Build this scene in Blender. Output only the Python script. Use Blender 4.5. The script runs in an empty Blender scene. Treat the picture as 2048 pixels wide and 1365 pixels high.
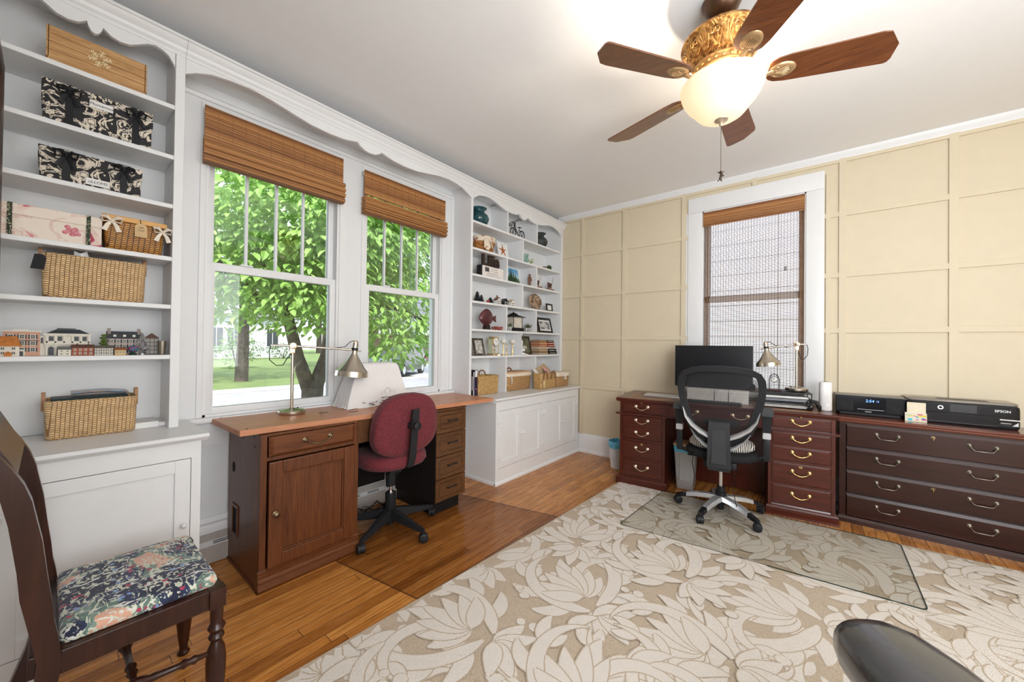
import bpy, bmesh, math, random
from mathutils import Matrix, Vector
PI = math.pi
S = bpy.context.scene
COL = S.collection

# ------------------------------------------------------------------ camera
cam_data = bpy.data.cameras.new('camera')
cam = bpy.data.objects.new('camera', cam_data)
COL.objects.link(cam)
S.camera = cam
FPX = 754.64
cam_data.sensor_width = 36.0
cam_data.lens = 36.0 * FPX / 2048
cam_data.clip_start = 0.02
cam_data.clip_end = 300
YAW, PITCH, ROLL = -0.682717, 0.00902, 0.012116
_f = Vector((math.cos(PITCH) * math.sin(YAW), math.cos(PITCH) * math.cos(YAW), math.sin(PITCH)))
_r = Vector((math.cos(YAW), -math.sin(YAW), 0))
_u = _r.cross(_f)
_c, _s = math.cos(ROLL), math.sin(ROLL)
_r2 = _c * _r + _s * _u
_u2 = -_s * _r + _c * _u
cam.matrix_world = Matrix(((_r2.x, _u2.x, -_f.x, 0), (_r2.y, _u2.y, -_f.y, 0), (_r2.z, _u2.z, -_f.z, 1.2), (0, 0, 0, 1)))

# ------------------------------------------------------------------ world, light, exposure
W = bpy.data.worlds.new('world')
S.world = W
W.use_nodes = True
nt = W.node_tree
nt.nodes.clear()
wo = nt.nodes.new('ShaderNodeOutputWorld')
wb = nt.nodes.new('ShaderNodeBackground')
tc = nt.nodes.new('ShaderNodeTexCoord')
sx = nt.nodes.new('ShaderNodeSeparateXYZ')
cr = nt.nodes.new('ShaderNodeValToRGB')
nz = nt.nodes.new('ShaderNodeTexNoise')
nz.inputs['Scale'].default_value = 3.0
nz.inputs['Detail'].default_value = 5
cl = nt.nodes.new('ShaderNodeValToRGB')
cl.color_ramp.elements[0].position = .42
cl.color_ramp.elements[1].position = .62
mx = nt.nodes.new('ShaderNodeMix')
mx.data_type = 'RGBA'
cr.color_ramp.elements[0].position = 0.0
cr.color_ramp.elements[0].color = (.80, .88, 1, 1)
cr.color_ramp.elements[1].position = .7
cr.color_ramp.elements[1].color = (.45, .66, 1, 1)
nt.links.new(tc.outputs['Generated'], sx.inputs[0])
nt.links.new(tc.outputs['Generated'], nz.inputs['Vector'])
nt.links.new(sx.outputs['Z'], cr.inputs[0])
nt.links.new(nz.outputs['Fac'], cl.inputs[0])
nt.links.new(cl.outputs[0], mx.inputs[0])
nt.links.new(cr.outputs[0], mx.inputs[6])
mx.inputs[7].default_value = (1, 1, 1, 1)
nt.links.new(mx.outputs[2], wb.inputs['Color'])
wb.inputs['Strength'].default_value = 1.7
nt.links.new(wb.outputs[0], wo.inputs[0])

sun_d = bpy.data.lights.new('sun', 'SUN')
sun_d.energy = 4.2
sun_d.angle = .06
sun_d.color = (1, .95, .86)
sun = bpy.data.objects.new('sun', sun_d)
COL.objects.link(sun)
sun.rotation_euler = Vector((-.62, .30, -.85)).to_track_quat('-Z', 'Y').to_euler()

def area(name, loc, direction, sx_, sy_, power, color):
    d = bpy.data.lights.new(name, 'AREA')
    d.shape = 'RECTANGLE'
    d.size, d.size_y = sx_, sy_
    d.energy, d.color = power, color
    o = bpy.data.objects.new(name, d)
    COL.objects.link(o)
    o.location = loc
    o.rotation_euler = Vector(direction).to_track_quat('-Z', 'Y').to_euler()
    return o
def portal(loc, direction, w, h):
    o = area('window_portal', loc, direction, w, h, 1, (1, 1, 1))
    o.data.cycles.is_portal = True
# added fill lamps on the unseen rear and right walls; portals at visible windows
area('fill_light_rear', (.75, -.15, 1.5), (-.1, 1, .04), 1.9, 1.6, 94, (.95, .975, 1))
area('fill_light_right', (1.88, .8, 1.55), (-1, 0, -.02), 2.2, 1.5, 36, (.95, .975, 1))
portal((-2.73, .895, 1.60), (1, 0, 0), .72, 1.65)
portal((-2.73, 1.81, 1.60), (1, 0, 0), .72, 1.65)
portal((-.46, 3.97, 1.62), (0, -1, 0), .76, 1.65)

S.view_settings.view_transform = 'Standard'
S.view_settings.look = 'None'
S.view_settings.gamma = 1
S.view_settings.use_curve_mapping = False
S.view_settings.exposure = 0.66
S.cycles.use_denoising = True
S.cycles.max_bounces = 8
S.cycles.diffuse_bounces = 5
S.cycles.glossy_bounces = 4
S.cycles.transmission_bounces = 6
S.cycles.transparent_max_bounces = 16
S.cycles.caustics_reflective = False
S.cycles.caustics_refractive = False
S.cycles.sample_clamp_indirect = 4

# ------------------------------------------------------------------ materials
MATS = {}
def srgb(r, g, b):
    f = lambda c: c / 12.92 if c <= .04045 else ((c + .055) / 1.055) ** 2.4
    return (f(r / 255), f(g / 255), f(b / 255), 1)

class N:
    """small helper around a material's node tree"""
    def __init__(s, name):
        s.m = bpy.data.materials.new(name)
        s.m.use_nodes = True
        s.t = s.m.node_tree
        s.b = s.t.nodes['Principled BSDF']
        s.tc = None
    def n(s, typ, **k):
        x = s.t.nodes.new('ShaderNode' + typ)
        for a, v in k.items():
            if a in x.inputs: x.inputs[a].default_value = v
            else: setattr(x, a, v)
        return x
    def l(s, a, b): s.t.links.new(a, b)
    def obj(s):
        if not s.tc: s.tc = s.n('TexCoord')
        return s.tc.outputs['Object']
    def mapping(s, sc, rot=(0, 0, 0), src=None):
        mp = s.n('Mapping')
        mp.inputs['Scale'].default_value = sc
        mp.inputs['Rotation'].default_value = rot
        s.l(src or s.obj(), mp.inputs[0])
        return mp.outputs[0]
    def math(s, op, a, b=None):
        x = s.n('Math', operation=op)
        for i, v in enumerate((a, b)):
            if v is None: continue
            if isinstance(v, (int, float)): x.inputs[i].default_value = v
            else: s.l(v, x.inputs[i])
        return x.outputs[0]
    def ramp(s, fac, stops, interp='LINEAR'):
        r = s.n('ValToRGB')
        r.color_ramp.interpolation = interp
        e = r.color_ramp.elements
        while len(e) < len(stops): e.new(.5)
        for el, (p, c) in zip(e, stops):
            el.position = p
            el.color = c if len(c) == 4 else (*c, 1)
        s.l(fac, r.inputs[0])
        return r.outputs[0]
    def mix(s, fac, a, b, typ='MIX'):
        x = s.n('Mix', data_type='RGBA', blend_type=typ)
        for i, v in ((0, fac), (6, a), (7, b)):
            if isinstance(v, (int, float)): x.inputs[i].default_value = v
            elif isinstance(v, tuple): x.inputs[i].default_value = v
            else: s.l(v, x.inputs[i])
        return x.outputs[2]
    def noise(s, vec, scale, detail=3, dist=0, rough=.5):
        x = s.n('TexNoise', Scale=scale, Detail=detail, Distortion=dist, Roughness=rough)
        s.l(vec, x.inputs['Vector'])
        return x.outputs['Fac']
    def bump(s, h, strength=.3, dist=.002):
        x = s.n('Bump', Strength=strength, Distance=dist)
        s.l(h, x.inputs['Height'])
        s.l(x.outputs[0], s.b.inputs['Normal'])
    def set(s, **k):
        for a, v in k.items():
            a = a.replace('_', ' ')
            if isinstance(v, (int, float, tuple)): s.b.inputs[a].default_value = v
            else: s.l(v, s.b.inputs[a])
        return s.m

def plain(name, c, rough=.5, metal=0, var=.06, vs=14, coat=0, bump=0, bs=200, spec=.5, sheen=0):
    """a colour with a faint mottling (and a fine bump) so that no surface is dead flat"""
    if name in MATS: return MATS[name]
    if max(c[:3]) < .06 and spec == .5: spec = .22
    k = N(name)
    f = k.noise(k.obj(), vs, 4)
    lo = tuple(max(0, x * (1 - var)) for x in c[:3]) + (1,)
    hi = tuple(min(1, x * (1 + var)) for x in c[:3]) + (1,)
    k.set(Base_Color=k.ramp(f, [(.3, lo), (.7, hi)]), Roughness=rough, Metallic=metal, Coat_Weight=coat)
    k.b.inputs['Specular IOR Level'].default_value = spec
    k.b.inputs['Coat Roughness'].default_value = .12
    if sheen: k.b.inputs['Sheen Weight'].default_value = sheen
    if bump: k.bump(k.noise(k.obj(), bs, 2), bump, .001)
    MATS[name] = k.m
    return k.m

def wood(name, dark, mid, light, axis='x', scale=1.0, rough=.3, coat=.3, stretch=14, spec=.5):
    if name in MATS: return MATS[name]
    k = N(name)
    sc = {'x': (1, stretch, stretch), 'y': (stretch, 1, stretch), 'z': (stretch, stretch, 1)}[axis]
    v = k.mapping(tuple(a * scale for a in sc))
    a = k.noise(v, 2.2, 6, 1.2, .6)
    b = k.noise(v, 9, 4, .3)
    f = k.math('ADD', k.math('MULTIPLY', a, .75), k.math('MULTIPLY', b, .25))
    k.set(Base_Color=k.ramp(f, [(.32, dark), (.5, mid), (.68, light)]), Roughness=rough, Coat_Weight=coat)
    k.b.inputs['Coat Roughness'].default_value = .15
    k.b.inputs['Specular IOR Level'].default_value = spec
    k.bump(b, .08, .001)
    MATS[name] = k.m
    return k.m

def weave(name, c1, c2, gap, bw, bh, rough=.7, sq=.12):
    """interlaced strands, laid out along the side of the piece and up it"""
    if name in MATS: return MATS[name]
    k = N(name)
    sp = k.n('SeparateXYZ'); k.l(k.obj(), sp.inputs[0])
    cb = k.n('CombineXYZ')
    k.l(k.math('ADD', sp.outputs[0], sp.outputs[1]), cb.inputs[1]); k.l(sp.outputs[2], cb.inputs[0])
    br = k.n('TexBrick', Scale=1.0)
    br.inputs['Brick Width'].default_value = bh
    br.inputs['Row Height'].default_value = bw
    br.inputs['Mortar Size'].default_value = bh * sq
    br.inputs['Mortar Smooth'].default_value = .6
    br.inputs['Color1'].default_value = c1
    br.inputs['Color2'].default_value = c2
    br.inputs['Mortar'].default_value = gap
    k.l(cb.outputs[0], br.inputs['Vector'])
    n = k.noise(k.obj(), 40, 3)
    k.set(Base_Color=k.mix(1.0, br.outputs['Color'], k.ramp(n, [(.3, (.78, .78, .78, 1)), (.7, (1.1, 1.1, 1.1, 1))]), 'MULTIPLY'), Roughness=rough)
    inv = k.math('SUBTRACT', 1.0, br.outputs['Fac'])
    k.bump(inv, .9, bh * .35)
    MATS[name] = k.m
    return k.m

WHITE = plain('white_paint', (.77, .775, .78), .38, var=.012, spec=.4)
WALLW = plain('white_wall_paint', (.75, .76, .77), .55, var=.012)
CEIL = plain('ceiling_paint', (.87, .87, .875), .9, var=.008)
YELLOW = plain('yellow_wall_paint', (.66, .575, .42), .6, var=.015)
BLACK = plain('black_plastic', (.018, .018, .02), .42)
BLACKG = plain('black_gloss_plastic', (.012, .012, .014), .12, coat=.3)
BLACKM = plain('black_matte_metal', (.02, .02, .022), .45)
NICKEL = plain('brushed_nickel', (.62, .56, .47), .26, 1, .05)
STEEL = plain('brushed_steel', (.70, .70, .71), .22, 1, .04)
SILVER = plain('silver_paint', (.62, .63, .65), .28, .65, .03)
BRASS = plain('polished_brass', (.78, .55, .22), .22, 1, .05)
BRASSP = plain('pale_brass', (.80, .66, .48), .25, 1, .05)
ABRASS = plain('antique_brass', (.17, .125, .075), .36, 1, .12)
PAPER = plain('white_paper', (.80, .79, .77), .7, var=.03)
CHERRY = wood('cherry_wood', (.060, .016, .0048, 1), (.112, .033, .0098, 1), (.158, .05, .0145, 1), 'z', 1.6, .36, .08, 14, .35)
CHERRYX = wood('cherry_wood_across', (.072, .019, .0056, 1), (.125, .038, .011, 1), (.172, .056, .016, 1), 'x', 1.6, .36, .08, 14, .35)
TOPWOOD = wood('worktop_wood', (.34, .125, .05, 1), (.40, .16, .07, 1), (.45, .19, .085, 1), 'x', 1.0, .2, .45)
MAHOG = wood('mahogany', (.045, .009, .005, 1), (.072, .0135, .007, 1), (.105, .020, .0095, 1), 'x', 1.2, .28, .15, 14, .4)
MAHOGV = wood('mahogany_upright', (.045, .009, .005, 1), (.072, .0135, .007, 1), (.10, .019, .009, 1), 'z', 1.2, .28, .15, 14, .4)
FILEW = wood('dark_mahogany', (.018, .0044, .0026, 1), (.030, .0074, .004, 1), (.044, .011, .006, 1), 'x', 1.1, .28, .12, 14, .38)
WALNUT = wood('walnut_veneer', (.055, .022, .008, 1), (.105, .044, .017, 1), (.155, .07, .028, 1), 'x', 2.2, .35, .15)
CHAIRW = wood('dark_chair_wood', (.020, .0052, .0026, 1), (.032, .0085, .004, 1), (.05, .014, .006, 1), 'z', 1.4, .3, .12, 14, .35)
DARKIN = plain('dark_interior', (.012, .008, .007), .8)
SEAGRASS = weave('seagrass', (.86, .61, .34, 1), (.74, .49, .24, 1), (.30, .16, .06, 1), .0125, .0088, .7, .16)
WICKER = weave('honey_wicker', (.66, .32, .06, 1), (.54, .24, .04, 1), (.10, .032, .007, 1), .018, .0085, .5, .22)
RATTAN = weave('tan_rattan', (.66, .40, .18, 1), (.56, .32, .13, 1), (.22, .10, .035, 1), .016, .0085, .65, .16)

# ------------------------------------------------------------------ mesh helpers
def sgn(v): return (v > 0) - (v < 0)
class B:
    """collects shapes (all with outward faces) and links them as one mesh object"""
    def __init__(s):
        s.v, s.f, s.mi, s.cur, s.M = [], [], [], 0, None
    def add(s, vs, fs):
        o = len(s.v)
        if s.M is not None: vs = [s.M @ Vector(p) for p in vs]
        s.v += [tuple(p) for p in vs]
        s.f += [tuple(i + o for i in f) for f in fs]
        s.mi += [s.cur] * len(fs)
        return s
    def mat(s, i): s.cur = i; return s
    def tr(s, M): s.M = M; return s
    def box(s, x0, x1, y0, y1, z0, z1, bev=0.0):
        if x0 > x1: x0, x1 = x1, x0
        if y0 > y1: y0, y1 = y1, y0
        if z0 > z1: z0, z1 = z1, z0
        if bev <= 0:
            vs = [(x, y, z) for z in (z0, z1) for y in (y0, y1) for x in (x0, x1)]
            return s.add(vs, [(0, 2, 3, 1), (4, 5, 7, 6), (0, 1, 5, 4), (2, 6, 7, 3), (0, 4, 6, 2), (1, 3, 7, 5)])
        bev = min(bev, (x1 - x0) * .49, (y1 - y0) * .49, (z1 - z0) * .49)
        bm = bmesh.new()
        bmesh.ops.create_cube(bm, size=1)
        for v in bm.verts:
            v.co = ((x0 + x1) / 2 + v.co.x * (x1 - x0), (y0 + y1) / 2 + v.co.y * (y1 - y0), (z0 + z1) / 2 + v.co.z * (z1 - z0))
        bmesh.ops.bevel(bm, geom=bm.edges[:], offset=bev, segments=2, affect='EDGES', profile=.6)
        bm.verts.index_update()
        s.add([v.co.copy() for v in bm.verts], [tuple(v.index for v in f.verts) for f in bm.faces])
        bm.free()
        return s
    def lathe(s, prof, c=(0, 0, 0), n=24, ax='z', ell=(1, 1), cap=True):
        vs, fs = [], []
        for r, z in prof:
            for i in range(n):
                a = 2 * PI * i / n
                p = (r * math.cos(a) * ell[0], r * math.sin(a) * ell[1], z)
                if ax == 'x': p = (p[2], p[0], p[1])
                elif ax == 'y': p = (p[1], p[2], p[0])
                vs.append((c[0] + p[0], c[1] + p[1], c[2] + p[2]))
        for k in range(len(prof) - 1):
            for i in range(n):
                j = (i + 1) % n
                fs.append((k * n + i, k * n + j, (k + 1) * n + j, (k + 1) * n + i))
        if cap: fs += [tuple(range(n))[::-1], tuple((len(prof) - 1) * n + i for i in range(n))]
        return s.add(vs, fs)
    def cyl(s, p0, p1, r0, r1=None, n=14): return s.tube([p0, p1], [r0, r0 if r1 is None else r1], n)
    def tube(s, pts, r, n=8, flat=None):
        pts = [Vector(p) for p in pts]
        rs = r if isinstance(r, (list, tuple)) else [r] * len(pts)
        vs, fs = [], []
        up = None
        for i, p in enumerate(pts):
            d = (pts[min(i + 1, len(pts) - 1)] - pts[max(i - 1, 0)])
            d = d.normalized() if d.length > 1e-9 else Vector((0, 0, 1))
            if up is None:
                up = Vector((0, 0, 1)) if abs(d.z) < .9 else Vector((1, 0, 0))
            a = d.cross(up)
            if a.length < 1e-6: a = d.orthogonal()
            a.normalize()
            up = a.cross(d).normalized()
            fx, fy = flat or (1, 1)
            for j in range(n):
                t = 2 * PI * j / n
                vs.append(p + (a * math.cos(t) * fx + up * math.sin(t) * fy) * rs[i])
        for k in range(len(pts) - 1):
            for i in range(n):
                j = (i + 1) % n
                fs.append((k * n + i, k * n + j, (k + 1) * n + j, (k + 1) * n + i))
        fs.append(tuple(range(n))[::-1])
        fs.append(tuple((len(pts) - 1) * n + i for i in range(n)))
        return s.add(vs, fs)
    def prism(s, poly, ax, a, b):
        """a 2D outline pushed along an axis: 'x' takes (y,z), 'y' takes (x,z), 'z' takes (x,y)"""
        P = {'x': lambda p, t: (t, p[0], p[1]), 'y': lambda p, t: (p[0], t, p[1]), 'z': lambda p, t: (p[0], p[1], t)}[ax]
        n = len(poly)
        vs = [P(p, a) for p in poly] + [P(p, b) for p in poly]
        fs = [tuple(range(n))[::-1], tuple(range(n, 2 * n))] + [(i, (i + 1) % n, n + (i + 1) % n, n + i) for i in range(n)]
        return s.add(vs, fs)
    def ball(s, c, r, sc=(1, 1, 1), nu=14, nv=9):
        prof = [(max(1e-4, math.sin(PI * i / nv)) * r, -math.cos(PI * i / nv) * r * sc[2]) for i in range(nv + 1)]
        return s.lathe(prof, c, nu, 'z', (sc[0], sc[1]))
    def loft(s, rings, cap=True):
        n = len(rings[0]); vs = [p for r in rings for p in r]; fs = []
        for k in range(len(rings) - 1):
            for i in range(n):
                j = (i + 1) % n
                fs.append((k * n + i, k * n + j, (k + 1) * n + j, (k + 1) * n + i))
        if cap:
            fs.append(tuple(range(n))[::-1]); fs.append(tuple((len(rings) - 1) * n + i for i in range(n)))
        return s.add(vs, fs)
    def text(s, txt, size, M, depth=.0006, align='CENTER', shear=0, bold=0):
        cu = bpy.data.curves.new('t', 'FONT')
        cu.body, cu.size, cu.extrude, cu.align_x, cu.align_y, cu.shear = txt, size, depth, align, 'CENTER', shear
        cu.offset = bold
        cu.resolution_u = 3
        ob = bpy.data.objects.new('t', cu)
        COL.objects.link(ob)
        dg = bpy.context.evaluated_depsgraph_get()
        me = bpy.data.meshes.new_from_object(ob.evaluated_get(dg))
        bpy.data.objects.remove(ob); bpy.data.curves.remove(cu)
        s.add([M @ v.co for v in me.vertices], [tuple(p.vertices) for p in me.polygons])
        bpy.data.meshes.remove(me)
        return s
    def build(s, name, mats, parent=None, smooth=35, loc=None, rot=None):
        me = bpy.data.meshes.new(name)
        me.from_pydata(s.v, [], s.f)
        for m in (mats if isinstance(mats, (list, tuple)) else [mats]): me.materials.append(m)
        me.polygons.foreach_set('material_index', s.mi)
        bm = bmesh.new(); bm.from_mesh(me)
        bmesh.ops.recalc_face_normals(bm, faces=bm.faces[:])
        bm.to_mesh(me); bm.free()
        if smooth:
            me.polygons.foreach_set('use_smooth', [True] * len(me.polygons))
            me.set_sharp_from_angle(angle=math.radians(smooth))
        me.update()
        o = bpy.data.objects.new(name, me)
        COL.objects.link(o)
        if parent is not None: o.parent = parent
        if loc is not None: o.location = loc
        if rot is not None: o.rotation_euler = rot
        return o

def tag(o, label=None, cat=None, group=None, kind=None):
    if label: o['label'] = label
    if cat: o['category'] = cat
    if group: o['group'] = group
    if kind: o['kind'] = kind
    return o
def thing(name, label, cat, loc=(0, 0, 0), rz=0, group=None, kind=None):
    o = bpy.data.objects.new(name, None)
    o.empty_display_size = .05
    COL.objects.link(o)
    o.location = loc
    o.rotation_euler = (0, 0, rz)
    return tag(o, label, cat, group, kind)
def copy_tree(o, parent=None):
    c = o.copy(); COL.objects.link(c)
    if parent is not None: c.parent = parent
    for ch in [x for x in COL.objects if x.parent == o and x.name != c.name]: copy_tree(ch, c)
    return c
def part(name, b, m, parent, **k):
    lab = k.pop('label', None)
    o = b.build(name, m, parent, **k)
    if lab: o['label'] = lab
    return o
R90 = PI / 2
FR = Matrix.Rotation(R90, 4, 'X')          # lays writing upright, facing -y
def at(x, y, z, M=FR): return Matrix.Translation((x, y, z)) @ M
rnd = random.Random(7)

# ================================================================== ROOM
def floor_mat():
    k = N('oak_strip_floor')
    sp = k.n('SeparateXYZ'); k.l(k.obj(), sp.inputs[0])
    bw = .058
    col = k.math('FLOOR', k.math('DIVIDE', sp.outputs[0], bw))
    w1 = k.n('TexWhiteNoise', noise_dimensions='1D'); k.l(col, w1.inputs['W'])
    yy = k.math('ADD', k.math('DIVIDE', sp.outputs[1], 1.15), k.math('MULTIPLY', w1.outputs['Value'], 7.3))
    row = k.math('FLOOR', yy)
    cb = k.n('CombineXYZ'); k.l(col, cb.inputs[0]); k.l(row, cb.inputs[1])
    w2 = k.n('TexWhiteNoise', noise_dimensions='2D'); k.l(cb.outputs[0], w2.inputs['Vector'])
    # grain, shifted from board to board
    off = k.n('CombineXYZ'); k.l(k.math('MULTIPLY', w2.outputs['Value'], 40), off.inputs[0]); k.l(k.math('MULTIPLY', w2.outputs['Value'], 17), off.inputs[1])
    ad = k.n('VectorMath', operation='ADD'); k.l(k.obj(), ad.inputs[0]); k.l(off.outputs[0], ad.inputs[1])
    v = k.mapping((26, 1.6, 1), src=ad.outputs[0])
    g = k.noise(v, 1.6, 6, 1.5, .6)
    grain = k.ramp(g, [(.28, (.33, .115, .022, 1)), (.5, (.55, .215, .045, 1)), (.72, (.70, .33, .09, 1))])
    tint = k.ramp(w2.outputs['Value'], [(0, (.62, .56, .50, 1)), (.5, (.92, .92, .92, 1)), (1, (1.0, 1.05, 1.1, 1))])
    c = k.mix(1.0, grain, tint, 'MULTIPLY')
    fx = k.math('FRACT', k.math('DIVIDE', sp.outputs[0], bw)); fy = k.math('FRACT', yy)
    gx = k.math('MINIMUM', fx, k.math('SUBTRACT', 1.0, fx))
    gy = k.math('MULTIPLY', k.math('MINIMUM', fy, k.math('SUBTRACT', 1.0, fy)), 20.0)
    gap = k.math('LESS_THAN', k.math('MINIMUM', gx, gy), .022)
    c = k.mix(gap, c, (.05, .015, .005, 1))
    k.set(Base_Color=c, Roughness=k.ramp(g, [(.3, (.22,) * 3), (.7, (.32,) * 3)]), Coat_Weight=.12)
    k.b.inputs['Specular IOR Level'].default_value = .35
    k.b.inputs['Coat Roughness'].default_value = .18
    k.bump(k.math('SUBTRACT', 1.0, gap), .3, .001)
    return k.m

b = B(); b.box(-2.8, 2.0, -.31, 4.0, -.06, 0)
tag(b.build('floor', floor_mat(), smooth=0), kind='structure')
CZ = 2.705
b = B(); b.box(-2.8, 2.0, -.31, 4.0, CZ, CZ + .1)
tag(b.build('ceiling', CEIL, smooth=0), kind='structure')

# ---- back wall: yellow board and batten with one window opening
YB = 3.829
b = B()
WX0, WX1, WZ0, WZ1 = -.845, -.080, .80, 2.455
b.box(-2.8, WX0, YB, 3.96, 0, CZ); b.box(WX1, 2.0, YB, 3.96, 0, CZ)
b.box(WX0, WX1, YB, 3.96, 0, WZ0); b.box(WX0, WX1, YB, 3.96, WZ1, CZ)
wall_back = tag(b.build('wall_back', YELLOW, smooth=0), kind='structure')
b = B()
T = .014
for x0, x1 in ((-2.105, -2.073), (-1.615, -1.575), (-1.025, -.985), (.117, .158), (.678, .722), (1.24, 1.284)):
    b.box(x0, x1, YB - T, YB + .01, .2, 2.66, .0008)
for x0, x1 in ((.040, .068),): b.box(x0, x1, YB - T, YB + .01, .2, 2.56, .0008)
b.box(-.452, -.412, YB - T, YB + .01, 2.595, 2.66, .0008)
for z in (2.213, 1.745): b.box(-2.345, -.95, YB - T + .001, YB + .01, z, z + .037, .0008); b.box(.03, 2.0, YB - T + .001, YB + .01, z, z + .037, .0008)
b.box(-2.345, -.95, YB - T + .001, YB + .01, 1.262, 1.300, .0008); b.box(.03, 2.0, YB - T + .001, YB + .01, 1.318, 1.356, .0008)
b.box(-2.10, -.95, YB - T + .001, YB + .01, .717, .757, .0008)
b.box(-2.345, 2.0, YB - T + .001, YB + .01, 2.628, 2.66, .0008)
part('batten', b, YELLOW, wall_back, smooth=0)
b = B()
b.prism([(YB + .005, 2.65), (YB - .012, 2.65), (YB - .016, 2.665), (YB - .034, 2.683), (YB - .038, CZ), (YB + .005, CZ)], 'x', -2.40, 2.0)
tag(b.build('trim_1', WHITE), kind='structure')
b = B()
b.prism([(YB + .005, 0), (YB - .03, 0), (YB - .03, .022), (YB - .018, .03), (YB - .018, .165), (YB - .014, .19), (YB - .006, .205), (YB + .005, .21)], 'x', -2.3, 2.0)
tag(b.build('baseboard_back', WHITE), kind='structure')

# ---- window wall with two openings in the alcove
XW = -2.58
WY = ((.53, 1.258), (1.452, 2.168))
SZ0, SZ1 = .785, 2.43
b = B()
for y0, y1 in ((-.31, WY[0][0]), (WY[0][1], WY[1][0]), (WY[1][1], 4.0)): b.box(XW - .14, XW, y0, y1, 0, CZ)
for y0, y1 in WY: b.box(XW - .14, XW, y0, y1, 0, SZ0); b.box(XW - .14, XW, y0, y1, SZ1, CZ)
tag(b.build('wall_left', WALLW, smooth=0), kind='structure')
# unseen walls that close the room
b = B(); b.box(-2.8, 2.0, -.31, -.17, 0, CZ)
tag(b.build('wall_front', WALLW, smooth=0), kind='structure')
b = B(); b.box(1.93, 2.07, -.31, 4.0, 0, CZ)
tag(b.build('wall_right', YELLOW, smooth=0), kind='structure')
b = B()
b.prism([(XW - .01, .155), (XW + .022, .155), (XW + .022, .185), (XW + .016, .2), (XW + .022, .215), (XW + .014, .24), (XW - .01, .25)], 'y', .40, 2.30)
tag(b.build('baseboard_left', WHITE), kind='structure')

def glass_mat():
    k = N('window_glass')
    tr = k.n('BsdfTransparent'); gl = k.n('BsdfGlossy', Roughness=.02)
    tr.inputs[0].default_value = (.97, .98, .98, 1)
    fr = k.n('Fresnel', IOR=1.5)
    ms = k.n('MixShader')
    k.l(fr.outputs[0], ms.inputs[0]); k.l(tr.outputs[0], ms.inputs[1]); k.l(gl.outputs[0], ms.inputs[2])
    k.l(ms.outputs[0], k.t.nodes['Material Output'].inputs[0])
    return k.m
GLASS = glass_mat()

def sash_window(n, y0, y1):
    root = tag(thing('window_%d' % n, None, None, (0, 0, 0)), kind='structure')
    g = .001
    b = B()      # casing boards, jamb lining, stool and apron
    b.box(XW, XW + .008, y0 - .028, y0 - .004, SZ0, SZ1 + .06, .002); b.box(XW, XW + .008, y1 + .004, y1 + .045, SZ0, SZ1 + .06, .002)
    b.box(XW, XW + .0075, y0 - .0045, y1 + .0045, SZ1 + .01, SZ1 + .06, .002)
    part('casing', b, WHITE, root, smooth=0)
    b = B()
    b.box(XW - .135, XW + .002, y0 - g, y0 + .012, SZ0, SZ1); b.box(XW - .135, XW + .002, y1 - .012, y1 + g, SZ0, SZ1)
    b.box(XW - .135, XW + .002, y0, y1, SZ1 - .012, SZ1); b.box(XW - .135, XW + .002, y0, y1, SZ0 - .004, SZ0 + .012)
    part('jamb', b, WHITE, root, smooth=0)
    a, c = y0 + .012, y1 - .012
    # lower sash in front
    X1, X0 = XW - .012, XW - .048
    b = B()
    b.box(X0, X1, a, a + .036, .797, 1.632, .003); b.box(X0, X1, c - .036, c, .797, 1.632, .003)
    b.box(X0, X1, a + .03, c - .03, .797, .832, .003); b.box(X0, X1, a + .03, c - .03, 1.588, 1.634, .003)
    b.box(X1 - .005, X1 + .012, (a + c) / 2 - .20, (a + c) / 2 - .14, 1.634, 1.642)
    sash = part('lower_sash', b, WHITE, root)
    b = B(); b.box(X0 + .004, X0 + .008, a + .03, c - .03, .825, 1.592)
    part('pane', b, GLASS, sash, smooth=0)
    X1, X0 = XW - .052, XW - .088
    b = B()
    b.box(X0, X1, a, a + .036, 1.60, SZ1 - .012, .003); b.box(X0, X1, c - .036, c, 1.60, SZ1 - .012, .003)
    b.box(X0, X1, a + .03, c - .03, 1.60, 1.632, .003); b.box(X0, X1, a + .03, c - .03, SZ1 - .05, SZ1 - .012, .003)
    for q in (1, 2, 3):
        yy = a + .036 + (c - a - .072) * q / 4
        b.box(X0 + .008, X0 + .026, yy - .007, yy + .007, 1.63, SZ1 - .045)
    sash = part('upper_sash', b, WHITE, root)
    b = B(); b.box(X0 + .014, X0 + .018, a + .03, c - .03, 1.62, SZ1 - .04)
    part('pane', b, GLASS, sash, smooth=0)
    return root
sash_window(1, *WY[0])
sash_window(2, *WY[1])
# stool and apron that run below both windows, and the panel moulding of the alcove
b = B()
b.box(XW, XW + .05, .41, 2.30, .758, .785, .006); b.box(XW, XW + .012, .41, 2.30, .63, .758, .002)
tag(b.build('trim_2', WHITE), kind='structure')
b = B()
b.prism([(XW, 2.50), (XW + .012, 2.503), (XW + .02, 2.52), (XW, 2.535)], 'y', .40, 2.30)
b.prism([(XW, 2.30), (XW + .02, 2.30), (XW + .02, 2.288), (XW + .008, 2.276), (XW, 2.276)], 'z', .79, 2.50)
tag(b.build('trim_3', WHITE), kind='structure')

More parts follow.
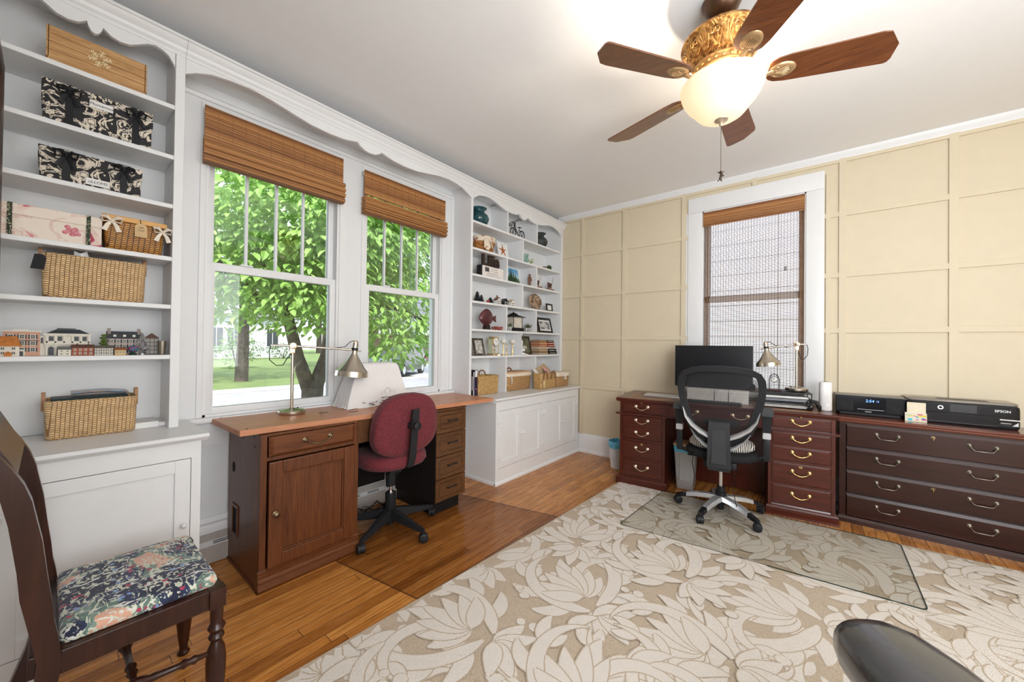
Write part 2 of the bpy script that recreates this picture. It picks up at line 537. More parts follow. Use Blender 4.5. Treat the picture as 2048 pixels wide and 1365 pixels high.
# ---- back window: casing, sashes
root = tag(thing('window_3', None, None), kind='structure')
b = B()
b.box(-.965, WX0 + .002, YB - .016, YB, .80, WZ1 - .003, .002); b.box(WX1 - .002, .031, YB - .016, YB, .80, WZ1 - .003, .002)
b.box(-.965, .031, YB - .018, YB, WZ1 - .002, 2.592, .002); b.box(-.984, -.966, YB - .006, YB, .8, 2.46)
b.box(-1.0, .07, YB - .05, YB + .03, .775, .802, .005)
part('casing', b, WHITE, root)
b = B()
b.box(WX0, WX0 + .012, YB - .005, YB + .13, WZ0, WZ1); b.box(WX1 - .012, WX1, YB - .005, YB + .13, WZ0, WZ1)
b.box(WX0, WX1, YB - .005, YB + .13, WZ1 - .012, WZ1); b.box(WX0, WX1, YB, YB + .13, WZ0 - .004, WZ0 + .012)
part('jamb', b, WHITE, root, smooth=0)
b = B()
a, c = WX0 + .012, WX1 - .012
b.box(a, a + .04, YB + .05, YB + .085, .81, 1.66); b.box(c - .04, c, YB + .05, YB + .085, .81, 1.66)
b.box(a, c, YB + .05, YB + .085, .81, .85); b.box(a, c, YB + .05, YB + .085, 1.61, 1.66)
sash = part('lower_sash', b, WHITE, root, smooth=0)
b = B(); b.box(a + .03, c - .03, YB + .065, YB + .069, .84, 1.62); part('pane', b, GLASS, sash, smooth=0)
b = B()
b.box(a, a + .04, YB + .09, YB + .125, 1.63, 2.44); b.box(c - .04, c, YB + .09, YB + .125, 1.63, 2.44)
b.box(a, c, YB + .09, YB + .125, 1.63, 1.67); b.box(a, c, YB + .09, YB + .125, 2.40, 2.44)
sash = part('upper_sash', b, WHITE, root, smooth=0)
b = B(); b.box(a + .03, c - .03, YB + .105, YB + .109, 1.66, 2.41); part('pane', b, GLASS, sash, smooth=0)

# ---- window frames added around the fill lamps on the two unseen walls
for n, (x, y, w, ax) in enumerate(((.75, -.17, 1.9, 0), (1.93, .8, 2.2, 1))):
    root = tag(thing('window_%d' % (4 + n), None, None, (x, y, 0), R90 * 0 if ax == 0 else R90), kind='structure')
    z0, z1 = (.7, 2.3) if ax == 0 else (.75, 2.25)
    b = B()
    for a0, a1, c0, c1 in ((-w / 2 - .09, -w / 2, z0 - .09, z1 + .09), (w / 2, w / 2 + .09, z0 - .09, z1 + .09), (-w / 2, w / 2, z1, z1 + .09), (-w / 2, w / 2, z0 - .09, z0)): b.box(a0, a1, .0, .018, c0, c1)
    part('casing', b, WHITE, root, smooth=0)
    b = B(); b.box(-w / 2, w / 2, .001, .004, z0, z1); part('pane', b, GLASS, root, smooth=0)

# ---- baseboard heater under the left window
HEAT = plain('heater_enamel', (.40, .36, .33), .45)
root = thing('baseboard_heater', 'grey-taupe baseboard heater with louvre slots between white cabinet and wooden desk cabinet', 'heater', (XW, .40, 0))
b = B()
b.prism([(.0005, .004), (.050, .004), (.050, .098), (.030, .118), (.028, .154), (.0005, .154)], 'y', .012, 1.86)
part('housing', b, HEAT, root, smooth=20)
b = B()
for i in range(12):
    y = .03 + i * .15
    for dz in (0, 1):
        z = .1035 + dz * .007; x = .050 - (z - .098)
        b.box(x - .006, x + .0012, y, y + .09, z, z + .0035)
part('louvre', b, DARKIN, root, smooth=0)
b = B()
b.prism([(.0515, .0975), (.0315, .1185), (.030, .1165), (.049, .096)], 'y', .012, 1.86)
part('vent_strip', b, plain('heater_light_enamel', (.62, .61, .60), .4), root, smooth=0)

# ================================================================== BUILT-INS
XBF = -2.345          # face of the bookcases
VAL = [(0, 2.472), (.02, 2.497), (.05, 2.522), (.09, 2.535), (.14, 2.541), (.19, 2.532), (.24, 2.513), (.30, 2.492), (.36, 2.487), (.41, 2.494), (.455, 2.514), (.463, 2.497), (.48, 2.480), (.5, 2.474)]
def valance_outline(y0, y1, top):
    pts = [(y0 + (y1 - y0) * t, z) for t, z in VAL] + [(y0 + (y1 - y0) * (1 - t), z) for t, z in VAL[-2::-1]]
    return [(y0, top)] + pts + [(y1, top)]
CROWN = [(XBF - .02, 2.545), (XBF + .004, 2.545), (XBF + .006, 2.556), (XBF + .016, 2.566), (XBF + .020, 2.578), (XBF + .034, 2.590), (XBF + .042, 2.604), (XBF + .050, 2.606), (XBF + .050, 2.618), (XBF - .02, 2.618)]

def bookcase(label, y0, y1, st_l, st_r, zs, z_base, rows):
    """y0..y1 outer width; st_l, st_r stile widths; zs shelf tops from the top down; rows: dividers by row from the top"""
    root = thing('built_in_bookcase', label, 'bookcase', (0, 0, 0))
    a, c = y0 + st_l, y1 - st_r
    b = B(); b.box(XW + .001, XW + .012, y0, y1, z_base, 2.6)
    part('back_panel', b, WHITE, root, smooth=0)
    for s0, s1 in ((y0, a - .002), (c + .002, y1)):
        b = B(); b.box(XW + .012, XBF - .018, s0, s1, z_base, 2.6)
        part('side_panel', b, WHITE, root, smooth=0)
        b = B(); b.box(XBF - .018, XBF, s0, s1 , z_base, 2.5, .002)
        part('stile', b, WHITE, root, smooth=0)
    for z in zs:
        b = B(); b.box(XW + .012, XBF - .001, a - .002, c + .002, z - .020, z, .003)
        part('shelf', b, WHITE, root, smooth=0)
    tops = [2.58] + [z - .02 for z in zs]
    bots = list(zs) + [z_base]
    for i, ys in enumerate(rows):
        for y in ys:
            b = B(); b.box(XW + .012, XBF - .002, y - .008, y + .008, bots[i], tops[i])
            part('divider', b, WHITE, root, smooth=0)
    b = B(); b.prism(valance_outline(a - .002, c + .002, 2.55), 'x', XBF - .018, XBF + .001)
    b.box(XBF - .018, XBF + .001, y0, a, 2.47, 2.55); b.box(XBF - .018, XBF + .001, c, y1, 2.47, 2.55)
    part('valance', b, WHITE, root, smooth=0)
    b = B(); b.prism(CROWN, 'y', y0, y1)
    part('crown', b, WHITE, root, smooth=20)
    b = B(); b.box(XW + .001, XBF, y0, y1, 2.6, 2.614)
    part('top_panel', b, WHITE, root, smooth=0)
    return root
ZR = (2.288, 2.051, 1.820, 1.5815, 1.3335, 1.0935)
ZL = (2.302, 2.066, 1.836, 1.590, 1.366, 1.132)
CZR, CZL = .738, .792     # tops of the two counters
t3 = (2.803, 3.297); t2 = (3.052,)
bookcase('white built-in bookcase with cubbyholes of small ornaments in the far corner', 2.302, 3.822, .028, .05, ZR, CZR, (t3, t2, t3, t2, t3, t2, t3))
bookcase('white built-in bookcase with full-width shelves of boxes and baskets, left of the windows', -.168, .395, .02, .037, ZL, CZL, ())
# arched valance that bridges the two bookcases over the windows
root = thing('window_valance', 'white scalloped valance with crown moulding bridging above the two side windows', 'valance', (0, 0, 0))
b = B(); b.prism(valance_outline(.396, 2.301, 2.56), 'x', XBF - .016, XBF)
part('fascia', b, WHITE, root, smooth=0)
b = B(); b.prism(CROWN, 'y', .396, 2.301)
part('crown', b, WHITE, root, smooth=20)
b = B(); b.box(XW + .001, XBF - .016, .396, 2.301, 2.585, 2.60)
part('soffit', b, WHITE, root, smooth=0)

def knob(parent, x, y, z, r=.012, mat=WHITE, name='knob'):
    b = B(); b.lathe([(r * .4, 0), (r * .4, r * 1.0), (r * .7, r * 1.1), (r, r * 1.6), (r * .9, r * 2.2), (r * .3, r * 2.5)], (x, y, z), 12, 'x')
    return part(name, b, mat, parent, smooth=60)
def leaf_hinge(parent, x, y, z, sides=(1,), h=.04):
    b = B()
    b.cyl((x + .006, y, z - h * .42), (x + .006, y, z + h * .42), .0035, n=8)
    for sd in sides:
        for k in range(3):
            a = (k - 1) * .75
            b.ball((x + .003, y + sd * (.008 + .008 * math.cos(a)), z + h * .36 * math.sin(a) * 1.3), .0075, (.5, 1, 1.1), 8, 5)
        b.box(x, x + .004, y, y + sd * .012, z - .011, z + .011)
    return part('hinge', b, WHITE, parent, smooth=50)
def base_cabinet(label, y0, y1, xf, cz, doors, ov_l, ov_r, x_edge, ends=True):
    root = thing('base_cabinet', label, 'cabinet', (0, 0, 0))
    b = B()
    b.box(XW + .03, xf - .02, y0, y1, .0, cz - .035)
    # face frame: rails and stiles around the doors
    zt, zb = doors[0][3], doors[0][2]
    b.box(xf - .02, xf, y0, y1, zt + .003, cz - .035, .001); b.box(xf - .02, xf, y0, y1, 0, zb - .003, .001)
    edges = [y0] + [e for d in doors for e in (d[0] - .002, d[1] + .002)] + [y1]
    for i in range(0, len(edges), 2):
        if edges[i + 1] - edges[i] > .003: b.box(xf - .02, xf, edges[i], edges[i + 1], zb - .003, zt + .003)
    part('carcass', b, WHITE, root, smooth=0)
    for i, (d0, d1, z0, z1, ks, hs) in enumerate(doors):
        b = B(); r = .052
        b.box(xf - .016, xf - .0005, d0, d0 + r, z0, z1, .0015); b.box(xf - .016, xf - .0005, d1 - r, d1, z0, z1, .0015)
        b.box(xf - .016, xf - .0005, d0 + r, d1 - r, z0, z0 + r * 1.15, .0015); b.box(xf - .016, xf - .0005, d0 + r, d1 - r, z1 - r, z1, .0015)
        b.box(xf - .014, xf - .010, d0 + r - .004, d1 - r + .004, z0 + r, z1 - r)
        dr = part('door', b, WHITE, root, smooth=0)
        ky = d1 - .022 if ks > 0 else d0 + .022
        knob(dr, xf - .001, ky, z0 + (z1 - z0) * .52, .0105)
        hy = d0 - .001 if ks > 0 else d1 + .001
        for hz in (z0 + .10, z1 - .09): leaf_hinge(dr, xf, hy, hz, hs)
    b = B()
    x1 = x_edge
    poly = [(XW + .03, cz - .034), (xf - .01, cz - .034), (xf + .003, cz - .034), (xf + .007, cz - .026), (x1 - .006, cz - .020), (x1, cz - .013), (x1, cz - .006), (x1 - .005, cz), (XW + .03, cz)]
    b.prism(poly, 'y', y0 - ov_l, y1 + ov_r)
    part('counter_top', b, WHITE, root, smooth=20)
    b = B()
    b.prism([(xf, 0), (xf + .013, 0), (xf + .013, .014), (xf + .004, .03), (xf, .03)], 'y', y0 - (.012 if ov_l else 0), y1 + (.012 if ov_r else 0))
    if ov_l: b.box(XW + .03, xf + .012, y0 - .012, y0, 0, .028, .004)
    if ov_r: b.box(XW + .03, xf + .012, y1, y1 + .012, 0, .028, .004)
    part('base_moulding', b, WHITE, root, smooth=20)
    return root
zb, zt = .138, .625
base_cabinet('white four-door base cabinet with leaf hinges below the cubbyhole bookcase', 2.395, 3.798, -2.112, CZR,
    [(2.43, 2.748, zb, zt, 1, (-1, 1)), (2.752, 3.082, zb, zt, -1, (-1, 1)), (3.128, 3.468, zb, zt, 1, (-1, 1)), (3.472, 3.765, zb, zt, -1, (-1, 1))], .032, .0, -2.085)
base_cabinet('white single-door base cabinet behind the tapestry-seated chair', -.168, .437, -2.128, CZL, [(-.108, .402, .10, .684, 1, (-1, 1))], 0, .02, -2.086)

# ---- bamboo roman shades
def bamboo(name, a, c, e, rough=.55):
    k = N(name)
    sp = k.n('SeparateXYZ'); k.l(k.obj(), sp.inputs[0])
    cell = k.math('FLOOR', k.math('MULTIPLY', sp.outputs[2], 190))
    w = k.n('TexWhiteNoise', noise_dimensions='1D'); k.l(cell, w.inputs['W'])
    n = k.noise(k.mapping((6, 6, 160)), 2, 4)
    f = k.math('ADD', k.math('MULTIPLY', w.outputs['Value'], .55), k.math('MULTIPLY', n, .45))
    k.set(Base_Color=k.ramp(f, [(.2, a), (.5, c), (.8, e)]), Roughness=rough)
    return k.m
BAMBOO = bamboo('bamboo_slats', (.17, .062, .018, 1), (.36, .15, .042, 1), (.54, .27, .09, 1))
BAMBOOD = bamboo('bamboo_slats_dark', (.10, .05, .03, 1), (.19, .095, .05, 1), (.30, .17, .09, 1))
THREAD = plain('blind_thread', (.20, .10, .045), .8)
def roman_shade(label, y0, y1, z0, z1, kind):
    root = thing('bamboo_shade', label, 'blind', (XW, y0, z1))
    w = y1 - y0; h = z1 - z0
    hp = h * .60
    b = B(); x = .048
    n = 30
    rr = random.Random(kind)
    for i in range(n):
        z = -(i + .5) * hp / n
        if kind == 2 and i > n - 4 and i % 2 == 0: continue
        r = hp / n * .47
        b.box(x - .002 + rr.uniform(-.0008, .0008), x + .003 + rr.uniform(-.0008, .0008), .003, w - .003, z - r, z + r)
    part('front_panel', b, BAMBOO, root, smooth=0)
    b = B(); b.box(.002, .040, .006, w - .006, -.032, -.004)
    part('head_rail', b, plain('shade_rail', (.62, .60, .54), .5), root, smooth=0)
    b = B()                                   # folds that bulge outward
    nf = 4; zf0 = -hp * (.92 if kind == 1 else 1.0); fh = (h + zf0) / nf
    for i in range(nf):
        zc = zf0 - fh * (i + .5)
        d = .030 + .012 * math.sin(PI * (i + .7) / nf)
        for k in range(7):
            a = -PI / 2 + PI * (k + .5) / 7
            px, pz = .040 + d * math.cos(a) * .9, zc + fh * .52 * math.sin(a)
            b.box(px - .003, px + .003, .001 - .004 * math.cos(a), w + .004 * math.cos(a), pz - .0042, pz + .0042)
        b.box(.012, .040 + d * .55, .004, w - .004, zc - fh * .42, zc + fh * .42)
    part('folded_stack', b, BAMBOO, root, smooth=0)
    b = B()
    b.box(.034, .062, .0, w, -h - .002, -h + .006)
    part('bottom_rail', b, plain('shade_bottom', (.17, .09, .05), .6), root, smooth=0)
    b = B()
    for q in range(1, 12): b.box(x + .003, x + .0042, w * q / 12 - .0007, w * q / 12 + .0007, -hp, 0)
    part('thread', b, THREAD, root, smooth=0)
    return root
roman_shade('bamboo roman shade, raised, on the left of the two side windows', .505, 1.262, 2.150, 2.455, 1)
roman_shade('bamboo roman shade with a gap above its folds, on the side window nearer the cubbyholes', 1.412, 2.172, 2.128, 2.442, 2)

root = thing('woven_shade', 'sheer woven-wood shade lowered in the white-framed back window', 'blind', (0, YB, 2.44))
b = B(); y = -.012
x0, x1 = WX0 + .010, WX1 - .010
for i in range(18):
    z = -i * .0074
    b.box(x0, x1, y - .004, y, z - .0066, z)
part('front_panel', b, BAMBOO, root, smooth=0)
b = B()
z = -.13; y = .004
while z > -1.63:
    dz = .0098
    b.box(x0 + .014, x1 - .004, y, y + .002, z - .0034, z)
    z -= dz
part('slat', b, BAMBOOD, root, smooth=0)
b = B()
for i in range(35):
    x = x0 + .016 + (x1 - x0 - .024) * i / 34
    r = .0022 if i in (0, 1, 33, 34) else .0012
    b.box(x - r, x + r, y - .0012, y + .003, -1.63, -.12)
for x in (x0 + .016, x0 + .03, x1 - .010, x1 - .022): b.box(x - .0025, x + .0025, y + .0031, y + .0036, -1.63, -.12)
part('thread', b, THREAD, root, smooth=0)
b = B(); b.ball((-.215, -.004, -.585), .012, (1, .5, 1.5), 10, 6)
part('cord_toggle', b, plain('toggle_grey', (.25, .24, .24), .5), root)
b = B(); b.tube([(-.262, -.004, -.10), (-.263, -.004, -.8), (-.265, -.004, -1.5)], .0014, 6)
part('cord', b, THREAD, root)

# ================================================================== LARGE FURNITURE
def bail_handle(parent, x, y, z, w, mat, rose='round', drop=.020):
    """a drop handle on a face that looks to -y"""
    b = B()
    for sd in (-1, 1):
        px = x + sd * w / 2
        if rose == 'round': b.lathe([(.0135, 0), (.0135, .002), (.010, .004), (.006, .006), (.0055, .012), (.0075, .014), (.004, .017)], (px, y, z), 14, 'y') if False else None
        rr = .0135
        prof = [(rr, 0), (rr, -.002), (rr * .8, -.004), (rr * .45, -.006), (rr * .42, -.013), (rr * .55, -.015), (rr * .2, -.018)]
        vs = []
        b.lathe(prof, (px, y, z), 14, 'y')
    pts = []
    for i in range(13):
        t = i / 12
        xx = x - w / 2 + w * t
        if rose == 'swan':
            s_ = abs(2 * t - 1)
            zz = z - drop * (1 - s_ ** 3.0) - (.003 if .35 < t < .65 else 0)
        else:
            s_ = abs(2 * t - 1)
            zz = z - drop * (1 - max(0, (s_ - .62) / .38) ** 1.6)
        pts.append((xx, y - .014 - .004 * (1 - s_), zz))
    b.tube(pts, [.0030 + (.0012 if .25 < i / 12 < .75 else 0) for i in range(13)], 8)
    return part('handle', b, mat, parent, smooth=50)

# ---------------- left: wooden cabinet, drawer unit and the long worktop across both
# local frame: x along the wall (world +y), y into the wall (world -x), front faces the room
root = thing('desk_cabinet', 'cherry-brown cabinet with a drawer over a panelled door, under the left of the worktop', 'cabinet', (-2.054, .645, 0), R90)
w, d, h = .492, .49, .748
b = B()
ol = .02
for x0, x1 in ((0, .016), (w - .016, w)): b.box(x0, x1, .018, d, 0.0, h)
b.box(.016, w - .016, d - .012, d, .02, h); b.box(.016, w - .016, .03, d - .012, .09, .105); b.box(.016, w - .016, .02, d - .012, h - .016, h)
part('carcass', b, CHERRY, root, smooth=0)
b = B()
b.box(0, .028, 0, .018, .10, h, .002); b.box(w - .026, w, 0, .018, .10, h, .002)
b.box(.028, w - .026, 0, .018, .622, .640); b.box(.028, w - .026, 0, .018, .742, h); b.box(.028, w - .026, .001, .018, .10, .108)
part('face_frame', b, CHERRY, root, smooth=0)
b = B()
b.box(.012, w - .012, .005, .02, .0, .10)
b.prism([(-.004, 0), (.02, 0), (.02, .104), (.0, .104), (-.006, .098), (-.004, .088), (-.012, .082), (-.010, .07), (-.018, .062), (-.018, .052), (-.010, .046), (-.016, .018)], 'x', -.006, w + .004)
b.box(-.006, .0, 0, d - .0, 0, .012)
part('base_moulding', b, CHERRYX, root, smooth=20)
b = B()
x0, x1, z0, z1 = .032, w - .030, .644, .738
b.loft([[(x0, .0, z0), (x1, .0, z0), (x1, .0, z1), (x0, .0, z1)], [(x0, -.008, z0), (x1, -.008, z0), (x1, -.008, z1), (x0, -.008, z1)],
        [(x0 + .016, -.018, z0 + .012), (x1 - .016, -.018, z0 + .012), (x1 - .016, -.018, z1 - .012), (x0 + .016, -.018, z1 - .012)]])
dr = part('drawer', b, CHERRYX, root, smooth=0)
bail_handle(dr, w / 2 + .01, -.018, .700, .13, ABRASS, 'swan', .024)
b = B()
x0, x1, z0, z1 = .032, w - .030, .110, .618
fw = .062
def frame_ring(b, x0, x1, z0, z1, fw, y_out, y_in, bev):
    for (a0, a1, c0, c1) in ((x0, x0 + fw, z0, z1), (x1 - fw, x1, z0, z1)): b.box(a0, a1, y_in, y_out, c0, c1, bev)
    for (a0, a1, c0, c1) in ((x0 + fw - .001, x1 - fw + .001, z0, z0 + fw), (x0 + fw - .001, x1 - fw + .001, z1 - fw, z1)): b.box(a0, a1, y_in, y_out, c0, c1, bev)
frame_ring(b, x0, x1, z0, z1, fw, 0, -.020, .006)
frame_ring(b, x0 + fw - .003, x1 - fw + .003, z0 + fw - .003, z1 - fw + .003, .010, 0, -.012, .004)
b.box(x0 + fw, x1 - fw, -.003, 0, z0 + fw, z1 - fw)
door = part('door', b, CHERRY, root, smooth=0)
b = B(); b.lathe([(.014, 0), (.014, -.003), (.006, -.006), (.006, -.014), (.013, -.017), (.014, -.022), (.009, -.026), (.003, -.027)], (x0 + .030, -.018, .365), 16, 'y')
part('knob', b, ABRASS, door, smooth=50)
b = B()   # cable hole and finger pull on the side that faces the chair
b.lathe([(.021, 0), (.021, -.0015), (.015, -.0016)], (-.0005, .40, .52), 24, 'x', (.9, 1.3))
b.lathe([(.013, 0), (.013, -.002)], (-.0006, .40, .52), 20, 'x', (1.0, 1.7))
for y, z in ((.09, .73), (.085, .69), (.075, .682), (.36, .722), (.375, .722), (.25, .70)): b.lathe([(.0035, 0), (.0035, -.0018)], (-.0006, y, z), 8, 'x')
part('cable_hole', b, DARKIN, root, smooth=0, label='dark round cable hole and screw holes')
b = B()
for a0, a1, c0, c1 in ((.31, .405, .165, .178), (.31, .405, .315, .328), (.31, .322, .178, .315), (.393, .405, .178, .315)): b.box(-.006, .001, a0, a1, c0, c1, .002)
b.mat(1).box(-.0015, .001, .322, .393, .178, .315)
part('side_pull', b, [CHERRY, DARKIN], root, smooth=0)

root = thing('drawer_unit', 'walnut veneer four-drawer unit with black pulls, right of the burgundy chair', 'drawers', (-2.05, 1.703, 0), R90)
w, d, h = .283, .47, .736
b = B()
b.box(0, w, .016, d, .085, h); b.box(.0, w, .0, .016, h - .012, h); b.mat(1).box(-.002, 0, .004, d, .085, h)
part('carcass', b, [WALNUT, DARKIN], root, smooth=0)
b = B(); b.box(.01, w - .03, .04, d, 0, .086); part('toe_kick', b, plain('black_toe_kick', (.010, .009, .009), .5), root, smooth=0)
zs = [(.092, .243), (.249, .402), (.408, .562), (.568, .716)]
GROOVE = plain('routed_groove', (.014, .006, .003), .6)
for i, (z0, z1) in enumerate(zs):
    b = B(); b.box(.003, w - .003, 0, .017, z0, z1, .0012)
    g0, g1, gz0, gz1, ch = .034, w - .034, z0 + .028, z1 - .026, .012
    o8 = [(g0 + ch, gz0), (g1 - ch, gz0), (g1, gz0 + ch), (g1, gz1 - ch), (g1 - ch, gz1), (g0 + ch, gz1), (g0, gz1 - ch), (g0, gz0 + ch)]
    b.mat(1)
    for j in range(8):
        p, q = o8[j], o8[(j + 1) % 8]
        b.cyl((p[0], .0002, p[1]), (q[0], .0002, q[1]), .0016, n=6)
    dr = part('drawer', b, [WALNUT, GROOVE], root, smooth=0)
    b = B(); zc = (z0 + z1) / 2 + .008; xc = w / 2 + .006
    b.box(xc - .045, xc + .045, -.016, -.011, zc - .004, zc + .004, .0015)
    for sd in (-1, 1): b.box(xc + sd * .038 - .004, xc + sd * .038 + .004, -.012, .001, zc - .008, zc + .004, .001)
    part('handle', b, BLACKM, dr, smooth=0)

root = thing('worktop', 'long reddish-brown worktop resting on wooden cabinet and drawer unit below the windows', 'worktop', (0, 0, 0))
b = B()
top = [(-2.566, .562, .780), (-2.096, .572, .780), (-2.045, 2.285, .763), (-2.540, 2.285, .763)]
ins = .003
lo = [(x, y, z - .027) for x, y, z in top]
b.loft([lo, [(x, y, z - ins) for x, y, z in top], [(x + (ins if x < -2.3 else -ins), y + (ins if y < 1 else -ins), z) for x, y, z in top]])
part('board', b, wood('worktop_wood_y', (.46, .19, .095, 1), (.53, .235, .125, 1), (.58, .27, .15, 1), 'y', 1.0, .38, .06, 14, .28), root, smooth=0)
b = B()
for x, y, z in ((-2.12, .605, .7800), (-2.53, .60, .7800), (-2.24, 2.06, .7655)): b.lathe([(.0055, 0), (.0055, .0012), (.002, .0018)], (x, y, z - .0006), 10)
part('screw_cap', b, DARKIN, root)
b = B(); b.box(-2.115, -2.08, 1.14, 1.70, .612, .745); b.box(-2.4, -2.115, 1.14, 1.70, .70, .745)
part('apron_drawer', b, WALNUT, root, smooth=0)
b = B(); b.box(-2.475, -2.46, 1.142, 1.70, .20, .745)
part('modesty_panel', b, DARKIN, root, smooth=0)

# ---------------- tapestry-seated dining chair (faces +y, seen from its right-hand side)
def tapestry():
    k = N('tapestry')
    o = k.obj()
    big = k.noise(o, 6.5, 2, .6)
    base = k.ramp(big, [(.36, (.015, .020, .05, 1)), (.44, (.022, .032, .085, 1)), (.50, (.13, .20, .17, 1)), (.56, (.20, .29, .24, 1)), (.585, (.68, .38, .27, 1)), (.70, (.72, .45, .34, 1))], 'CONSTANT')
    leaf = k.noise(k.mapping((20, 46, 30), (0, 0, .7)), 1.0, 3, 2.2)
    leaf2 = k.noise(k.mapping((52, 22, 30), (0, 0, .3)), 1.0, 2, 1.6)
    c = k.mix(k.math('GREATER_THAN', leaf, .565), base, (.62, .64, .52, 1))
    c = k.mix(k.math('GREATER_THAN', leaf2, .60), c, (.70, .70, .64, 1))
    v = k.n('TexVoronoi', Scale=44); k.l(o, v.inputs['Vector'])
    dots = k.math('MULTIPLY', k.math('LESS_THAN', v.outputs['Distance'], .30), k.math('GREATER_THAN', k.noise(o, 14, 1), .56))
    c = k.mix(dots, c, (.42, .045, .10, 1))
    dots = k.math('MULTIPLY', k.math('LESS_THAN', v.outputs['Distance'], .28), k.math('LESS_THAN', k.noise(o, 17, 1), .40))
    c = k.mix(dots, c, (.22, .35, .62, 1))
    k.set(Base_Color=c, Roughness=.9, Sheen_Weight=.2)
    k.bump(k.noise(o, 500, 1), .4, .001)
    return k.m
root = thing('dining_chair', 'dark wooden side chair with tapestry seat and turned legs in the left foreground', 'chair', (0, 0, 0))
POST_F = [(.030, .44), (.026, .475), (.020, .51), (.016, .558), (.008, .624), (-.001, .712), (-.010, .765), (-.018, .814), (-.030, .855), (-.046, .892), (-.066, .930), (-.10, .972)]
POST_B = [(-.145, .965), (-.112, .93), (-.085, .888), (-.066, .84), (-.052, .766), (-.046, .717), (-.038, .65), (-.033, .584), (-.022, .52), (-.015, .479), (-.006, .42), (-.010, .36), (-.030, .25), (-.070, .12), (-.115, 0)]
POST_FL = [(-.078, 0), (-.035, .12), (.008, .25), (.028, .36), (.034, .40)]
poly = POST_F + POST_B + POST_FL
for x0, x1 in ((-1.478, -1.444), (-1.905, -1.871)):
    b = B(); b.prism(poly, 'x', x0, x1)
    bm = None
    part('back_post', b, CHAIRW, root, smooth=25)
b = B()
b.prism([(-.070, .862), (-.040, .878), (-.085, .985), (-.12, .99)], 'x', -1.872, -1.477)
part('crest_rail', b, CHAIRW, root, smooth=25)
b = B(); b.prism([(-.034, .63), (-.018, .63), (-.030, .72), (-.046, .72)], 'x', -1.872, -1.477)
part('back_rail', b, CHAIRW, root, smooth=25)
b = B()
b.box(-1.478, -1.448, .03, .335, .372, .430, .003); b.box(-1.895, -1.868, .03, .335, .372, .430, .003)
b.box(-1.87, -1.475, .335, .362, .372, .430, .003); b.box(-1.87, -1.475, -.02, .005, .372, .425, .003)
b.box(-1.87, -1.475, -.01, .04, .425, .432)
part('seat_frame', b, CHAIRW, root, smooth=0)
b = B()
def rrect(x0, x1, y0, y1, r, n=5):
    pts = []
    for cx, cy, a0 in ((x1 - r, y0 + r, -90), (x1 - r, y1 - r, 0), (x0 + r, y1 - r, 90), (x0 + r, y0 + r, 180)):
        for i in range(n + 1):
            a = math.radians(a0 + 90 * i / n); pts.append((cx + r * math.cos(a), cy + r * math.sin(a)))
    return pts
def cushion(b, x0, x1, y0, y1, z0, z1, r=.03, crown=.012, inset=.012):
    rings = []
    for ins, z in ((.004, z0), (0, z0 + (z1 - z0) * .35), (.002, z0 + (z1 - z0) * .65), (inset * .6, z1 - .004), (inset * 1.6, z1), (inset * 4, z1 + crown * .5), (inset * 9, z1 + crown)):
        rings.append([(p[0], p[1], z) for p in rrect(x0 + ins, x1 - ins, y0 + ins, y1 - ins, max(.004, r - ins * .3))])
    b.loft(rings)
cushion(b, -1.872, -1.466, .028, .352, .432, .463, .022, .008, .008)
part('seat_cushion', b, tapestry(), root, smooth=60)
FLEG = [(.016, 0), (.019, .004), (.019, .010), (.013, .016), (.0125, .03), (.017, .06), (.0225, .12), (.0255, .17), (.026, .21), (.022, .245), (.015, .262), (.013, .268), (.018, .274), (.021, .281), (.018, .288), (.014, .293), (.019, .300), (.0235, .309), (.019, .318), (.0155, .325), (.017, .345), (.0165, .374)]
for x, y in ((-1.455, .345), (-1.884, .345)):
    b = B(); b.lathe(FLEG, (x, y, 0), 18); b.box(x - .022, x + .018 if x > -1.6 else x + .02, y - .022, y + .02, .372, .432, .003)
    part('front_leg', b, CHAIRW, root, smooth=40)
STR = [(0, .007), (.1, .010), (.13, .016), (.16, .010), (.2, .017), (.23, .010), (.42, .013), (.47, .020), (.5, .022), (.53, .020), (.58, .013), (.77, .010), (.8, .017), (.84, .010), (.87, .016), (.9, .010), (1, .007)]
def stretcher(p, q):
    b = B(); p, q = Vector(p), Vector(q)
    b.tube([p.lerp(q, t) for t, r in STR], [r * .8 for t, r in STR], 12)
    part('stretcher', b, CHAIRW, root, smooth=50)
stretcher((-1.460, .0, .262), (-1.455, .335, .235)); stretcher((-1.885, .0, .262), (-1.884, .335, .235)); stretcher((-1.457, .165, .25), (-1.883, .165, .25))

# ---------------- burgundy task chair (faces the window, -x)
BURG = plain('burgundy_fabric', (.135, .018, .025), .95, var=.22, vs=60, bump=.5, bs=420, sheen=.08)
root = thing('task_chair', 'burgundy fabric task chair on black five-star base at the worktop', 'chair', (-2.145, 1.412, 0), -R90)
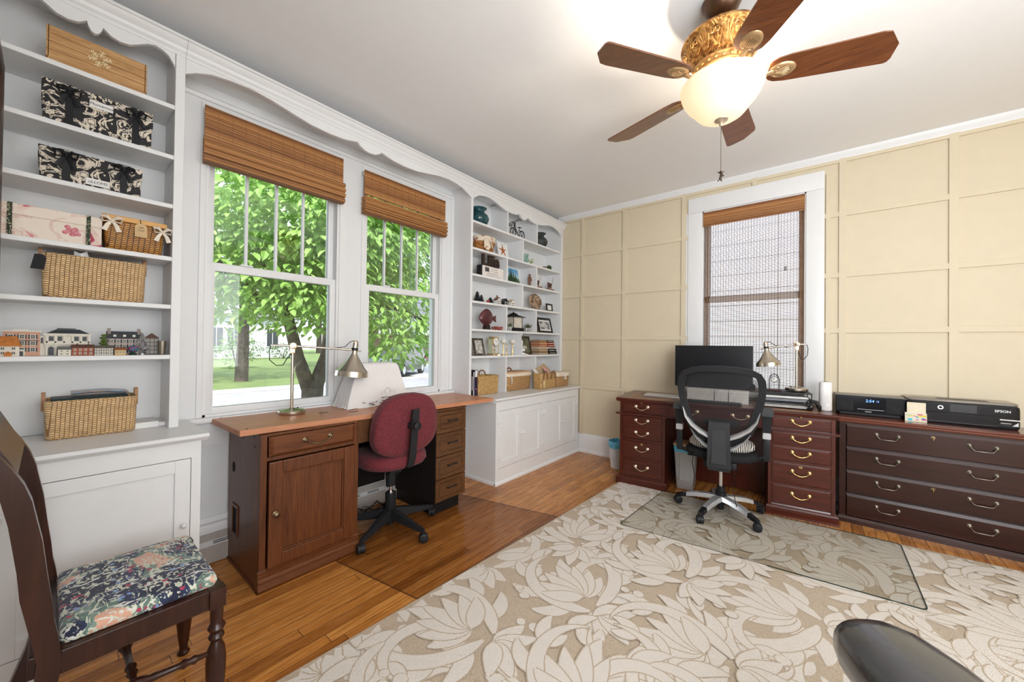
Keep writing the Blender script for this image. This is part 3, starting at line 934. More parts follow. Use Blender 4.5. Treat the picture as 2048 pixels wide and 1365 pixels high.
# local: front is -y (world -x); x is world -y
def pad_outline(hw_t, hw_b, z0, z1, n=10, pw=2.6):
    pts = []
    zc, hz = (z0 + z1) / 2, (z1 - z0) / 2
    for i in range(4 * n):
        a = 2 * PI * i / (4 * n)
        ca, sa = math.cos(a), math.sin(a)
        x = sgn(ca) * abs(ca) ** (2 / pw); z = sgn(sa) * abs(sa) ** (2 / pw)
        hw = hw_b + (hw_t - hw_b) * (z + 1) / 2
        pts.append((x * hw, zc + z * hz))
    return pts
def pad(b, outl, ys, lean=0):
    """ys: list of (y, inset factor)"""
    cz = sum(p[1] for p in outl) / len(outl)
    rings = []
    for y, f in ys: rings.append([(p[0] * f, y + (p[1] - cz) * lean, cz + (p[1] - cz) * f) for p in outl])
    b.loft(rings)
b = B(); ol = pad_outline(.205, .245, .505, .892)
pad(b, ol, [(-.236, .80), (-.250, .90), (-.236, .985), (-.212, 1.0), (-.205, .985), (-.200, 1.0), (-.180, .995), (-.165, .97), (-.158, .90)], -.0) if False else None
pad(b, ol, [(.105, .70), (.100, .88), (.112, .97), (.135, 1.0), (.150, .985), (.155, .985), (.160, 1.0), (.182, .99), (.195, .95), (.200, .80)], .10)
part('backrest', b, BURG, root, smooth=60)
b = B()
sp = [(p[0], p[1]) for p in pad_outline(.225, .205, -.235, .215)]
rings = [[(p[0] * f, p[1] * f - .02, z) for p in sp] for z, f in ((.425, .80), (.432, .93), (.455, 1.0), (.468, .99), (.472, .99), (.485, .985), (.503, .95), (.512, .80), (.514, .4))]
b.loft(rings)
part('seat', b, BURG, root, smooth=60)
b = B()
bar = [(.255 + .0, .80), (.247, .70), (.235, .60), (.224, .50), (.205, .445), (.16, .432), (.05, .428)]
rings = []
for i, (y, z) in enumerate(bar):
    y0, z0 = bar[max(0, i - 1)]; y1, z1 = bar[min(len(bar) - 1, i + 1)]
    dy, dz = y1 - y0, z1 - z0; L = math.hypot(dy, dz); ny, nz_ = -dz / L * .006, dy / L * .006
    hw = .024
    rings.append([(-hw, y + ny, z + nz_), (hw, y + ny, z + nz_), (hw, y - ny, z - nz_), (-hw, y - ny, z - nz_)])
b.loft(rings)
part('back_bar', b, BLACKM, root, smooth=30)
b = B(); b.lathe([(.008, 0), (.008, .012), (.022, .014), (.025, .022), (.025, .034), (.018, .038)], (.0, .243, .70), 20, 'y')
b.box(-.02, .02, .19, .25, .68, .715)
part('knob', b, BLACK, root, smooth=40)
b = B(); b.box(-.11, .11, -.13, .10, .408, .428, .004); b.box(-.045, .045, -.06, .06, .37, .412, .006); b.cyl((0, 0, .40), (0, 0, .28), .036, .030, 20)
part('seat_mechanism', b, BLACKM, root, smooth=40)
b = B(); b.cyl((0, 0, .12), (0, 0, .30), .011, n=14); b.lathe([(.022, .236), (.022, .243), (.012, .244)], (0, 0, 0), 16)
part('gas_lift', b, STEEL, root, smooth=40)
b = B(); b.lathe([(.020, .035), (.020, .06), (.034, .08), (.034, .235), (.028, .236)], (0, 0, 0), 20)
part('column', b, BLACK, root, smooth=40)
def castor(parent, x, y, ang, r, mat, hood=None):
    b = B()
    ca, sa = math.cos(ang), math.sin(ang)
    for sd in (-1, 1):
        M = Matrix.Translation((x, y, r)) @ Matrix.Rotation(ang, 4, 'Z')
        b.tr(M)
        b.lathe([(r * .55, -.003 + sd * .012 - .009), (r, -.007 + sd * .012), (r, .007 + sd * .012), (r * .55, .012 + sd * .012)], (0, 0, 0), 16, 'y')
        b.tr(None)
    b.tr(Matrix.Translation((x, y, r)) @ Matrix.Rotation(ang, 4, 'Z'))
    b.prism([(r * 1.05 * math.cos(t), r * 1.05 * math.sin(t)) for t in [PI * i / 8 - .2 for i in range(9)]], 'y', -.0045, .0045)
    b.cyl((-.004, 0, r * .6), (-.004, 0, r * 1.5), .006, n=8)
    b.tr(None)
    return part('castor', b, mat, parent, smooth=40)
for k in range(5):
    a = math.radians(14 + 25 + 72 * k) - math.radians(25)
    a = math.radians(7 + 72 * k) + R90      # world angle turned into the chair's frame
    ca, sa = math.cos(a), math.sin(a)
    b = B()
    rings = []
    for t, hw, z0, z1 in ((.02, .022, .075, .135), (.10, .020, .070, .120), (.20, .017, .062, .098), (.275, .014, .058, .084), (.300, .010, .060, .078)):
        cx, cy = ca * t, sa * t; nx, ny = -sa * hw, ca * hw
        rings.append([(cx - nx, cy - ny, z0), (cx + nx, cy + ny, z0), (cx + nx * .7, cy + ny * .7, z1), (cx - nx * .7, cy - ny * .7, z1)])
    b.loft(rings)
    part('base_leg', b, BLACK, root, smooth=30)
    castor(root, ca * .30, sa * .30, a + .9, .027, BLACK)

# ---------------- mahogany executive desk, turned a little from the back wall
DR = math.atan2(.196, 1.485)
root = thing('executive_desk', 'mahogany two-pedestal desk with brass bail handles in front of the back window', 'desk', (-1.378, 3.165, 0), DR)
vb = lambda u: .632 - .1320 * u
H = .747
b = B()
poly = [(-.004, -.012), (1.502, -.012), (1.502, vb(1.502)), (-.004, vb(-.004))]
def inset_poly(p, d):
    cx = sum(a for a, _ in p) / len(p); cy = sum(c for _, c in p) / len(p)
    return [(a - sgn(a - cx) * d, c - sgn(c - cy) * d) for a, c in p]
rings = [[(x, y, z) for x, y in inset_poly(poly, ins)] for z, ins in ((H - .032, .012), (H - .026, .006), (H - .018, .004), (H - .012, .0), (H - .004, .0), (H, .005))]
b.loft(rings)
part('desk_top', b, MAHOG, root, smooth=25)
b = B()
for x0, x1 in ((.07, .43), (.46, 1.05), (1.08, 1.43)): b.prism([(x0, .035), (x1, .035), (x1, vb(x1) - .06), (x0, vb(x0) - .06)], 'z', H - .001, H + .0006)
lt = part('leather_inset', b, plain('brown_leather', (.20, .085, .05), .38, var=.15, vs=30, bump=.25, bs=260), root, smooth=0, label='brown leather writing surface')
b = B()
GOLD = plain('gold_tooling', (.62, .42, .18), .4, .6)
for x0, x1 in ((.07, .43), (.46, 1.05), (1.08, 1.43)):
    for ins in (.016, .026):
        q = [(x0 + ins, .035 + ins), (x1 - ins, .035 + ins), (x1 - ins, vb(x1) - .06 - ins), (x0 + ins, vb(x0) - .06 - ins)]
        for j in range(4):
            p0, p1 = q[j], q[(j + 1) % 4]
            b.cyl((p0[0], p0[1], H + .0005), (p1[0], p1[1], H + .0005), .0008, n=4)
part('gold_line', b, GOLD, lt, smooth=0)
PED = ((.030, .400, .0, .415), (1.105, 1.482, 1.093, 1.500))
ROWS = [(.632, .708), (.512, .598), (.404, .497), (.241, .383), (.087, .221)]
for pi_, (x0, x1, q0, q1) in enumerate(PED):
    b = B()
    yb = lambda x: vb(x) - .03
    b.prism([(x0, .018), (x1, .018), (x1, yb(x1)), (x0, yb(x0))], 'z', .06, H - .032)
    b.box(x0, x0 + .022, .004, .02, .07, H - .032); b.box(x1 - .022, x1, .004, .02, .07, H - .032)
    for z in (.230, .392, .503): b.box(x0 + .02, x1 - .02, .006, .02, z - .008, z + .008)
    b.box(x0 + .02, x1 - .02, .006, .02, .70, H - .032)
    part('pedestal', b, MAHOGV, root, smooth=0)
    b = B()
    prof = [(0, 0), (0, .055), (.006, .066), (.014, .070), (.018, .080)]
    rings = []
    for ins, z in prof: rings.append([(q0 + ins, -.006 + ins, z), (q1 - ins, -.006 + ins, z), (q1 - ins, yb(q1) - ins, z), (q0 + ins, yb(q0) - ins, z)])
    b.loft(rings)
    part('plinth', b, MAHOG, root, smooth=25)
    for ri, (z0, z1) in enumerate(ROWS):
        b = B()
        a0, a1 = x0 + .024, x1 - .024
        b.box(a0, a1, .001, .016, z0, z1, .002)
        b.box(a0 + .008, a1 - .008, -.001, .01, z0 + .008, z1 - .008, .0015)
        dr = part('drawer', b, MAHOG, root, smooth=0)
        bail_handle(dr, (a0 + a1) / 2, -.001, z0 + (z1 - z0) * (.62 if ri else .66), .098, BRASSP if pi_ == 0 else BRASS, 'swan', .024)
        if ri == 3:
            b = B(); b.lathe([(.009, 0), (.009, -.0015), (.003, -.002)], ((a0 + a1) / 2, -.001, z1 - .02), 14, 'y', (1.0, 1.2)); b.mat(1).box((a0 + a1) / 2 - .0015, (a0 + a1) / 2 + .0015, -.0035, -.001, z1 - .024, z1 - .016)
            part('keyhole_plate', b, [BRASS, DARKIN], dr)
    b = B(); a0, a1 = x0 + .03, x1 - .03
    b.box(a0, a1, -.003, .02, .7115, .7165)
    sl = part('writing_slide', b, MAHOG, root, smooth=0)
    b = B(); b.lathe([(.002, 0), (.002, -.004), (.0055, -.006), (.005, -.010), (.002, -.012)], ((a0 + a1) / 2, -.003, .714), 10, 'y'); part('knob', b, BRASS, sl)
b = B()
b.prism([(-.006, -.006), (.415, -.006), (.415, .03), (1.09, .03), (1.09, -.006), (1.506, -.006), (1.506, vb(1.5) - .02), (-.006, vb(0) - .02)], 'z', .604, .618)
part('waist_moulding', b, MAHOG, root, smooth=0)
b = B(); b.box(.40, 1.105, .012, .05, .618, H - .032)
part('apron', b, MAHOG, root, smooth=0)
b = B(); b.box(.425, 1.08, .004, .016, .632, .708, .002)
dr = part('drawer', b, MAHOG, root, smooth=0)
bail_handle(dr, .59, .004, .682, .098, BRASSP, 'swan', .024); bail_handle(dr, .93, .004, .682, .098, BRASSP, 'swan', .024)
b = B(); b.prism([(.39, vb(.4) - .12), (1.11, vb(1.1) - .12), (1.11, vb(1.1) - .10), (.39, vb(.4) - .10)], 'z', .015, .62)
part('modesty_panel', b, MAHOGV, root, smooth=0)

# ---------------- lateral file cabinet at the right edge
root = thing('file_cabinet', 'dark mahogany four-drawer lateral file cabinet under the printer', 'cabinet', (.115, 3.51, 0))
w, d, h = .885, .296, .724
b = B()
b.box(.0, w, .02, d, .02, h - .03); b.box(0, .032, .0, .03, .04, h - .03); b.box(w - .032, w, .0, .03, .04, h - .03)
b.box(.03, w - .03, .002, .03, .675, h - .03)
part('carcass', b, FILEW, root, smooth=0)
b = B(); rings = [[(-ins, -ins, z), (w + ins, -ins, z), (w + ins, d, z), (-ins, d, z)] for ins, z in ((.004, h - .034), (.010, h - .026), (.010, h - .018), (.016, h - .012), (.016, h - .004), (.011, h))]
b.loft(rings)
part('cabinet_top', b, wood('file_cabinet_top', (.11, .03, .016, 1), (.14, .04, .022, 1), (.17, .05, .03, 1), 'x', 1.1, .22, .4), root, smooth=25)
b = B(); rings = [[(-ins, -ins, z), (w + ins, -ins, z), (w + ins, d, z), (-ins, d, z)] for ins, z in ((.014, 0), (.014, .026), (.008, .034), (.002, .042))]
b.loft(rings)
part('plinth', b, FILEW, root, smooth=25)
FHAND = plain('dark_pewter', (.20, .18, .15), .32, 1, .15)
for i in range(4):
    z1 = .680 - i * .1605; z0 = z1 - .152
    b = B()
    x0, x1 = .036, w - .036
    b.loft([[(x0, .02, z0), (x1, .02, z0), (x1, .02, z1), (x0, .02, z1)], [(x0, .002, z0), (x1, .002, z0), (x1, .002, z1), (x0, .002, z1)], [(x0 + .004, -.006, z0 + .004), (x1 - .004, -.006, z0 + .004), (x1 - .004, -.006, z1 - .018), (x0 + .004, -.006, z1 - .018)]])
    dr = part('drawer', b, FILEW, root, smooth=0)
    for xc in (.238, .642): bail_handle(dr, xc, -.006, z0 + .096, .104, FHAND, 'swan2', .026)
    if i in (0, 2):
        b = B(); b.lathe([(.011, 0), (.011, -.0015), (.004, -.002)], (w / 2, -.006, z1 - .034), 14, 'y', (.9, 1.0)); b.mat(1).box(w / 2 - .001, w / 2 + .001, -.02, -.006, z1 - .048, z1 - .030)
        part('lock', b, [ABRASS, BRASS], dr)

# ---------------- mesh office chair (faces the desk)
def mesh_mat(name, col, cover):
    k = N(name)
    sp = k.n('SeparateXYZ'); k.l(k.obj(), sp.inputs[0])
    a = k.math('SINE', k.math('MULTIPLY', sp.outputs[0], 700)); c = k.math('SINE', k.math('MULTIPLY', sp.outputs[2], 900))
    hole = k.math('GREATER_THAN', k.math('MULTIPLY', a, c), cover)
    tr = k.n('BsdfTransparent'); ms = k.n('MixShader')
    k.set(Base_Color=col, Roughness=.7)
    k.l(hole, ms.inputs[0]); k.l(k.b.outputs[0], ms.inputs[1]); k.l(tr.outputs[0], ms.inputs[2])
    k.l(ms.outputs[0], k.t.nodes['Material Output'].inputs[0])
    return k.m
root = thing('mesh_office_chair', 'black mesh-back office chair with silver star base on the glass chair mat', 'chair', (-.54, 3.05, 0), PI + DR)
HALF = [(0, 1.074), (.10, 1.070), (.18, 1.056), (.232, 1.028), (.256, .985), (.262, .93), (.254, .86), (.236, .77), (.212, .69), (.180, .62), (.135, .565), (.08, .530), (0, .515)]
outl = HALF + [(-x, z) for x, z in HALF[-2:0:-1]]
def by(z): return .20 + .035 * ((z - .75) / .3) ** 2 * (1 if z > .75 else -1.0)
b = B()
n = len(outl); vs = []; fs = []
cz = .80
for i, (x, z) in enumerate(outl):
    wd = .050 if z > .6 else .060
    if z > 1.0: wd = .040
    L = math.hypot(x, z - cz); fx, fz = 1 - wd / L, 1 - wd / L
    xi, zi = x * fx, cz + (z - cz) * fz
    y = by(z)
    vs += [(x, y - .012, z), (x * .995, y + .016, z), (xi, y + .012, zi), (xi, y - .012, zi)]
for i in range(n):
    j = (i + 1) % n
    for q in range(4):
        r = (q + 1) % 4
        fs.append((i * 4 + q, i * 4 + r, j * 4 + r, j * 4 + q))
b.add(vs, fs)
part('back_frame', b, plain('black_chair_plastic', (.016, .016, .018), .38), root, smooth=60)
b = B()
rows = []
for t in range(11):
    f = (t / 10)
    rows.append(f)
inn = []
for x, z in outl:
    L = math.hypot(x, z - cz); wd = .048
    inn.append((x * (1 - wd / L), cz + (z - cz) * (1 - wd / L)))
vs = [(0, by(cz) + .02, cz)]; fs = []
for r_ in (.33, .66, 1.0):
    for x, z in inn: vs.append((x * r_, by(cz + (z - cz) * r_) + .02 * (1 - r_ * r_), cz + (z - cz) * r_))
for i in range(n):
    j = (i + 1) % n
    fs.append((0, 1 + i, 1 + j))
    for r_ in (0, 1): fs.append((1 + r_ * n + i, 1 + (r_ + 1) * n + i, 1 + (r_ + 1) * n + j, 1 + r_ * n + j))
b.add(vs, fs)
part('back_mesh', b, mesh_mat('black_mesh', (.012, .012, .014, 1), -.05), root)
b = B()
vs = []
b.prism([(-.20, .955), (-.14, 1.0), (0, 1.012), (.14, 1.0), (.20, .955), (.198, .92), (-.198, .92)], 'y', .212, .222)
part('head_band', b, plain('black_band', (.014, .014, .016), .8), root)
b = B()
for sd in (-1, 1):
    pts = [(sd * .045, .255, .60), (sd * .11, .245, .628), (sd * .165, .232, .665), (sd * .205, .215, .715), (sd * .228, .208, .79)]
    b.tube(pts, [.042, .042, .034, .022, .006], 10, (1.0, .35))
    pts = [(sd * .04, .25, .52), (sd * .09, .238, .545), (sd * .14, .225, .585), (sd * .175, .215, .635)]
    b.tube(pts, [.034, .028, .018, .008], 10, (1.0, .35))
part('lumbar_bracket', b, SILVER, root, smooth=60)
b = B()
b.prism([(.11, .672), (.10, .705), (0, .715), (-.10, .705), (-.11, .672), (0, .66)], 'y', .165, .185)
part('lumbar_pad', b, plain('black_pad', (.02, .02, .022), .7), root)
b = B()
b.loft([[(-.060, .262, .712), (.060, .262, .712), (.060, .292, .706), (-.060, .292, .706)], [(-.062, .258, .55), (.062, .258, .55), (.066, .300, .55), (-.066, .300, .55)],
        [(-.060, .19, .43), (.060, .19, .43), (.070, .285, .412), (-.070, .285, .412)], [(-.06, .17, .41), (.06, .17, .41), (.062, .27, .385), (-.062, .27, .385)]])
part('spine', b, plain('grey_black_plastic', (.030, .031, .034), .45), root, smooth=20)
b = B(); b.loft([[(-.036, .2935, .66), (.036, .2935, .66), (.044, .301, .44), (-.044, .301, .44)], [(-.036, .297, .66), (.036, .297, .66), (.044, .304, .44), (-.044, .304, .44)]])
part('spine_cover', b, plain('grey_black_cover', (.038, .039, .043), .4), root, smooth=0)
b = B()
sp = [(p[0], p[1]) for p in pad_outline(.235, .225, -.27, .20)]
rings = [[(p[0] * f, p[1] * f, z + .03 * max(0, p[1]) ) for p in sp] for z, f in ((.415, .82), (.425, .95), (.445, 1.0), (.462, .985), (.474, .93), (.480, .75))]
b.loft(rings)
part('seat', b, plain('black_seat_mesh', (.015, .015, .016), .85, var=.3, vs=160, bump=.6, bs=300), root, smooth=60)
b = B(); b.box(-.10, .10, -.12, .16, .375, .42, .01); b.cyl((0, 0, .40), (0, 0, .33), .03, n=16); b.cyl((.08, 0, .395), (.22, -.03, .39), .006)
part('tilt_mechanism', b, BLACKM, root, smooth=40)
for sd in (-1, 1):
    x = sd * .268
    b = B(); b.prism([(x - .033, -.08), (x + .033, -.08), (x + .040, .04), (x + .030, .15), (x - .030, .15), (x - .040, .04)], 'z', .752, .782)
    arm = part('armrest_pad', b, plain('grey_black_pad', (.045, .047, .052), .42), root, smooth=20)
    b = B(); b.loft([[(x - .022, .015, .60), (x + .022, .015, .60), (x + .022, .065, .60), (x - .022, .065, .60)], [(x - .028, .0, .752), (x + .028, .0, .752), (x + .028, .08, .752), (x - .028, .08, .752)]])
    b.box(x - .019, x + .019, .018, .062, .44, .60, .004)
    b.loft([[(x - .02, .02, .44), (x + .02, .02, .44), (x + .02, .06, .47), (x - .02, .06, .47)], [(x - sd * .14 - .02, .02, .40), (x - sd * .14 + .02, .02, .40), (x - sd * .14 + .02, .06, .425), (x - sd * .14 - .02, .06, .425)]])
    part('armrest_post', b, plain('black_chair_plastic', (.016, .016, .018), .38), root, smooth=20)
    b = B(); b.box(x - .0235, x + .0235, .012, .068, .588, .640, .004)
    part('armrest_collar', b, SILVER, root, smooth=0, label='silver collar')
b = B(); b.cyl((0, 0, .14), (0, 0, .36), .013, n=16)
part('gas_lift', b, STEEL, root, smooth=40)
b = B(); b.lathe([(.022, .045), (.022, .07), (.034, .085), (.034, .165), (.027, .17), (.027, .205), (.024, .206)], (0, 0, 0), 20)
part('column', b, BLACK, root, smooth=40)
RUGZ = .011
for k in range(5):
    a = math.radians(183 + 72 * k) - (PI + DR)
    ca, sa = math.cos(a), math.sin(a)
    rings = []
    for t, hw, z0, z1 in ((.02, .030, .112, .142), (.09, .028, .110, .138), (.17, .024, .100, .127), (.225, .020, .086, .112)):
        cx, cy = ca * t, sa * t; nx, ny = -sa * hw, ca * hw
        rings.append([(cx - nx, cy - ny, z0), (cx + nx, cy + ny, z0), (cx + nx * .75, cy + ny * .75, z1), (cx - nx * .75, cy - ny * .75, z1)])
    b = B(); b.loft(rings); leg = part('base_leg', b, SILVER, root, smooth=30)
    rings = []
    for t, hw, z0, z1 in ((.222, .0195, .084, .1115), (.262, .020, .074, .098), (.290, .016, .070, .088), (.300, .008, .072, .080)):
        cx, cy = ca * t, sa * t; nx, ny = -sa * hw, ca * hw
        rings.append([(cx - nx, cy - ny, z0), (cx + nx, cy + ny, z0), (cx + nx * .75, cy + ny * .75, z1), (cx - nx * .75, cy - ny * .75, z1)])
    b = B(); b.loft(rings); part('leg_tip', b, BLACKG, leg, smooth=30)
    c = castor(root, ca * .285, sa * .285, a + .7, .0265, BLACK)
    c.location.z = .016
for pts in ([(.155, .19, .48), (.165, .20, .40), (.150, .205, .31), (.160, .20, .235)], [(-.07, .18, .44), (-.085, .2, .34), (-.080, .19, .25), (-.10, .195, .15)]):
    b = B(); b.tube(pts, .009, 6, (1, .25)); part('strap', b, plain('black_webbing', (.012, .012, .013), .8), root)

def stripes(name, c1, c2, sc):
    k = N(name)
    w = k.n('TexWave', Scale=sc, Distortion=2.5); w.inputs['Detail'].default_value = 1
    k.l(k.obj(), w.inputs['Vector'])
    k.set(Base_Color=k.ramp(w.outputs['Fac'], [(.45, c1), (.55, c2)]), Roughness=.85)
    return k.m
root = thing('seat_pillow', 'black and cream patterned cushion on the seat of the mesh chair', 'cushion', (-.54, 3.05, .478), PI + DR)
b = B(); sp = [(p[0] * .92, p[1] * .9 + .0) for p in pad_outline(.225, .225, -.20, .185)]
b.loft([[(p[0] * f, p[1] * f, z + .03 * max(0, p[1])) for p in sp] for z, f in ((.003, .85), (.02, .98), (.035, 1.0), (.055, .94), (.068, .75), (.072, .4))])
part('cover', b, stripes('black_cream_fabric', (.02, .018, .018, 1), (.70, .66, .60, 1), 26), root, smooth=60)

# ---------------- ceiling fan with light
FX, FY = -.332, 1.826
root = thing('ceiling_fan', 'five-blade ceiling fan with gilded scrollwork motor and glowing glass bowl', 'ceiling fan', (FX, FY, CZ))
BRONZE = plain('brown_bronze', (.115, .062, .036), .34, .75, .1)
def gilt():
    k = N('gilded_scrollwork')
    sp = k.n('SeparateXYZ'); k.l(k.obj(), sp.inputs[0])
    ang = k.math('ARCTAN2', sp.outputs[1], sp.outputs[0])
    cb = k.n('CombineXYZ'); k.l(k.math('MULTIPLY', ang, 2.2), cb.inputs[0]); k.l(k.math('MULTIPLY', sp.outputs[2], 16), cb.inputs[1])
    nz_ = k.noise(cb.outputs[0], 2.0, 2, 1.4)
    k.set(Base_Color=k.ramp(nz_, [(.38, (.20, .075, .018, 1)), (.5, (.42, .19, .05, 1)), (.62, (.62, .34, .11, 1))]), Roughness=.34, Metallic=.75)
    k.bump(nz_, .8, .012)
    return k.m
GILT = gilt()
b = B(); b.lathe([(.075, 0), (.078, -.006), (.078, -.014), (.074, -.02), (.066, -.04), (.05, -.058), (.034, -.066), (.02, -.068)], (0, 0, 0), 32)
part('canopy', b, BRONZE, root, smooth=50)
b = B(); b.ball((0, 0, -.068), .021); b.cyl((0, 0, -.07), (0, 0, -.165), .0125, n=14); b.lathe([(.02, -.13), (.026, -.14), (.03, -.165)], (0, 0, 0), 18)
part('downrod', b, BRONZE, root, smooth=50)
b = B(); b.lathe([(.03, -.155), (.09, -.160), (.148, -.172), (.160, -.180), (.162, -.190), (.156, -.196), (.150, -.205), (.142, -.225), (.128, -.250), (.112, -.270), (.104, -.278), (.104, -.284)], (0, 0, 0), 48)
mot = part('motor_housing', b, GILT, root, smooth=50)
b = B()
for k in range(10):      # raised palmettes on the housing
    a = 2 * PI * k / 10
    for j in (-2, -1, 0, 1, 2):
        aa = a + j * .075
        r0, z0, r1, z1 = .118, -.262, .149 - abs(j) * .004, -.206 - abs(j) * .008
        p0 = (r0 * math.cos(a + j * .03), r0 * math.sin(a + j * .03), z0); p1 = ((r1 + .003) * math.cos(aa), (r1 + .003) * math.sin(aa), z1)
        b.tube([p0, tuple((u_ + w_) / 2 + .002 for u_, w_ in zip(p0, p1)), p1], [.002, .0052, .003], 6)
    aa = a + PI / 10
    for sd in (-1, 1):
        pts = []
        for q in range(8):
            t = q / 7 * 1.7 * PI; rr = .012 * (1 - q / 11)
            an = aa + sd * (.055 + rr * math.sin(t) / .14); zz = -.212 - rr + rr * math.cos(t)
            rad = .151 + (zz + .205) * .42
            pts.append((rad * math.cos(an), rad * math.sin(an), zz))
        b.tube(pts, .003, 6)
part('scrollwork', b, plain('gilt_relief', (.60, .33, .11), .33, .75, .1), mot, smooth=60)
b = B(); b.lathe([(.104, -.284), (.112, -.288), (.114, -.294), (.108, -.300), (.104, -.312), (.108, -.318), (.106, -.324), (.086, -.328), (.080, -.352), (.080, -.356)], (0, 0, 0), 40)
part('motor_collar', b, plain('gilt_band', (.55, .32, .12), .32, .7, .1), root, smooth=40)
b = B()
for k in range(24):
    a = 2 * PI * k / 24
    b.ball((.109 * math.cos(a), .109 * math.sin(a), -.306), .0065, (1, 1, .9), 8, 5)
part('beading', b, plain('gilt_relief', (.60, .33, .11), .33, .75, .1), root, smooth=60)
BLADE = wood('walnut_fan_blade', (.085, .026, .010, 1), (.15, .05, .018, 1), (.21, .075, .027, 1), 'x', 1.6, .28, .35)
for k in range(5):
    a = .321 + 2 * PI * k / 5
    M = Matrix.Rotation(a, 4, 'Z') @ Matrix.Translation((0, 0, -.352)) @ Matrix.Rotation(math.radians(-12), 4, 'X')
    b = B().tr(M)
    o2 = [(.172, -.030), (.180, -.043), (.200, -.056), (.24, -.063), (.52, -.072), (.548, -.066), (.590, -.008), (.592, .055), (.586, .070), (.575, .074), (.24, .060), (.20, .053), (.180, .041), (.172, .030)]
    b.prism(o2, 'z', -.003, .003)
    bl = part('blade', b, BLADE, root, smooth=0)
    b = B().tr(M)
    b.lathe([(.001, -.0105), (.026, -.0105), (.033, -.0085), (.036, -.003)], (.222, 0, 0), 28, 'z', (1.32, 1.0))
    for j in (-2, -1, 0, 1, 2): b.tube([(.198, j * .003, -.0105), (.225, j * .0075, -.0125), (.246 - abs(j) * .004, j * .0095, -.0108)], [.0018, .0036, .002], 6)
    for sd in (-1, 1): b.tube([(.200 + .008 * math.cos(t), sd * .014 + .008 * math.sin(t), -.0112) for t in [q * .8 for q in range(8)]], .0018, 6)
    b.tube([(.192, 0, -.006), (.165, 0, -.013), (.130, 0, -.012), (.100, 0, .006), (.085, 0, .014)], [.013, .010, .009, .010, .012], 8, (1.0, .6))
    part('blade_arm', b, plain('gilt_arm', (.50, .33, .17), .34, .6, .1), bl, smooth=50)
b = B(); b.lathe([(.079, -.352), (.090, -.358), (.094, -.366), (.094, -.374), (.08, -.375)], (0, 0, 0), 40)
part('light_fitter', b, plain('champagne_metal', (.60, .50, .38), .3, .7, .05), root, smooth=40)
def bowl_mat():
    k = N('alabaster_glass')
    k.set(Base_Color=(.62, .56, .48, 1), Roughness=.35, Emission_Color=(1, .80, .55, 1), Emission_Strength=.30)
    tl = k.n('BsdfTranslucent'); tl.inputs[0].default_value = (.72, .63, .50, 1)
    ms = k.n('MixShader'); ms.inputs[0].default_value = .16
    k.l(k.b.outputs[0], ms.inputs[1]); k.l(tl.outputs[0], ms.inputs[2])
    k.l(ms.outputs[0], k.t.nodes['Material Output'].inputs[0])
    return k.m
b = B(); b.lathe([(.150, -.362), (.160, -.366), (.164, -.372), (.163, -.380), (.158, -.400), (.150, -.420), (.138, -.440), (.124, -.456), (.114, -.466), (.104, -.482), (.088, -.500), (.066, -.514), (.040, -.521), (.02, -.522), (.02, -.519), (.064, -.510), (.086, -.496), (.102, -.478), (.112, -.462), (.136, -.436), (.148, -.416), (.156, -.396), (.159, -.376), (.150, -.368)], (0, 0, 0), 48, cap=False)
part('glass_bowl', b, bowl_mat(), root, smooth=60)
b = B(); b.lathe([(.028, -.518), (.026, -.524), (.014, -.527), (.007, -.534), (.009, -.540), (.006, -.548), (.002, -.55)], (0, 0, 0), 20)
part('finial', b, plain('champagne_metal', (.60, .50, .38), .3, .7, .05), root, smooth=40)
b = B()
for q in range(38): b.ball((0, 0, -.55 - q * .0050), .0019, (1, 1, 1), 6, 4)
part('pull_chain', b, ABRASS, root)
b = B(); z = -.742
b.ball((0, 0, z - .004), .005); b.tube([(0, 0, z), (.003, 0, z - .02), (-.002, 0, z - .034), (.004, 0, z - .046)], [.003, .0065, .005, .002], 8)
for s_, z2, dz in ((-1, z - .012, .010), (1, z - .020, -.006), (-1, z - .034, -.010), (1, z - .014, .008)): b.tube([(0, 0, z2), (s_ * .013, 0, z2 + dz)], [.003, .0015], 6)
part('chain_pendant', b, plain('dark_pendant', (.05, .035, .025), .4, .6), root)
for i, (dx, dy) in enumerate(((-.075, .0), (.06, .045), (.03, -.07))):
    d = bpy.data.lights.new('fan_bulb', 'POINT'); d.energy = 13; d.color = (1, .86, .68); d.shadow_soft_size = .026
    o = bpy.data.objects.new('fan_bulb', d); COL.objects.link(o); o.parent = root; o.location = (dx, dy, -.425)

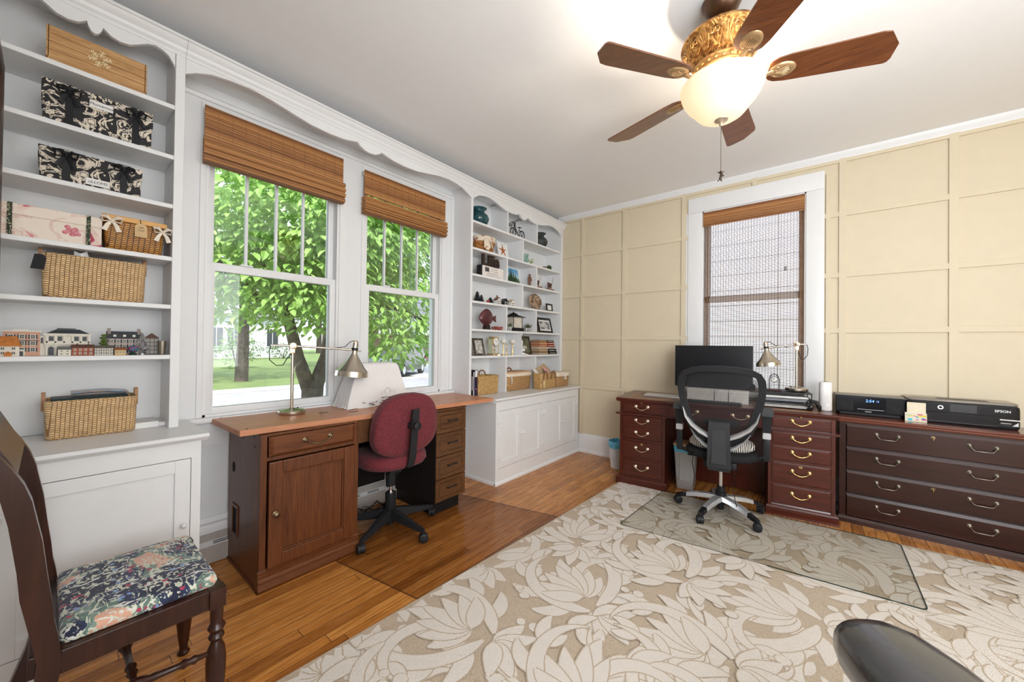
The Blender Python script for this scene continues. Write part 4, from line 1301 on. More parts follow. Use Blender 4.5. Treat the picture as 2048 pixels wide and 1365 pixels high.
# ---------------- task lamps of brushed nickel
def desk_lamp(label, loc, rz, hj, a0, a1, rs, sag, tilt):
    root = thing('desk_lamp', label, 'lamp', loc, rz)
    b = B(); b.lathe([(.070, 0), (.072, .004), (.072, .018), (.069, .022), (.040, .028), (.012, .033), (.009, .036)], (0, 0, 0), 40)
    base = part('base', b, NICKEL, root, smooth=35)
    b = B(); b.lathe([(.004, .024), (.004, .032), (.001, .034)], (.035, .02, 0), 10); part('switch', b, BLACK, base)
    b = B(); b.cyl((0, 0, .03), (0, 0, hj), .0085, n=16)
    part('pole', b, NICKEL, root, smooth=40)
    b = B(); b.lathe([(.012, -.016), (.019, -.014), (.019, .014), (.012, .016)], (0, -.012, hj), 20, 'y'); b.lathe([(.007, 0), (.011, .004), (.011, .02), (.006, .024)], (0, .006, hj), 12, 'y'); b.box(-.012, .012, -.012, .012, hj - .045, hj - .012, .003)
    part('joint', b, BRASSP, root, smooth=40)
    zs_ = lambda x: hj + sag * x / a1 if x > 0 else hj
    b = B(); b.cyl((-a0, -.016, hj + .003), (0, -.016, hj), .0065, n=12); b.cyl((0, -.016, hj), (a1 - .015, -.016, zs_(a1)), .0065, n=12); b.tube([(a1 - .06, -.016, zs_(a1 - .06)), (a1 + .01, -.016, zs_(a1) - .004), (a1 + .045, -.016, zs_(a1) - .010)], [.0075, .0055, .004], 10)
    part('arm', b, NICKEL, root, smooth=40)
    M = Matrix.Translation((a1 + .005, -.016, zs_(a1) - .004)) @ Matrix.Rotation(tilt, 4, 'Y')
    b = B().tr(M)
    k = rs
    prof = [(k * .16, .45 * k), (k * .19, .42 * k), (k * .19, -.18 * k), (k * .22, -.28 * k), (k * .27, -.38 * k), (k * .50, -.76 * k), (k * .72, -1.06 * k), (k * .90, -1.26 * k), (k * .97, -1.34 * k), (k * .985, -1.55 * k), (k * 1.0, -1.66 * k), (k * .98, -1.665 * k), (k * .955, -1.36 * k), (k * .70, -1.08 * k), (k * .2, -.36 * k), (k * .05, -.30 * k)]
    b.lathe(prof, (0, 0, 0), 44)
    sh = part('lamp_shade', b, NICKEL, root, smooth=35)
    b = B().tr(M); b.lathe([(k * .17, .40 * k), (k * .17, .56 * k), (k * .10, .62 * k), (k * .06, .63 * k)], (0, 0, 0), 18); b.mat(1); b.lathe([(k * .2, -.02 * k), (k * .2, .16 * k)], (0, 0, 0), 18); b.ball((0, 0, -.95 * k), .028)
    part('socket', b, [BRASSP, BLACK], sh, smooth=40)
    b = B()
    b.tube([(a1 + .005, -.016, zs_(a1) + .58 * k), (a1 - .02, -.016, zs_(a1) + .52 * k), (a1 - .055, -.02, zs_(a1) + .018), (a1 - .10, -.02, zs_(a1) + .012), (a1 - .14, -.02, zs_(a1) + .002)], .0024, 6)
    b.tube([(-a0, -.016, hj), (-a0 - .008, -.016, hj - .03), (-a0 - .005, -.016, hj - .08), (-a0 * .75, -.016, hj - .112), (-a0 * .45, -.014, hj - .112), (-a0 * .25, -.012, hj - .07), (-.004, -.008, hj - .042)], .0026, 6)
    part('cord', b, BLACK, root)
    return root
desk_lamp('brushed nickel desk lamp on the long worktop in front of the left window', (-2.40, .908, .7775), R90 - .22, .398, .11, .340, .100, -.022, .10)
desk_lamp('brushed nickel desk lamp on the paper tray of the mahogany desk', (-.13, 3.575, .876), PI + DR, .350, .062, .185, .084, -.028, .12)

# ---------------- area rug with acanthus scrolls
def carpet(name, c, d):
    k = N(name)
    f = k.noise(k.obj(), 330, 2)
    g = k.noise(k.obj(), 3, 2)
    c1 = k.ramp(f, [(.34, d), (.60, c)])
    k.set(Base_Color=k.mix(k.math('MULTIPLY', g, .25), c1, tuple(x * .93 for x in c[:3]) + (1,)), Roughness=1.0, Sheen_Weight=.15)
    k.bump(f, .8, .004)
    return k.m
CREAM = carpet('cream_pile', (.76, .70, .63, 1), (.62, .56, .49, 1))
BEIGE = carpet('beige_pile', (.58, .47, .35, 1), (.36, .27, .185, 1))
RUG = [(-1.353, 3.173), (-1.490, .02), (1.55, .02), (1.55, 3.378)]
def inside(x, y, m=.004):
    for i in range(4):
        (x0, y0), (x1, y1) = RUG[i], RUG[(i + 1) % 4]
        L = math.hypot(x1 - x0, y1 - y0)
        if ((x1 - x0) * (y - y0) - (y1 - y0) * (x - x0)) / L < m: return False
    return True
root = thing('area_rug', 'cream and beige acanthus-pattern carpet covering the middle of the floor', 'rug', (0, 0, 0))
b = B()
b.prism(RUG, 'z', .0, .010)
class Layer:
    def __init__(s): s.k = 0
LAY = Layer()
def blade_shape(pts, ws):
    """outline of a leaf or scroll along a spine with half widths"""
    l, r = [], []
    for i, (x, y) in enumerate(pts):
        x0, y0 = pts[max(0, i - 1)]; x1, y1 = pts[min(len(pts) - 1, i + 1)]
        dx, dy = x1 - x0, y1 - y0; L = math.hypot(dx, dy) or 1
        nx, ny = -dy / L, dx / L
        l.append((x + nx * ws[i], y + ny * ws[i])); r.append((x - nx * ws[i], y - ny * ws[i]))
    return l, r
def lay(pts, ws, pad=.0055):
    LAY.k += 1
    for mi, ex, dz in ((0, pad, 0), (1, 0, .000005)):
        l, r = blade_shape(pts, [w + ex for w in ws])
        z = .0101 + LAY.k * .00001 + dz
        n = len(l); vs = []; fs = []
        for p, q in zip(l, r): vs += [(p[0], p[1], z), (q[0], q[1], z)]
        for i in range(n - 1):
            quad = [vs[2 * i], vs[2 * i + 1], vs[2 * i + 3], vs[2 * i + 2]]
            if all(inside(v[0], v[1]) for v in quad):
                b.cur = mi; b.add(quad, [(0, 1, 2, 3)])
    b.cur = 0
def xf(px, py, M): return (M[0] + M[2] * (px * math.cos(M[3]) * M[4] - py * math.sin(M[3])), M[1] + M[2] * (px * math.sin(M[3]) * M[4] + py * math.cos(M[3])))
def leaf(M, x, y, ang, L, W, curl=0, n=9):
    pts, ws = [], []
    a = ang
    for i in range(n):
        t = i / (n - 1)
        pts.append(xf(x, y, M)); ws.append(M[2] * W * (math.sin(PI * min(1, t ** .75 * .97 + .02)) ** .8 + .02))
        x += L / (n - 1) * math.cos(a); y += L / (n - 1) * math.sin(a); a += curl / (n - 1)
    lay(pts, ws)
def scroll(M, x, y, ang, L, W, curl, n=22, leaves=0, side=1):
    pts, ws, fr_ = [], [], []
    a = ang
    for i in range(n):
        t = i / (n - 1)
        pts.append((x, y)); fr_.append(a); ws.append(W * (.35 + .65 * math.sin(PI * min(1, .15 + t * .75))) * (1 - .5 * t * t))
        x += L / (n - 1) * math.cos(a); y += L / (n - 1) * math.sin(a); a += curl / (n - 1) * (.5 + t)
    for j in range(leaves):
        i = int((j + .6) / (leaves + .2) * (n - 1)); px, py = pts[i]; a = fr_[i]
        leaf(M, px, py, a + side * (.95 - .1 * j), .19 - .014 * j, .034 - .002 * j, -side * .9)
        if j % 2 == 0: leaf(M, px, py, a - side * .9, .11, .026, side * .8)
    lay([xf(px, py, M) for px, py in pts], [w * M[2] * min(1, (.15 + (n - 1 - i)) / 4.5, (.3 + i) / 2.5) ** .6 for i, w in enumerate(ws)])
def dot(M, x, y, r):
    pts = [xf(x - r + 2 * r * i / 6, y, M) for i in range(7)]
    lay(pts, [M[2] * r * math.sqrt(max(0, 1 - (i / 3 - 1) ** 2)) + .0005 for i in range(7)])
def motif(cx, cy, sc, rot, mir):
    M = (cx, cy, sc, rot, mir)
    scroll(M, -.02, -.12, 2.5, .62, .034, -2.6, leaves=4, side=1)
    scroll(M, .03, -.10, .35, .74, .036, 3.0, leaves=5, side=-1)
    scroll(M, .02, .05, 1.25, .50, .030, -3.3, leaves=3, side=1)
    for j in range(-3, 4): leaf(M, .0, -.02, PI / 2 + j * .42, .27 - abs(j) * .024, .038, -.25 * j * .6)
    for j in range(-2, 3): leaf(M, .02, -.14, -PI / 2 + j * .5, .20 - abs(j) * .02, .036, .3 * sgn(j))
    scroll(M, .24, .24, .2, .40, .026, -3.6, leaves=2, side=1)
    for x, y, r in ((.33, .06, .026), (.38, .10, .022), (.34, .13, .018), (-.30, -.12, .024), (-.34, -.07, .02)): dot(M, x, y, r)
tw, th = .52, .49
for i in range(-3, 4):
    for j in range(0, 8):
        LAY.k = (i % 3 * 3 + j % 3) * 60
        motif(-.1 + i * tw + (j % 2) * tw / 2, .15 + j * th, .98, .35 + .7 * ((i + 2 * j) % 3), 1 if (i + j) % 2 else -1)
part('pile', b, [BEIGE, CREAM], root, smooth=0)

# ---------------- chair mats
def clear_mat(name, tint, amt, rough=.03):
    k = N(name)
    tr = k.n('BsdfTransparent'); tr.inputs[0].default_value = tint
    gl = k.n('BsdfGlossy', Roughness=rough)
    lw = k.n('LayerWeight', Blend=.28); ms = k.n('MixShader')
    k.l(k.math('ADD', k.math('MULTIPLY', lw.outputs['Fresnel'], amt), .012), ms.inputs[0])
    k.l(tr.outputs[0], ms.inputs[1]); k.l(gl.outputs[0], ms.inputs[2])
    k.l(ms.outputs[0], k.t.nodes['Material Output'].inputs[0])
    return k.m
def mat_slab(label, poly, z0, z1, m, medge, rad=.03):
    root = thing('chair_mat', label, 'mat', (0, 0, 0))
    out = []
    n = len(poly)
    for i in range(n):
        p0, p1, p2 = Vector(poly[i - 1]), Vector(poly[i]), Vector(poly[(i + 1) % n])
        a_, c_ = (p0 - p1).normalized() * rad, (p2 - p1).normalized() * rad
        for t in (0, .25, .5, .75, 1): q = (p1 + a_) * (1 - t) ** 2 + p1 * 2 * t * (1 - t) + (p1 + c_) * t * t; out.append((q.x, q.y))
    b = B(); k = len(out)
    b.add([(x, y, z1) for x, y in out], [tuple(range(k))])
    part('sheet', b, m, root, smooth=0)
    b = B()
    vs = [(x, y, z0) for x, y in out] + [(x, y, z1 + .0002) for x, y in out]
    cx = sum(p[0] for p in out) / k; cy = sum(p[1] for p in out) / k
    vs += [(x + (cx - x) * .006, y + (cy - y) * .006, z1 + .0002) for x, y in out]
    fs = [(i, (i + 1) % k, k + (i + 1) % k, k + i) for i in range(k)] + [(k + i, k + (i + 1) % k, 2 * k + (i + 1) % k, 2 * k + i) for i in range(k)]
    b.add(vs, fs)
    part('edge', b, medge, root, smooth=0)
    return root
mat_slab('clear glass chair mat with dark green edge lying on the carpet', [(-1.025, 2.412), (.392, 2.534), (.392, 3.285), (-.985, 3.215)], .0125, .0165, clear_mat('clear_glass_sheet', (.975, .98, .955, 1), .4), plain('dark_green_glass_edge', (.02, .035, .028), .2))
mat_slab('dark clear chair mat on the wood floor under the burgundy chair', [(-2.21, .985), (-1.452, 1.108), (-1.402, 2.263), (-2.21, 2.09)], .0005, .003, clear_mat('tinted_plastic_sheet', (.97, .92, .89, 1), .6, .08), plain('dark_plastic_edge', (.07, .02, .01), .4), .01)

# ---------------- black leather chair in the right foreground
LEATHER = plain('black_leather', (.040, .040, .043), .27, var=.3, vs=9, bump=.35, bs=90, coat=.5, spec=.6)
root = thing('leather_recliner', 'black leather recliner, only its padded arm showing in the bottom right foreground', 'armchair', (.100, 1.135, 0), math.radians(-58))
# local: x runs along the arm away from its rounded tip
b = B(); rings = []
for t, hw, zc, hh in ((-.052, .010, .545, .012), (-.044, .040, .548, .034), (-.022, .066, .550, .052), (.02, .082, .552, .062), (.10, .092, .553, .068), (.22, .100, .550, .070), (.40, .104, .545, .070), (.60, .100, .54, .066), (.66, .07, .54, .05)):
    hw *= 1.1
    rings.append([(t, hw * sgn(math.cos(a)) * abs(math.cos(a)) ** .8, zc + hh * sgn(math.sin(a)) * abs(math.sin(a)) ** .75) for a in [2 * PI * i / 24 for i in range(24)]])
b.loft(rings)
part('armrest', b, LEATHER, root, smooth=60)
b = B(); b.box(.10, .62, -.07, .07, .08, .50, .02)
part('arm_panel', b, LEATHER, root, smooth=0)
b = B(); b.box(.12, .66, .07, .52, .22, .42, .05)
part('seat', b, LEATHER, root, smooth=50)
b = B(); b.box(.56, .72, .05, .54, .3, .95, .05)
part('backrest', b, LEATHER, root, smooth=50)
b = B(); b.box(.12, .64, -.06, .52, .011, .22, .01)
part('base', b, BLACKM, root, smooth=0)

# ================================================================== THINGS ON THE SHELVES
# local frame of a shelf piece: x along the shelf, y into it, z up; its front looks to -y
SX = -2.370
def on_shelf(name, label, cat, y, z, x=SX, group=None, rz=0): return thing(name, label, cat, (x, y, z), R90 + rz, group)
def blotch(name, stops, scale, dist, interp='CONSTANT', rough=.7, st=(1, 1, 1)):
    k = N(name)
    f = k.noise(k.mapping(st), scale, 2, dist, .45)
    k.set(Base_Color=k.ramp(f, stops, interp), Roughness=rough)
    return k.m
DAMASK = blotch('black_cream_damask', [(0, (.012, .011, .012, 1)), (.485, (.72, .64, .52, 1)), (.56, (.014, .012, .013, 1)), (.60, (.75, .67, .55, 1))], 17, 2.6)
CUT_W = wood('pine_slats', (.33, .165, .055, 1), (.50, .275, .105, 1), (.63, .39, .175, 1), 'x', 3.0, .55, 0, 10)
RIBBON = plain('black_ribbon', (.012, .012, .014), .45)
# ---- left bookcase
root = on_shelf('slatted_box', 'long pine slat box with wooden snowflake on the top left shelf', 'box', .122, ZL[0])
b = B(); hw = .140
for i in range(4):
    z = .020 + i * .0315
    b.box(-hw, hw, 0, .008, z, z + .0300, .001); b.box(-hw, hw, .152, .16, z, z + .0300, .001)
    for sd in (-1, 1): b.box(sd * hw - .004, sd * hw + .004, .0, .16, z, z + .030, .001)
b.box(-hw, hw, .0, .16, .001, .020, .001)
b.box(-hw + .004, hw - .004, .008, .15, .02, .13)
part('slat', b, CUT_W, root, smooth=0)
b = B()
for k in range(6):
    a = PI * k / 3 + .3; ca, sa = math.cos(a), math.sin(a); c0 = Vector((.0, -.003, .085))
    P = lambda r, t=0: (c0.x + r * ca - t * sa, c0.y, c0.z + r * sa + t * ca)
    b.tube([P(.008), P(.037)], .0024, 6)
    for r in (.018, .027): b.tube([P(r), P(r + .007, .009)], .002, 6); b.tube([P(r), P(r + .007, -.009)], .002, 6)
    b.tube([P(.014 + .0045 * math.cos(t), .007 + .0045 * math.sin(t)) for t in [q * .9 for q in range(8)]], .0015, 5)
part('snowflake', b, plain('pale_birch', (.80, .62, .36), .5), root)
def bow(b, x, y, z, s):
    for sd in (-1, 1):
        b.tube([(x, y - .004, z), (x + sd * .014 * s, y - .016 * s, z + .013 * s), (x + sd * .028 * s, y - .012 * s, z + .012 * s), (x + sd * .024 * s, y - .008 * s, z - .006 * s), (x, y - .004, z)], [.004 * s, .008 * s, .010 * s, .008 * s, .004 * s], 8, (.35, 1.0))
        b.tube([(x, y - .005, z), (x + sd * .012 * s, y - .010, z - .018 * s), (x + sd * .020 * s, y - .006, z - .040 * s)], [.004 * s, .007 * s, .009 * s], 6, (.3, 1))
    b.ball((x, y - .008, z), .006 * s)
def damask_box(label, yc, z, w, d, h, bows, txt, tx, tz):
    root = on_shelf('damask_box', label, 'box', yc, z)
    b = B(); b.box(-w / 2, w / 2, 0, d, 0.0005, h * .66, .002); part('body', b, DAMASK, root, smooth=0)
    b = B(); b.box(-w / 2 - .004, w / 2 + .004, -.005, d + .004, h * .60, h, .003); part('lid', b, DAMASK, root, smooth=0)
    for bx in bows:
        b = B(); b.box(bx - .011, bx + .011, -.0062, .001, .001, h * .97); b.box(bx - .011, bx + .011, -.006, d * .9, h, h + .0012)
        bow(b, bx, -.006, h * .80, 1.15); part('ribbon_bow', b, RIBBON, root)
    b = B(); b.box(tx - .034, tx + .034, -.0075, -.006, tz - .014, tz + .014); b.mat(1); b.text(txt, .0155, at(tx, -.0077, tz), .0003, shear=.15)
    part('label_card', b, [PAPER, BLACK], root, smooth=0)
damask_box('taller black-bowed damask box with white name card on the second left shelf', .129, ZL[1], .312, .16, .165, (-.088, .104), 'Momentos', .0, .122)
damask_box('lower black and cream damask box with black bows, on the third left shelf', .111, ZL[2], .285, .15, .128, (-.075, .088), 'uLLOMS', .012, .024)
FLORAL = blotch('cream_rose_print', [(0, (.80, .70, .60, 1)), (.50, (.82, .72, .62, 1)), (.57, (.72, .52, .46, 1)), (.60, (.80, .71, .60, 1)), (.66, (.60, .16, .20, 1)), (.71, (.42, .04, .10, 1))], 15, 1.2, 'LINEAR')
root = on_shelf('floral_box', 'cream rose-print keepsake box with dark dotted ribbons on the fourth left shelf', 'box', .0, ZL[3])
b = B(); b.box(-.14, .138, 0, .17, .0005, .095, .002); part('body', b, FLORAL, root, smooth=0)
b = B(); b.box(-.144, .139, -.005, .175, .082, .124, .003); part('lid', b, FLORAL, root, smooth=0)
b = B()
for k, (dx, dz, r) in enumerate(((0, 0, .011), (.014, .006, .010), (.008, -.012, .011), (-.012, -.008, .009), (.022, -.010, .009), (-.006, .014, .009))):
    for j in range(3): b.lathe([(r * (1 - .3 * j), -.0005 - .0004 * j), (r * (.8 - .3 * j), -.0007 - .0004 * j)], (.050 + dx, 0, .052 + dz), 9, 'y')
part('printed_rose', b, blotch('rose_pink', [(.3, (.45, .05, .11, 1)), (.6, (.72, .30, .32, 1))], 120, 1, 'LINEAR'), root)
for bx in (-.098, .100):
    b = B(); b.box(bx - .006, bx + .006, -.0062, 0, .001, .124); b.box(bx - .006, bx + .006, -.006, .17, .124, .1252)
    part('ribbon', b, blotch('green_dotted_ribbon', [(0, (.012, .022, .010, 1)), (.6, (.5, .5, .3, 1))], 260, 0), root, smooth=0)
def tapered(b, w0, d0, w1, d1, z0, z1, r=.02, y0=0, hollow=.006):
    """an open basket: bottom w0 x d0, rim w1 x d1, front at y=y0"""
    R0 = lambda ins, w, d, z: [(p[0], p[1], z) for p in rrect(-w / 2 + ins, w / 2 - ins, y0 + (max(d0, d1) - d) / 2 + ins, y0 + (max(d0, d1) + d) / 2 - ins, max(.003, r - ins))]
    rings = [R0(.008, w0, d0, z0), R0(0, w0, d0, z0 + .008)]
    for t in (.35, .7): rings.append(R0(0, w0 + (w1 - w0) * t, d0 + (d1 - d0) * t, z0 + (z1 - z0) * t))
    rings += [R0(-.002, w1, d1, z1 - .004), R0(hollow / 2, w1, d1, z1), R0(hollow, w1, d1, z1 - .006), R0(hollow + .002, w0, d0, z0 + .025)]
    b.loft(rings)
root = on_shelf('picnic_basket', 'honey wicker lidded basket with cream bows and paper tag beside the rose-print box', 'basket', .240, ZL[3])
b = B(); tapered(b, .178, .13, .196, .15, .0005, .128, .014); part('body', b, WICKER, root, smooth=50)
b = B(); b.box(-.104, .104, -.006, .158, .128, .150, .004); part('lid', b, plain('honey_pine', (.66, .34, .085), .4, var=.1), root, smooth=0)
for bx, bz in ((-.074, .122), (.088, .110)): b = B(); bow(b, bx, -.004, bz, 1.12); part('ribbon_bow', b, plain('cream_ribbon', (.82, .74, .62), .6), root)
b = B(); b.prism([(-.004, .070), (.036, .070), (.036, .118), (.026, .130), (.006, .130), (-.004, .118)], 'y', -.012, -.0108); b.mat(1).tube([(.016, -.011, .124), (.014, -.008, .150)], .0012, 5); b.text('Gift', .010, at(.016, -.0122, .112), .0002, shear=.2); b.text('Card', .010, at(.016, -.0122, .100), .0002, shear=.2)
part('paper_tag', b, [plain('kraft_tag', (.62, .43, .22), .7), BLACK], root, smooth=0)
def seagrass_basket(label, y, z, w, d, h, wood_h):
    root = on_shelf('seagrass_basket', label, 'basket', y, z)
    b = B(); tapered(b, w * .97, d * .95, w, d, .0005, h, .022); part('body', b, SEAGRASS, root, smooth=50)
    for sd in (-1, 1):
        b = B(); x = sd * (w / 2 + .002)
        b.prism([(d * .40, h - .045), (d * .60, h - .045), (d * .60, h + wood_h - .008), (d * .57, h + wood_h), (d * .43, h + wood_h), (d * .40, h + wood_h - .008)], 'x', x - .006, x + .006)
        part('handle', b, plain('tan_wood_handle', (.40, .20, .09), .5), root, smooth=0)
    return root
root = seagrass_basket('wide seagrass basket with wooden handles and black tag on the fifth left shelf', .128, ZL[4], .30, .17, .178, .024)
b = B(); b.prism([(-.030, 0), (.004, 0), (.010, .048), (.0, .060), (-.020, .058)], 'y', -.001, .001); o = part('tag', b, plain('chalkboard_tag', (.012, .012, .014), .6), root, smooth=0, loc=(-.146, -.009, .106))
b = B(); b.tube([(-.146, -.009, .162), (-.140, .03, .19), (-.150, -.009, .165), (-.168, -.008, .15), (-.172, -.008, .128)], .0013, 5); part('string', b, PAPER, root)
b = B(); b.tube([(-.055, .03, .160), (-.05, .02, .192), (-.04, .02, .195), (-.03, .02, .17)], [.012, .016, .014, .01], 8, (.25, 1)); part('plastic_bag', b, plain('crumpled_plastic', (.72, .72, .73), .15), root)
seagrass_basket('seagrass basket with wooden handles standing on the left white counter', .126, CZL, .265, .17, .158, .030)
b = B()
vs = []
for i in range(9):
    t = i / 8
    for v_ in (0, 1): vs.append((-.062 + t * .17, .03 + v_ * .10, .014 * math.sin(t * 2.2) + .020 - t * .018 + v_ * .004))
b.add(vs, [(2 * i, 2 * i + 1, 2 * i + 3, 2 * i + 2) for i in range(8)])
b.add([(x, y, z - .004) for x, y, z in vs], [(2 * i, 2 * i + 2, 2 * i + 3, 2 * i + 1) for i in range(8)])
tag(b.build('magazine', blotch('blue_magazine_cover', [(0, (.42, .62, .72, 1)), (.52, (.50, .68, .76, 1)), (.58, (.62, .28, .36, 1)), (.64, (.75, .70, .60, 1))], 22, .6, 'LINEAR'), smooth=60, loc=(SX, .126, CZL + .160), rot=(0, 0, R90)), 'pale blue illustrated magazine lying on the counter-top seagrass basket', 'magazine')
b = B(); b.box(-.115, .105, .03, .15, -.012, .0, .002); b.mat(1).box(-.113, .103, .032, .148, -.0095, -.002)
tag(b.build('notebook', [plain('dark_green_cover', (.012, .030, .028), .5), PAPER], smooth=0, loc=(SX, .126, CZL + .163), rot=(0, 0, R90)), 'dark green notebook filling the counter-top seagrass basket under the magazine', 'book')
b = B(); b.box(-.035, .05, .02, .17, .0005, .028, .003); b.box(.03, .075, .03, .16, .0005, .02, .004)
tag(b.build('white_box', plain('white_card', (.80, .80, .79), .5), smooth=0, loc=(SX - .02, .285, CZL), rot=(0, 0, R90)), 'low white box behind the seagrass basket on the left counter', 'box')

# ---- the row of little houses on the sixth left shelf
DKW = plain('tiny_window_dark', (.02, .02, .024), .3)
def facade(b, w, h, y, cols, rws, ww, wh, z0, trim=1, dark=2, shut=False, x0=None):
    for r in range(rws):
        for c in range(cols):
            x = -w / 2 + w * (c + .5) / cols; z = z0 + (h - z0) * (r + .5) / rws
            b.mat(trim).box(x - ww * .72, x + ww * .72, y - .0012, y, z - wh * .65, z + wh * .65)
            b.mat(dark).box(x - ww * .5, x + ww * .5, y - .0018, y - .001, z - wh * .5, z + wh * .5)
            b.mat(trim).box(x - .0004, x + .0004, y - .0022, y - .0016, z - wh * .5, z + wh * .5); b.box(x - ww * .5, x + ww * .5, y - .0022, y - .0016, z - .0004, z + .0004)
            if shut: b.mat(dark).box(x - ww * 1.15, x - ww * .72, y - .0012, y, z - wh * .6, z + wh * .6); b.box(x + ww * .72, x + ww * 1.15, y - .0012, y, z - wh * .6, z + wh * .6)
    b.mat(0)
def hip(b, w, d, z0, z1, ov, y0=0, ridge=.5):
    b.loft([[(-w / 2 - ov, y0 - ov, z0), (w / 2 + ov, y0 - ov, z0), (w / 2 + ov, y0 + d + ov, z0), (-w / 2 - ov, y0 + d + ov, z0)], [(-w / 2 * ridge, y0 + d * .42, z1), (w / 2 * ridge, y0 + d * .42, z1), (w / 2 * ridge, y0 + d * .58, z1), (-w / 2 * ridge, y0 + d * .58, z1)]])
def gable_x(b, w, d, z0, z1, ov, y0=0):
    b.prism([(y0 - ov, z0), (y0 + d + ov, z0), (y0 + d / 2, z1)], 'x', -w / 2 - ov, w / 2 + ov)
HG = 'little ornamental houses on the sixth left shelf'
Z6 = ZL[5]
SLATE = plain('slate_roof_paint', (.045, .052, .060), .6); CREAMP = plain('cream_ornament', (.74, .70, .60), .55); PEACH = plain('peach_ornament', (.62, .33, .22), .6); BRICK = plain('red_brick_ornament', (.33, .085, .045), .7, var=.3, vs=90)
HROW = SX + .010
root = on_shelf('ornamental_house', 'peach three-storey ornamental town house behind a thatched cottage', 'ornament', -.064, Z6, SX - .035, HG)
b = B(); b.box(-.044, .044, 0, .03, .0005, .094); facade(b, .08, .088, 0, 3, 3, .010, .014, .012, 1, 2, True); b.mat(1).box(-.010, .008, -.004, 0, .001, .024); b.mat(2).box(-.006, .004, -.005, -.003, .001, .018); b.mat(2).box(-.042, .042, -.0025, 0, .059, .0615)
part('walls', b, [PEACH, CREAMP, DKW], root, smooth=0)
b = B(); b.box(-.047, .047, -.004, .034, .094, .099); b.box(-.02, .016, -.003, .004, .099, .104); part('cornice', b, CREAMP, root, smooth=0)
root = on_shelf('ornamental_house', 'white ornamental cottage with orange thatched roof at the shelf end near the frame', 'ornament', -.094, Z6, HROW, HG)
b = B(); b.box(-.026, .026, 0, .025, .0005, .040); facade(b, .05, .038, 0, 2, 2, .008, .008, .004); part('walls', b, [CREAMP, CREAMP, DKW], root, smooth=0)
b = B(); hip(b, .052, .025, .038, .076, .005, 0, .75); b.prism([(-.008, .0), (.008, 0), (.010, .012), (0, .019), (-.010, .012)], 'y', -.006, .001); part('thatched_roof', b, plain('orange_thatch', (.50, .17, .03), .7, var=.3, vs=70), root, smooth=20)
root = on_shelf('ornamental_house', 'cream two-storey ornamental mansion with arched verandas and dark hipped roof', 'ornament', .053, Z6, SX - .035, HG)
b = B(); b.box(-.062, .062, .006, .034, .0005, .088)
for i in range(6): x = -.056 + i * .0224; b.box(x - .0022, x + .0022, 0, .007, .0005, .088)
b.box(-.062, .062, -.001, .007, .044, .052); b.box(-.064, .064, -.002, .007, .082, .090); b.box(-.062, .062, .0, .003, .052, .058); b.mat(2)
for i in range(5):
    x = -.0448 + i * .0224
    b.prism([(x - .0075, .002), (x + .0075, .002)] + [(x + .0075 * math.cos(t), .028 + .009 * math.sin(t)) for t in [PI * q / 6 for q in range(7)]], 'y', .0045, .006)
    if i != 2: b.box(x - .006, x + .006, .0045, .006, .060, .078)
part('walls', b, [CREAMP, CREAMP, DKW], root, smooth=0)
b = B(); hip(b, .112, .03, .090, .108, .003, .004, .55); b.box(-.03, .02, .012, .024, .104, .112); part('roof', b, SLATE, root, smooth=0)
b = B(); b.box(-.074, -.062, .01, .03, .0005, .08); b.mat(1).box(-.071, -.065, .009, .0105, .05, .072); part('side_wing', b, [CREAMP, DKW], root, smooth=0)
root = on_shelf('ornamental_house', 'tiny white cottage with grey roof in front of the cream mansion', 'ornament', .043, Z6, HROW, HG)
b = B(); b.box(-.017, .017, 0, .02, .0005, .026); facade(b, .032, .025, 0, 2, 2, .005, .005, .002); part('walls', b, [CREAMP, CREAMP, DKW], root, smooth=0)
b = B(); gable_x(b, .034, .02, .025, .038, .002); part('roof', b, plain('grey_slate', (.16, .155, .15), .7), root, smooth=0)
root = on_shelf('ornamental_house', 'red brick ornamental terrace with brown roof in front of the cream mansion', 'ornament', .092, Z6, HROW, HG)
b = B(); b.box(-.030, .030, 0, .022, .0005, .034); facade(b, .058, .032, 0, 4, 2, .005, .007, .002); b.mat(0); part('walls', b, [BRICK, CREAMP, DKW], root, smooth=0)
b = B(); gable_x(b, .060, .022, .033, .046, .002); b.box(-.018, -.013, .008, .014, .04, .050); b.box(.013, .018, .008, .014, .04, .050); part('roof', b, plain('brown_roof', (.10, .045, .03), .7), root, smooth=0)
root = on_shelf('ornamental_house', 'black and white half-timbered ornamental row of houses', 'ornament', .151, Z6, HROW, HG)
b = B(); b.box(-.028, .028, 0, .022, .0005, .032); b.mat(2)
for i in range(9): x = -.027 + i * .00675; b.box(x - .0008, x + .0008, -.001, 0, .001, .032)
for z in (.011, .021): b.box(-.028, .028, -.0012, 0, z - .0008, z + .0008)
facade(b, .054, .031, 0, 5, 2, .0045, .006, .002)
part('walls', b, [CREAMP, CREAMP, DKW], root, smooth=0)
b = B(); gable_x(b, .056, .022, .031, .042, .002); part('roof', b, plain('grey_brown_roof', (.11, .095, .08), .7), root, smooth=0)
root = on_shelf('ornamental_house', 'small yellow ornamental cottage with red-brown roof', 'ornament', .200, Z6, HROW, HG)
b = B(); b.box(-.017, .017, 0, .02, .0005, .024); facade(b, .032, .023, 0, 3, 1, .005, .008, .004); part('walls', b, [plain('yellow_ornament', (.62, .42, .14), .6), CREAMP, DKW], root, smooth=0)
b = B(); gable_x(b, .034, .02, .023, .034, .002); part('roof', b, plain('rust_roof', (.26, .085, .04), .7), root, smooth=0)
root = on_shelf('ornamental_house', 'grey-pink ornamental manor with dark dormered roof behind the tinsel tree', 'ornament', .216, Z6, SX - .04, HG)
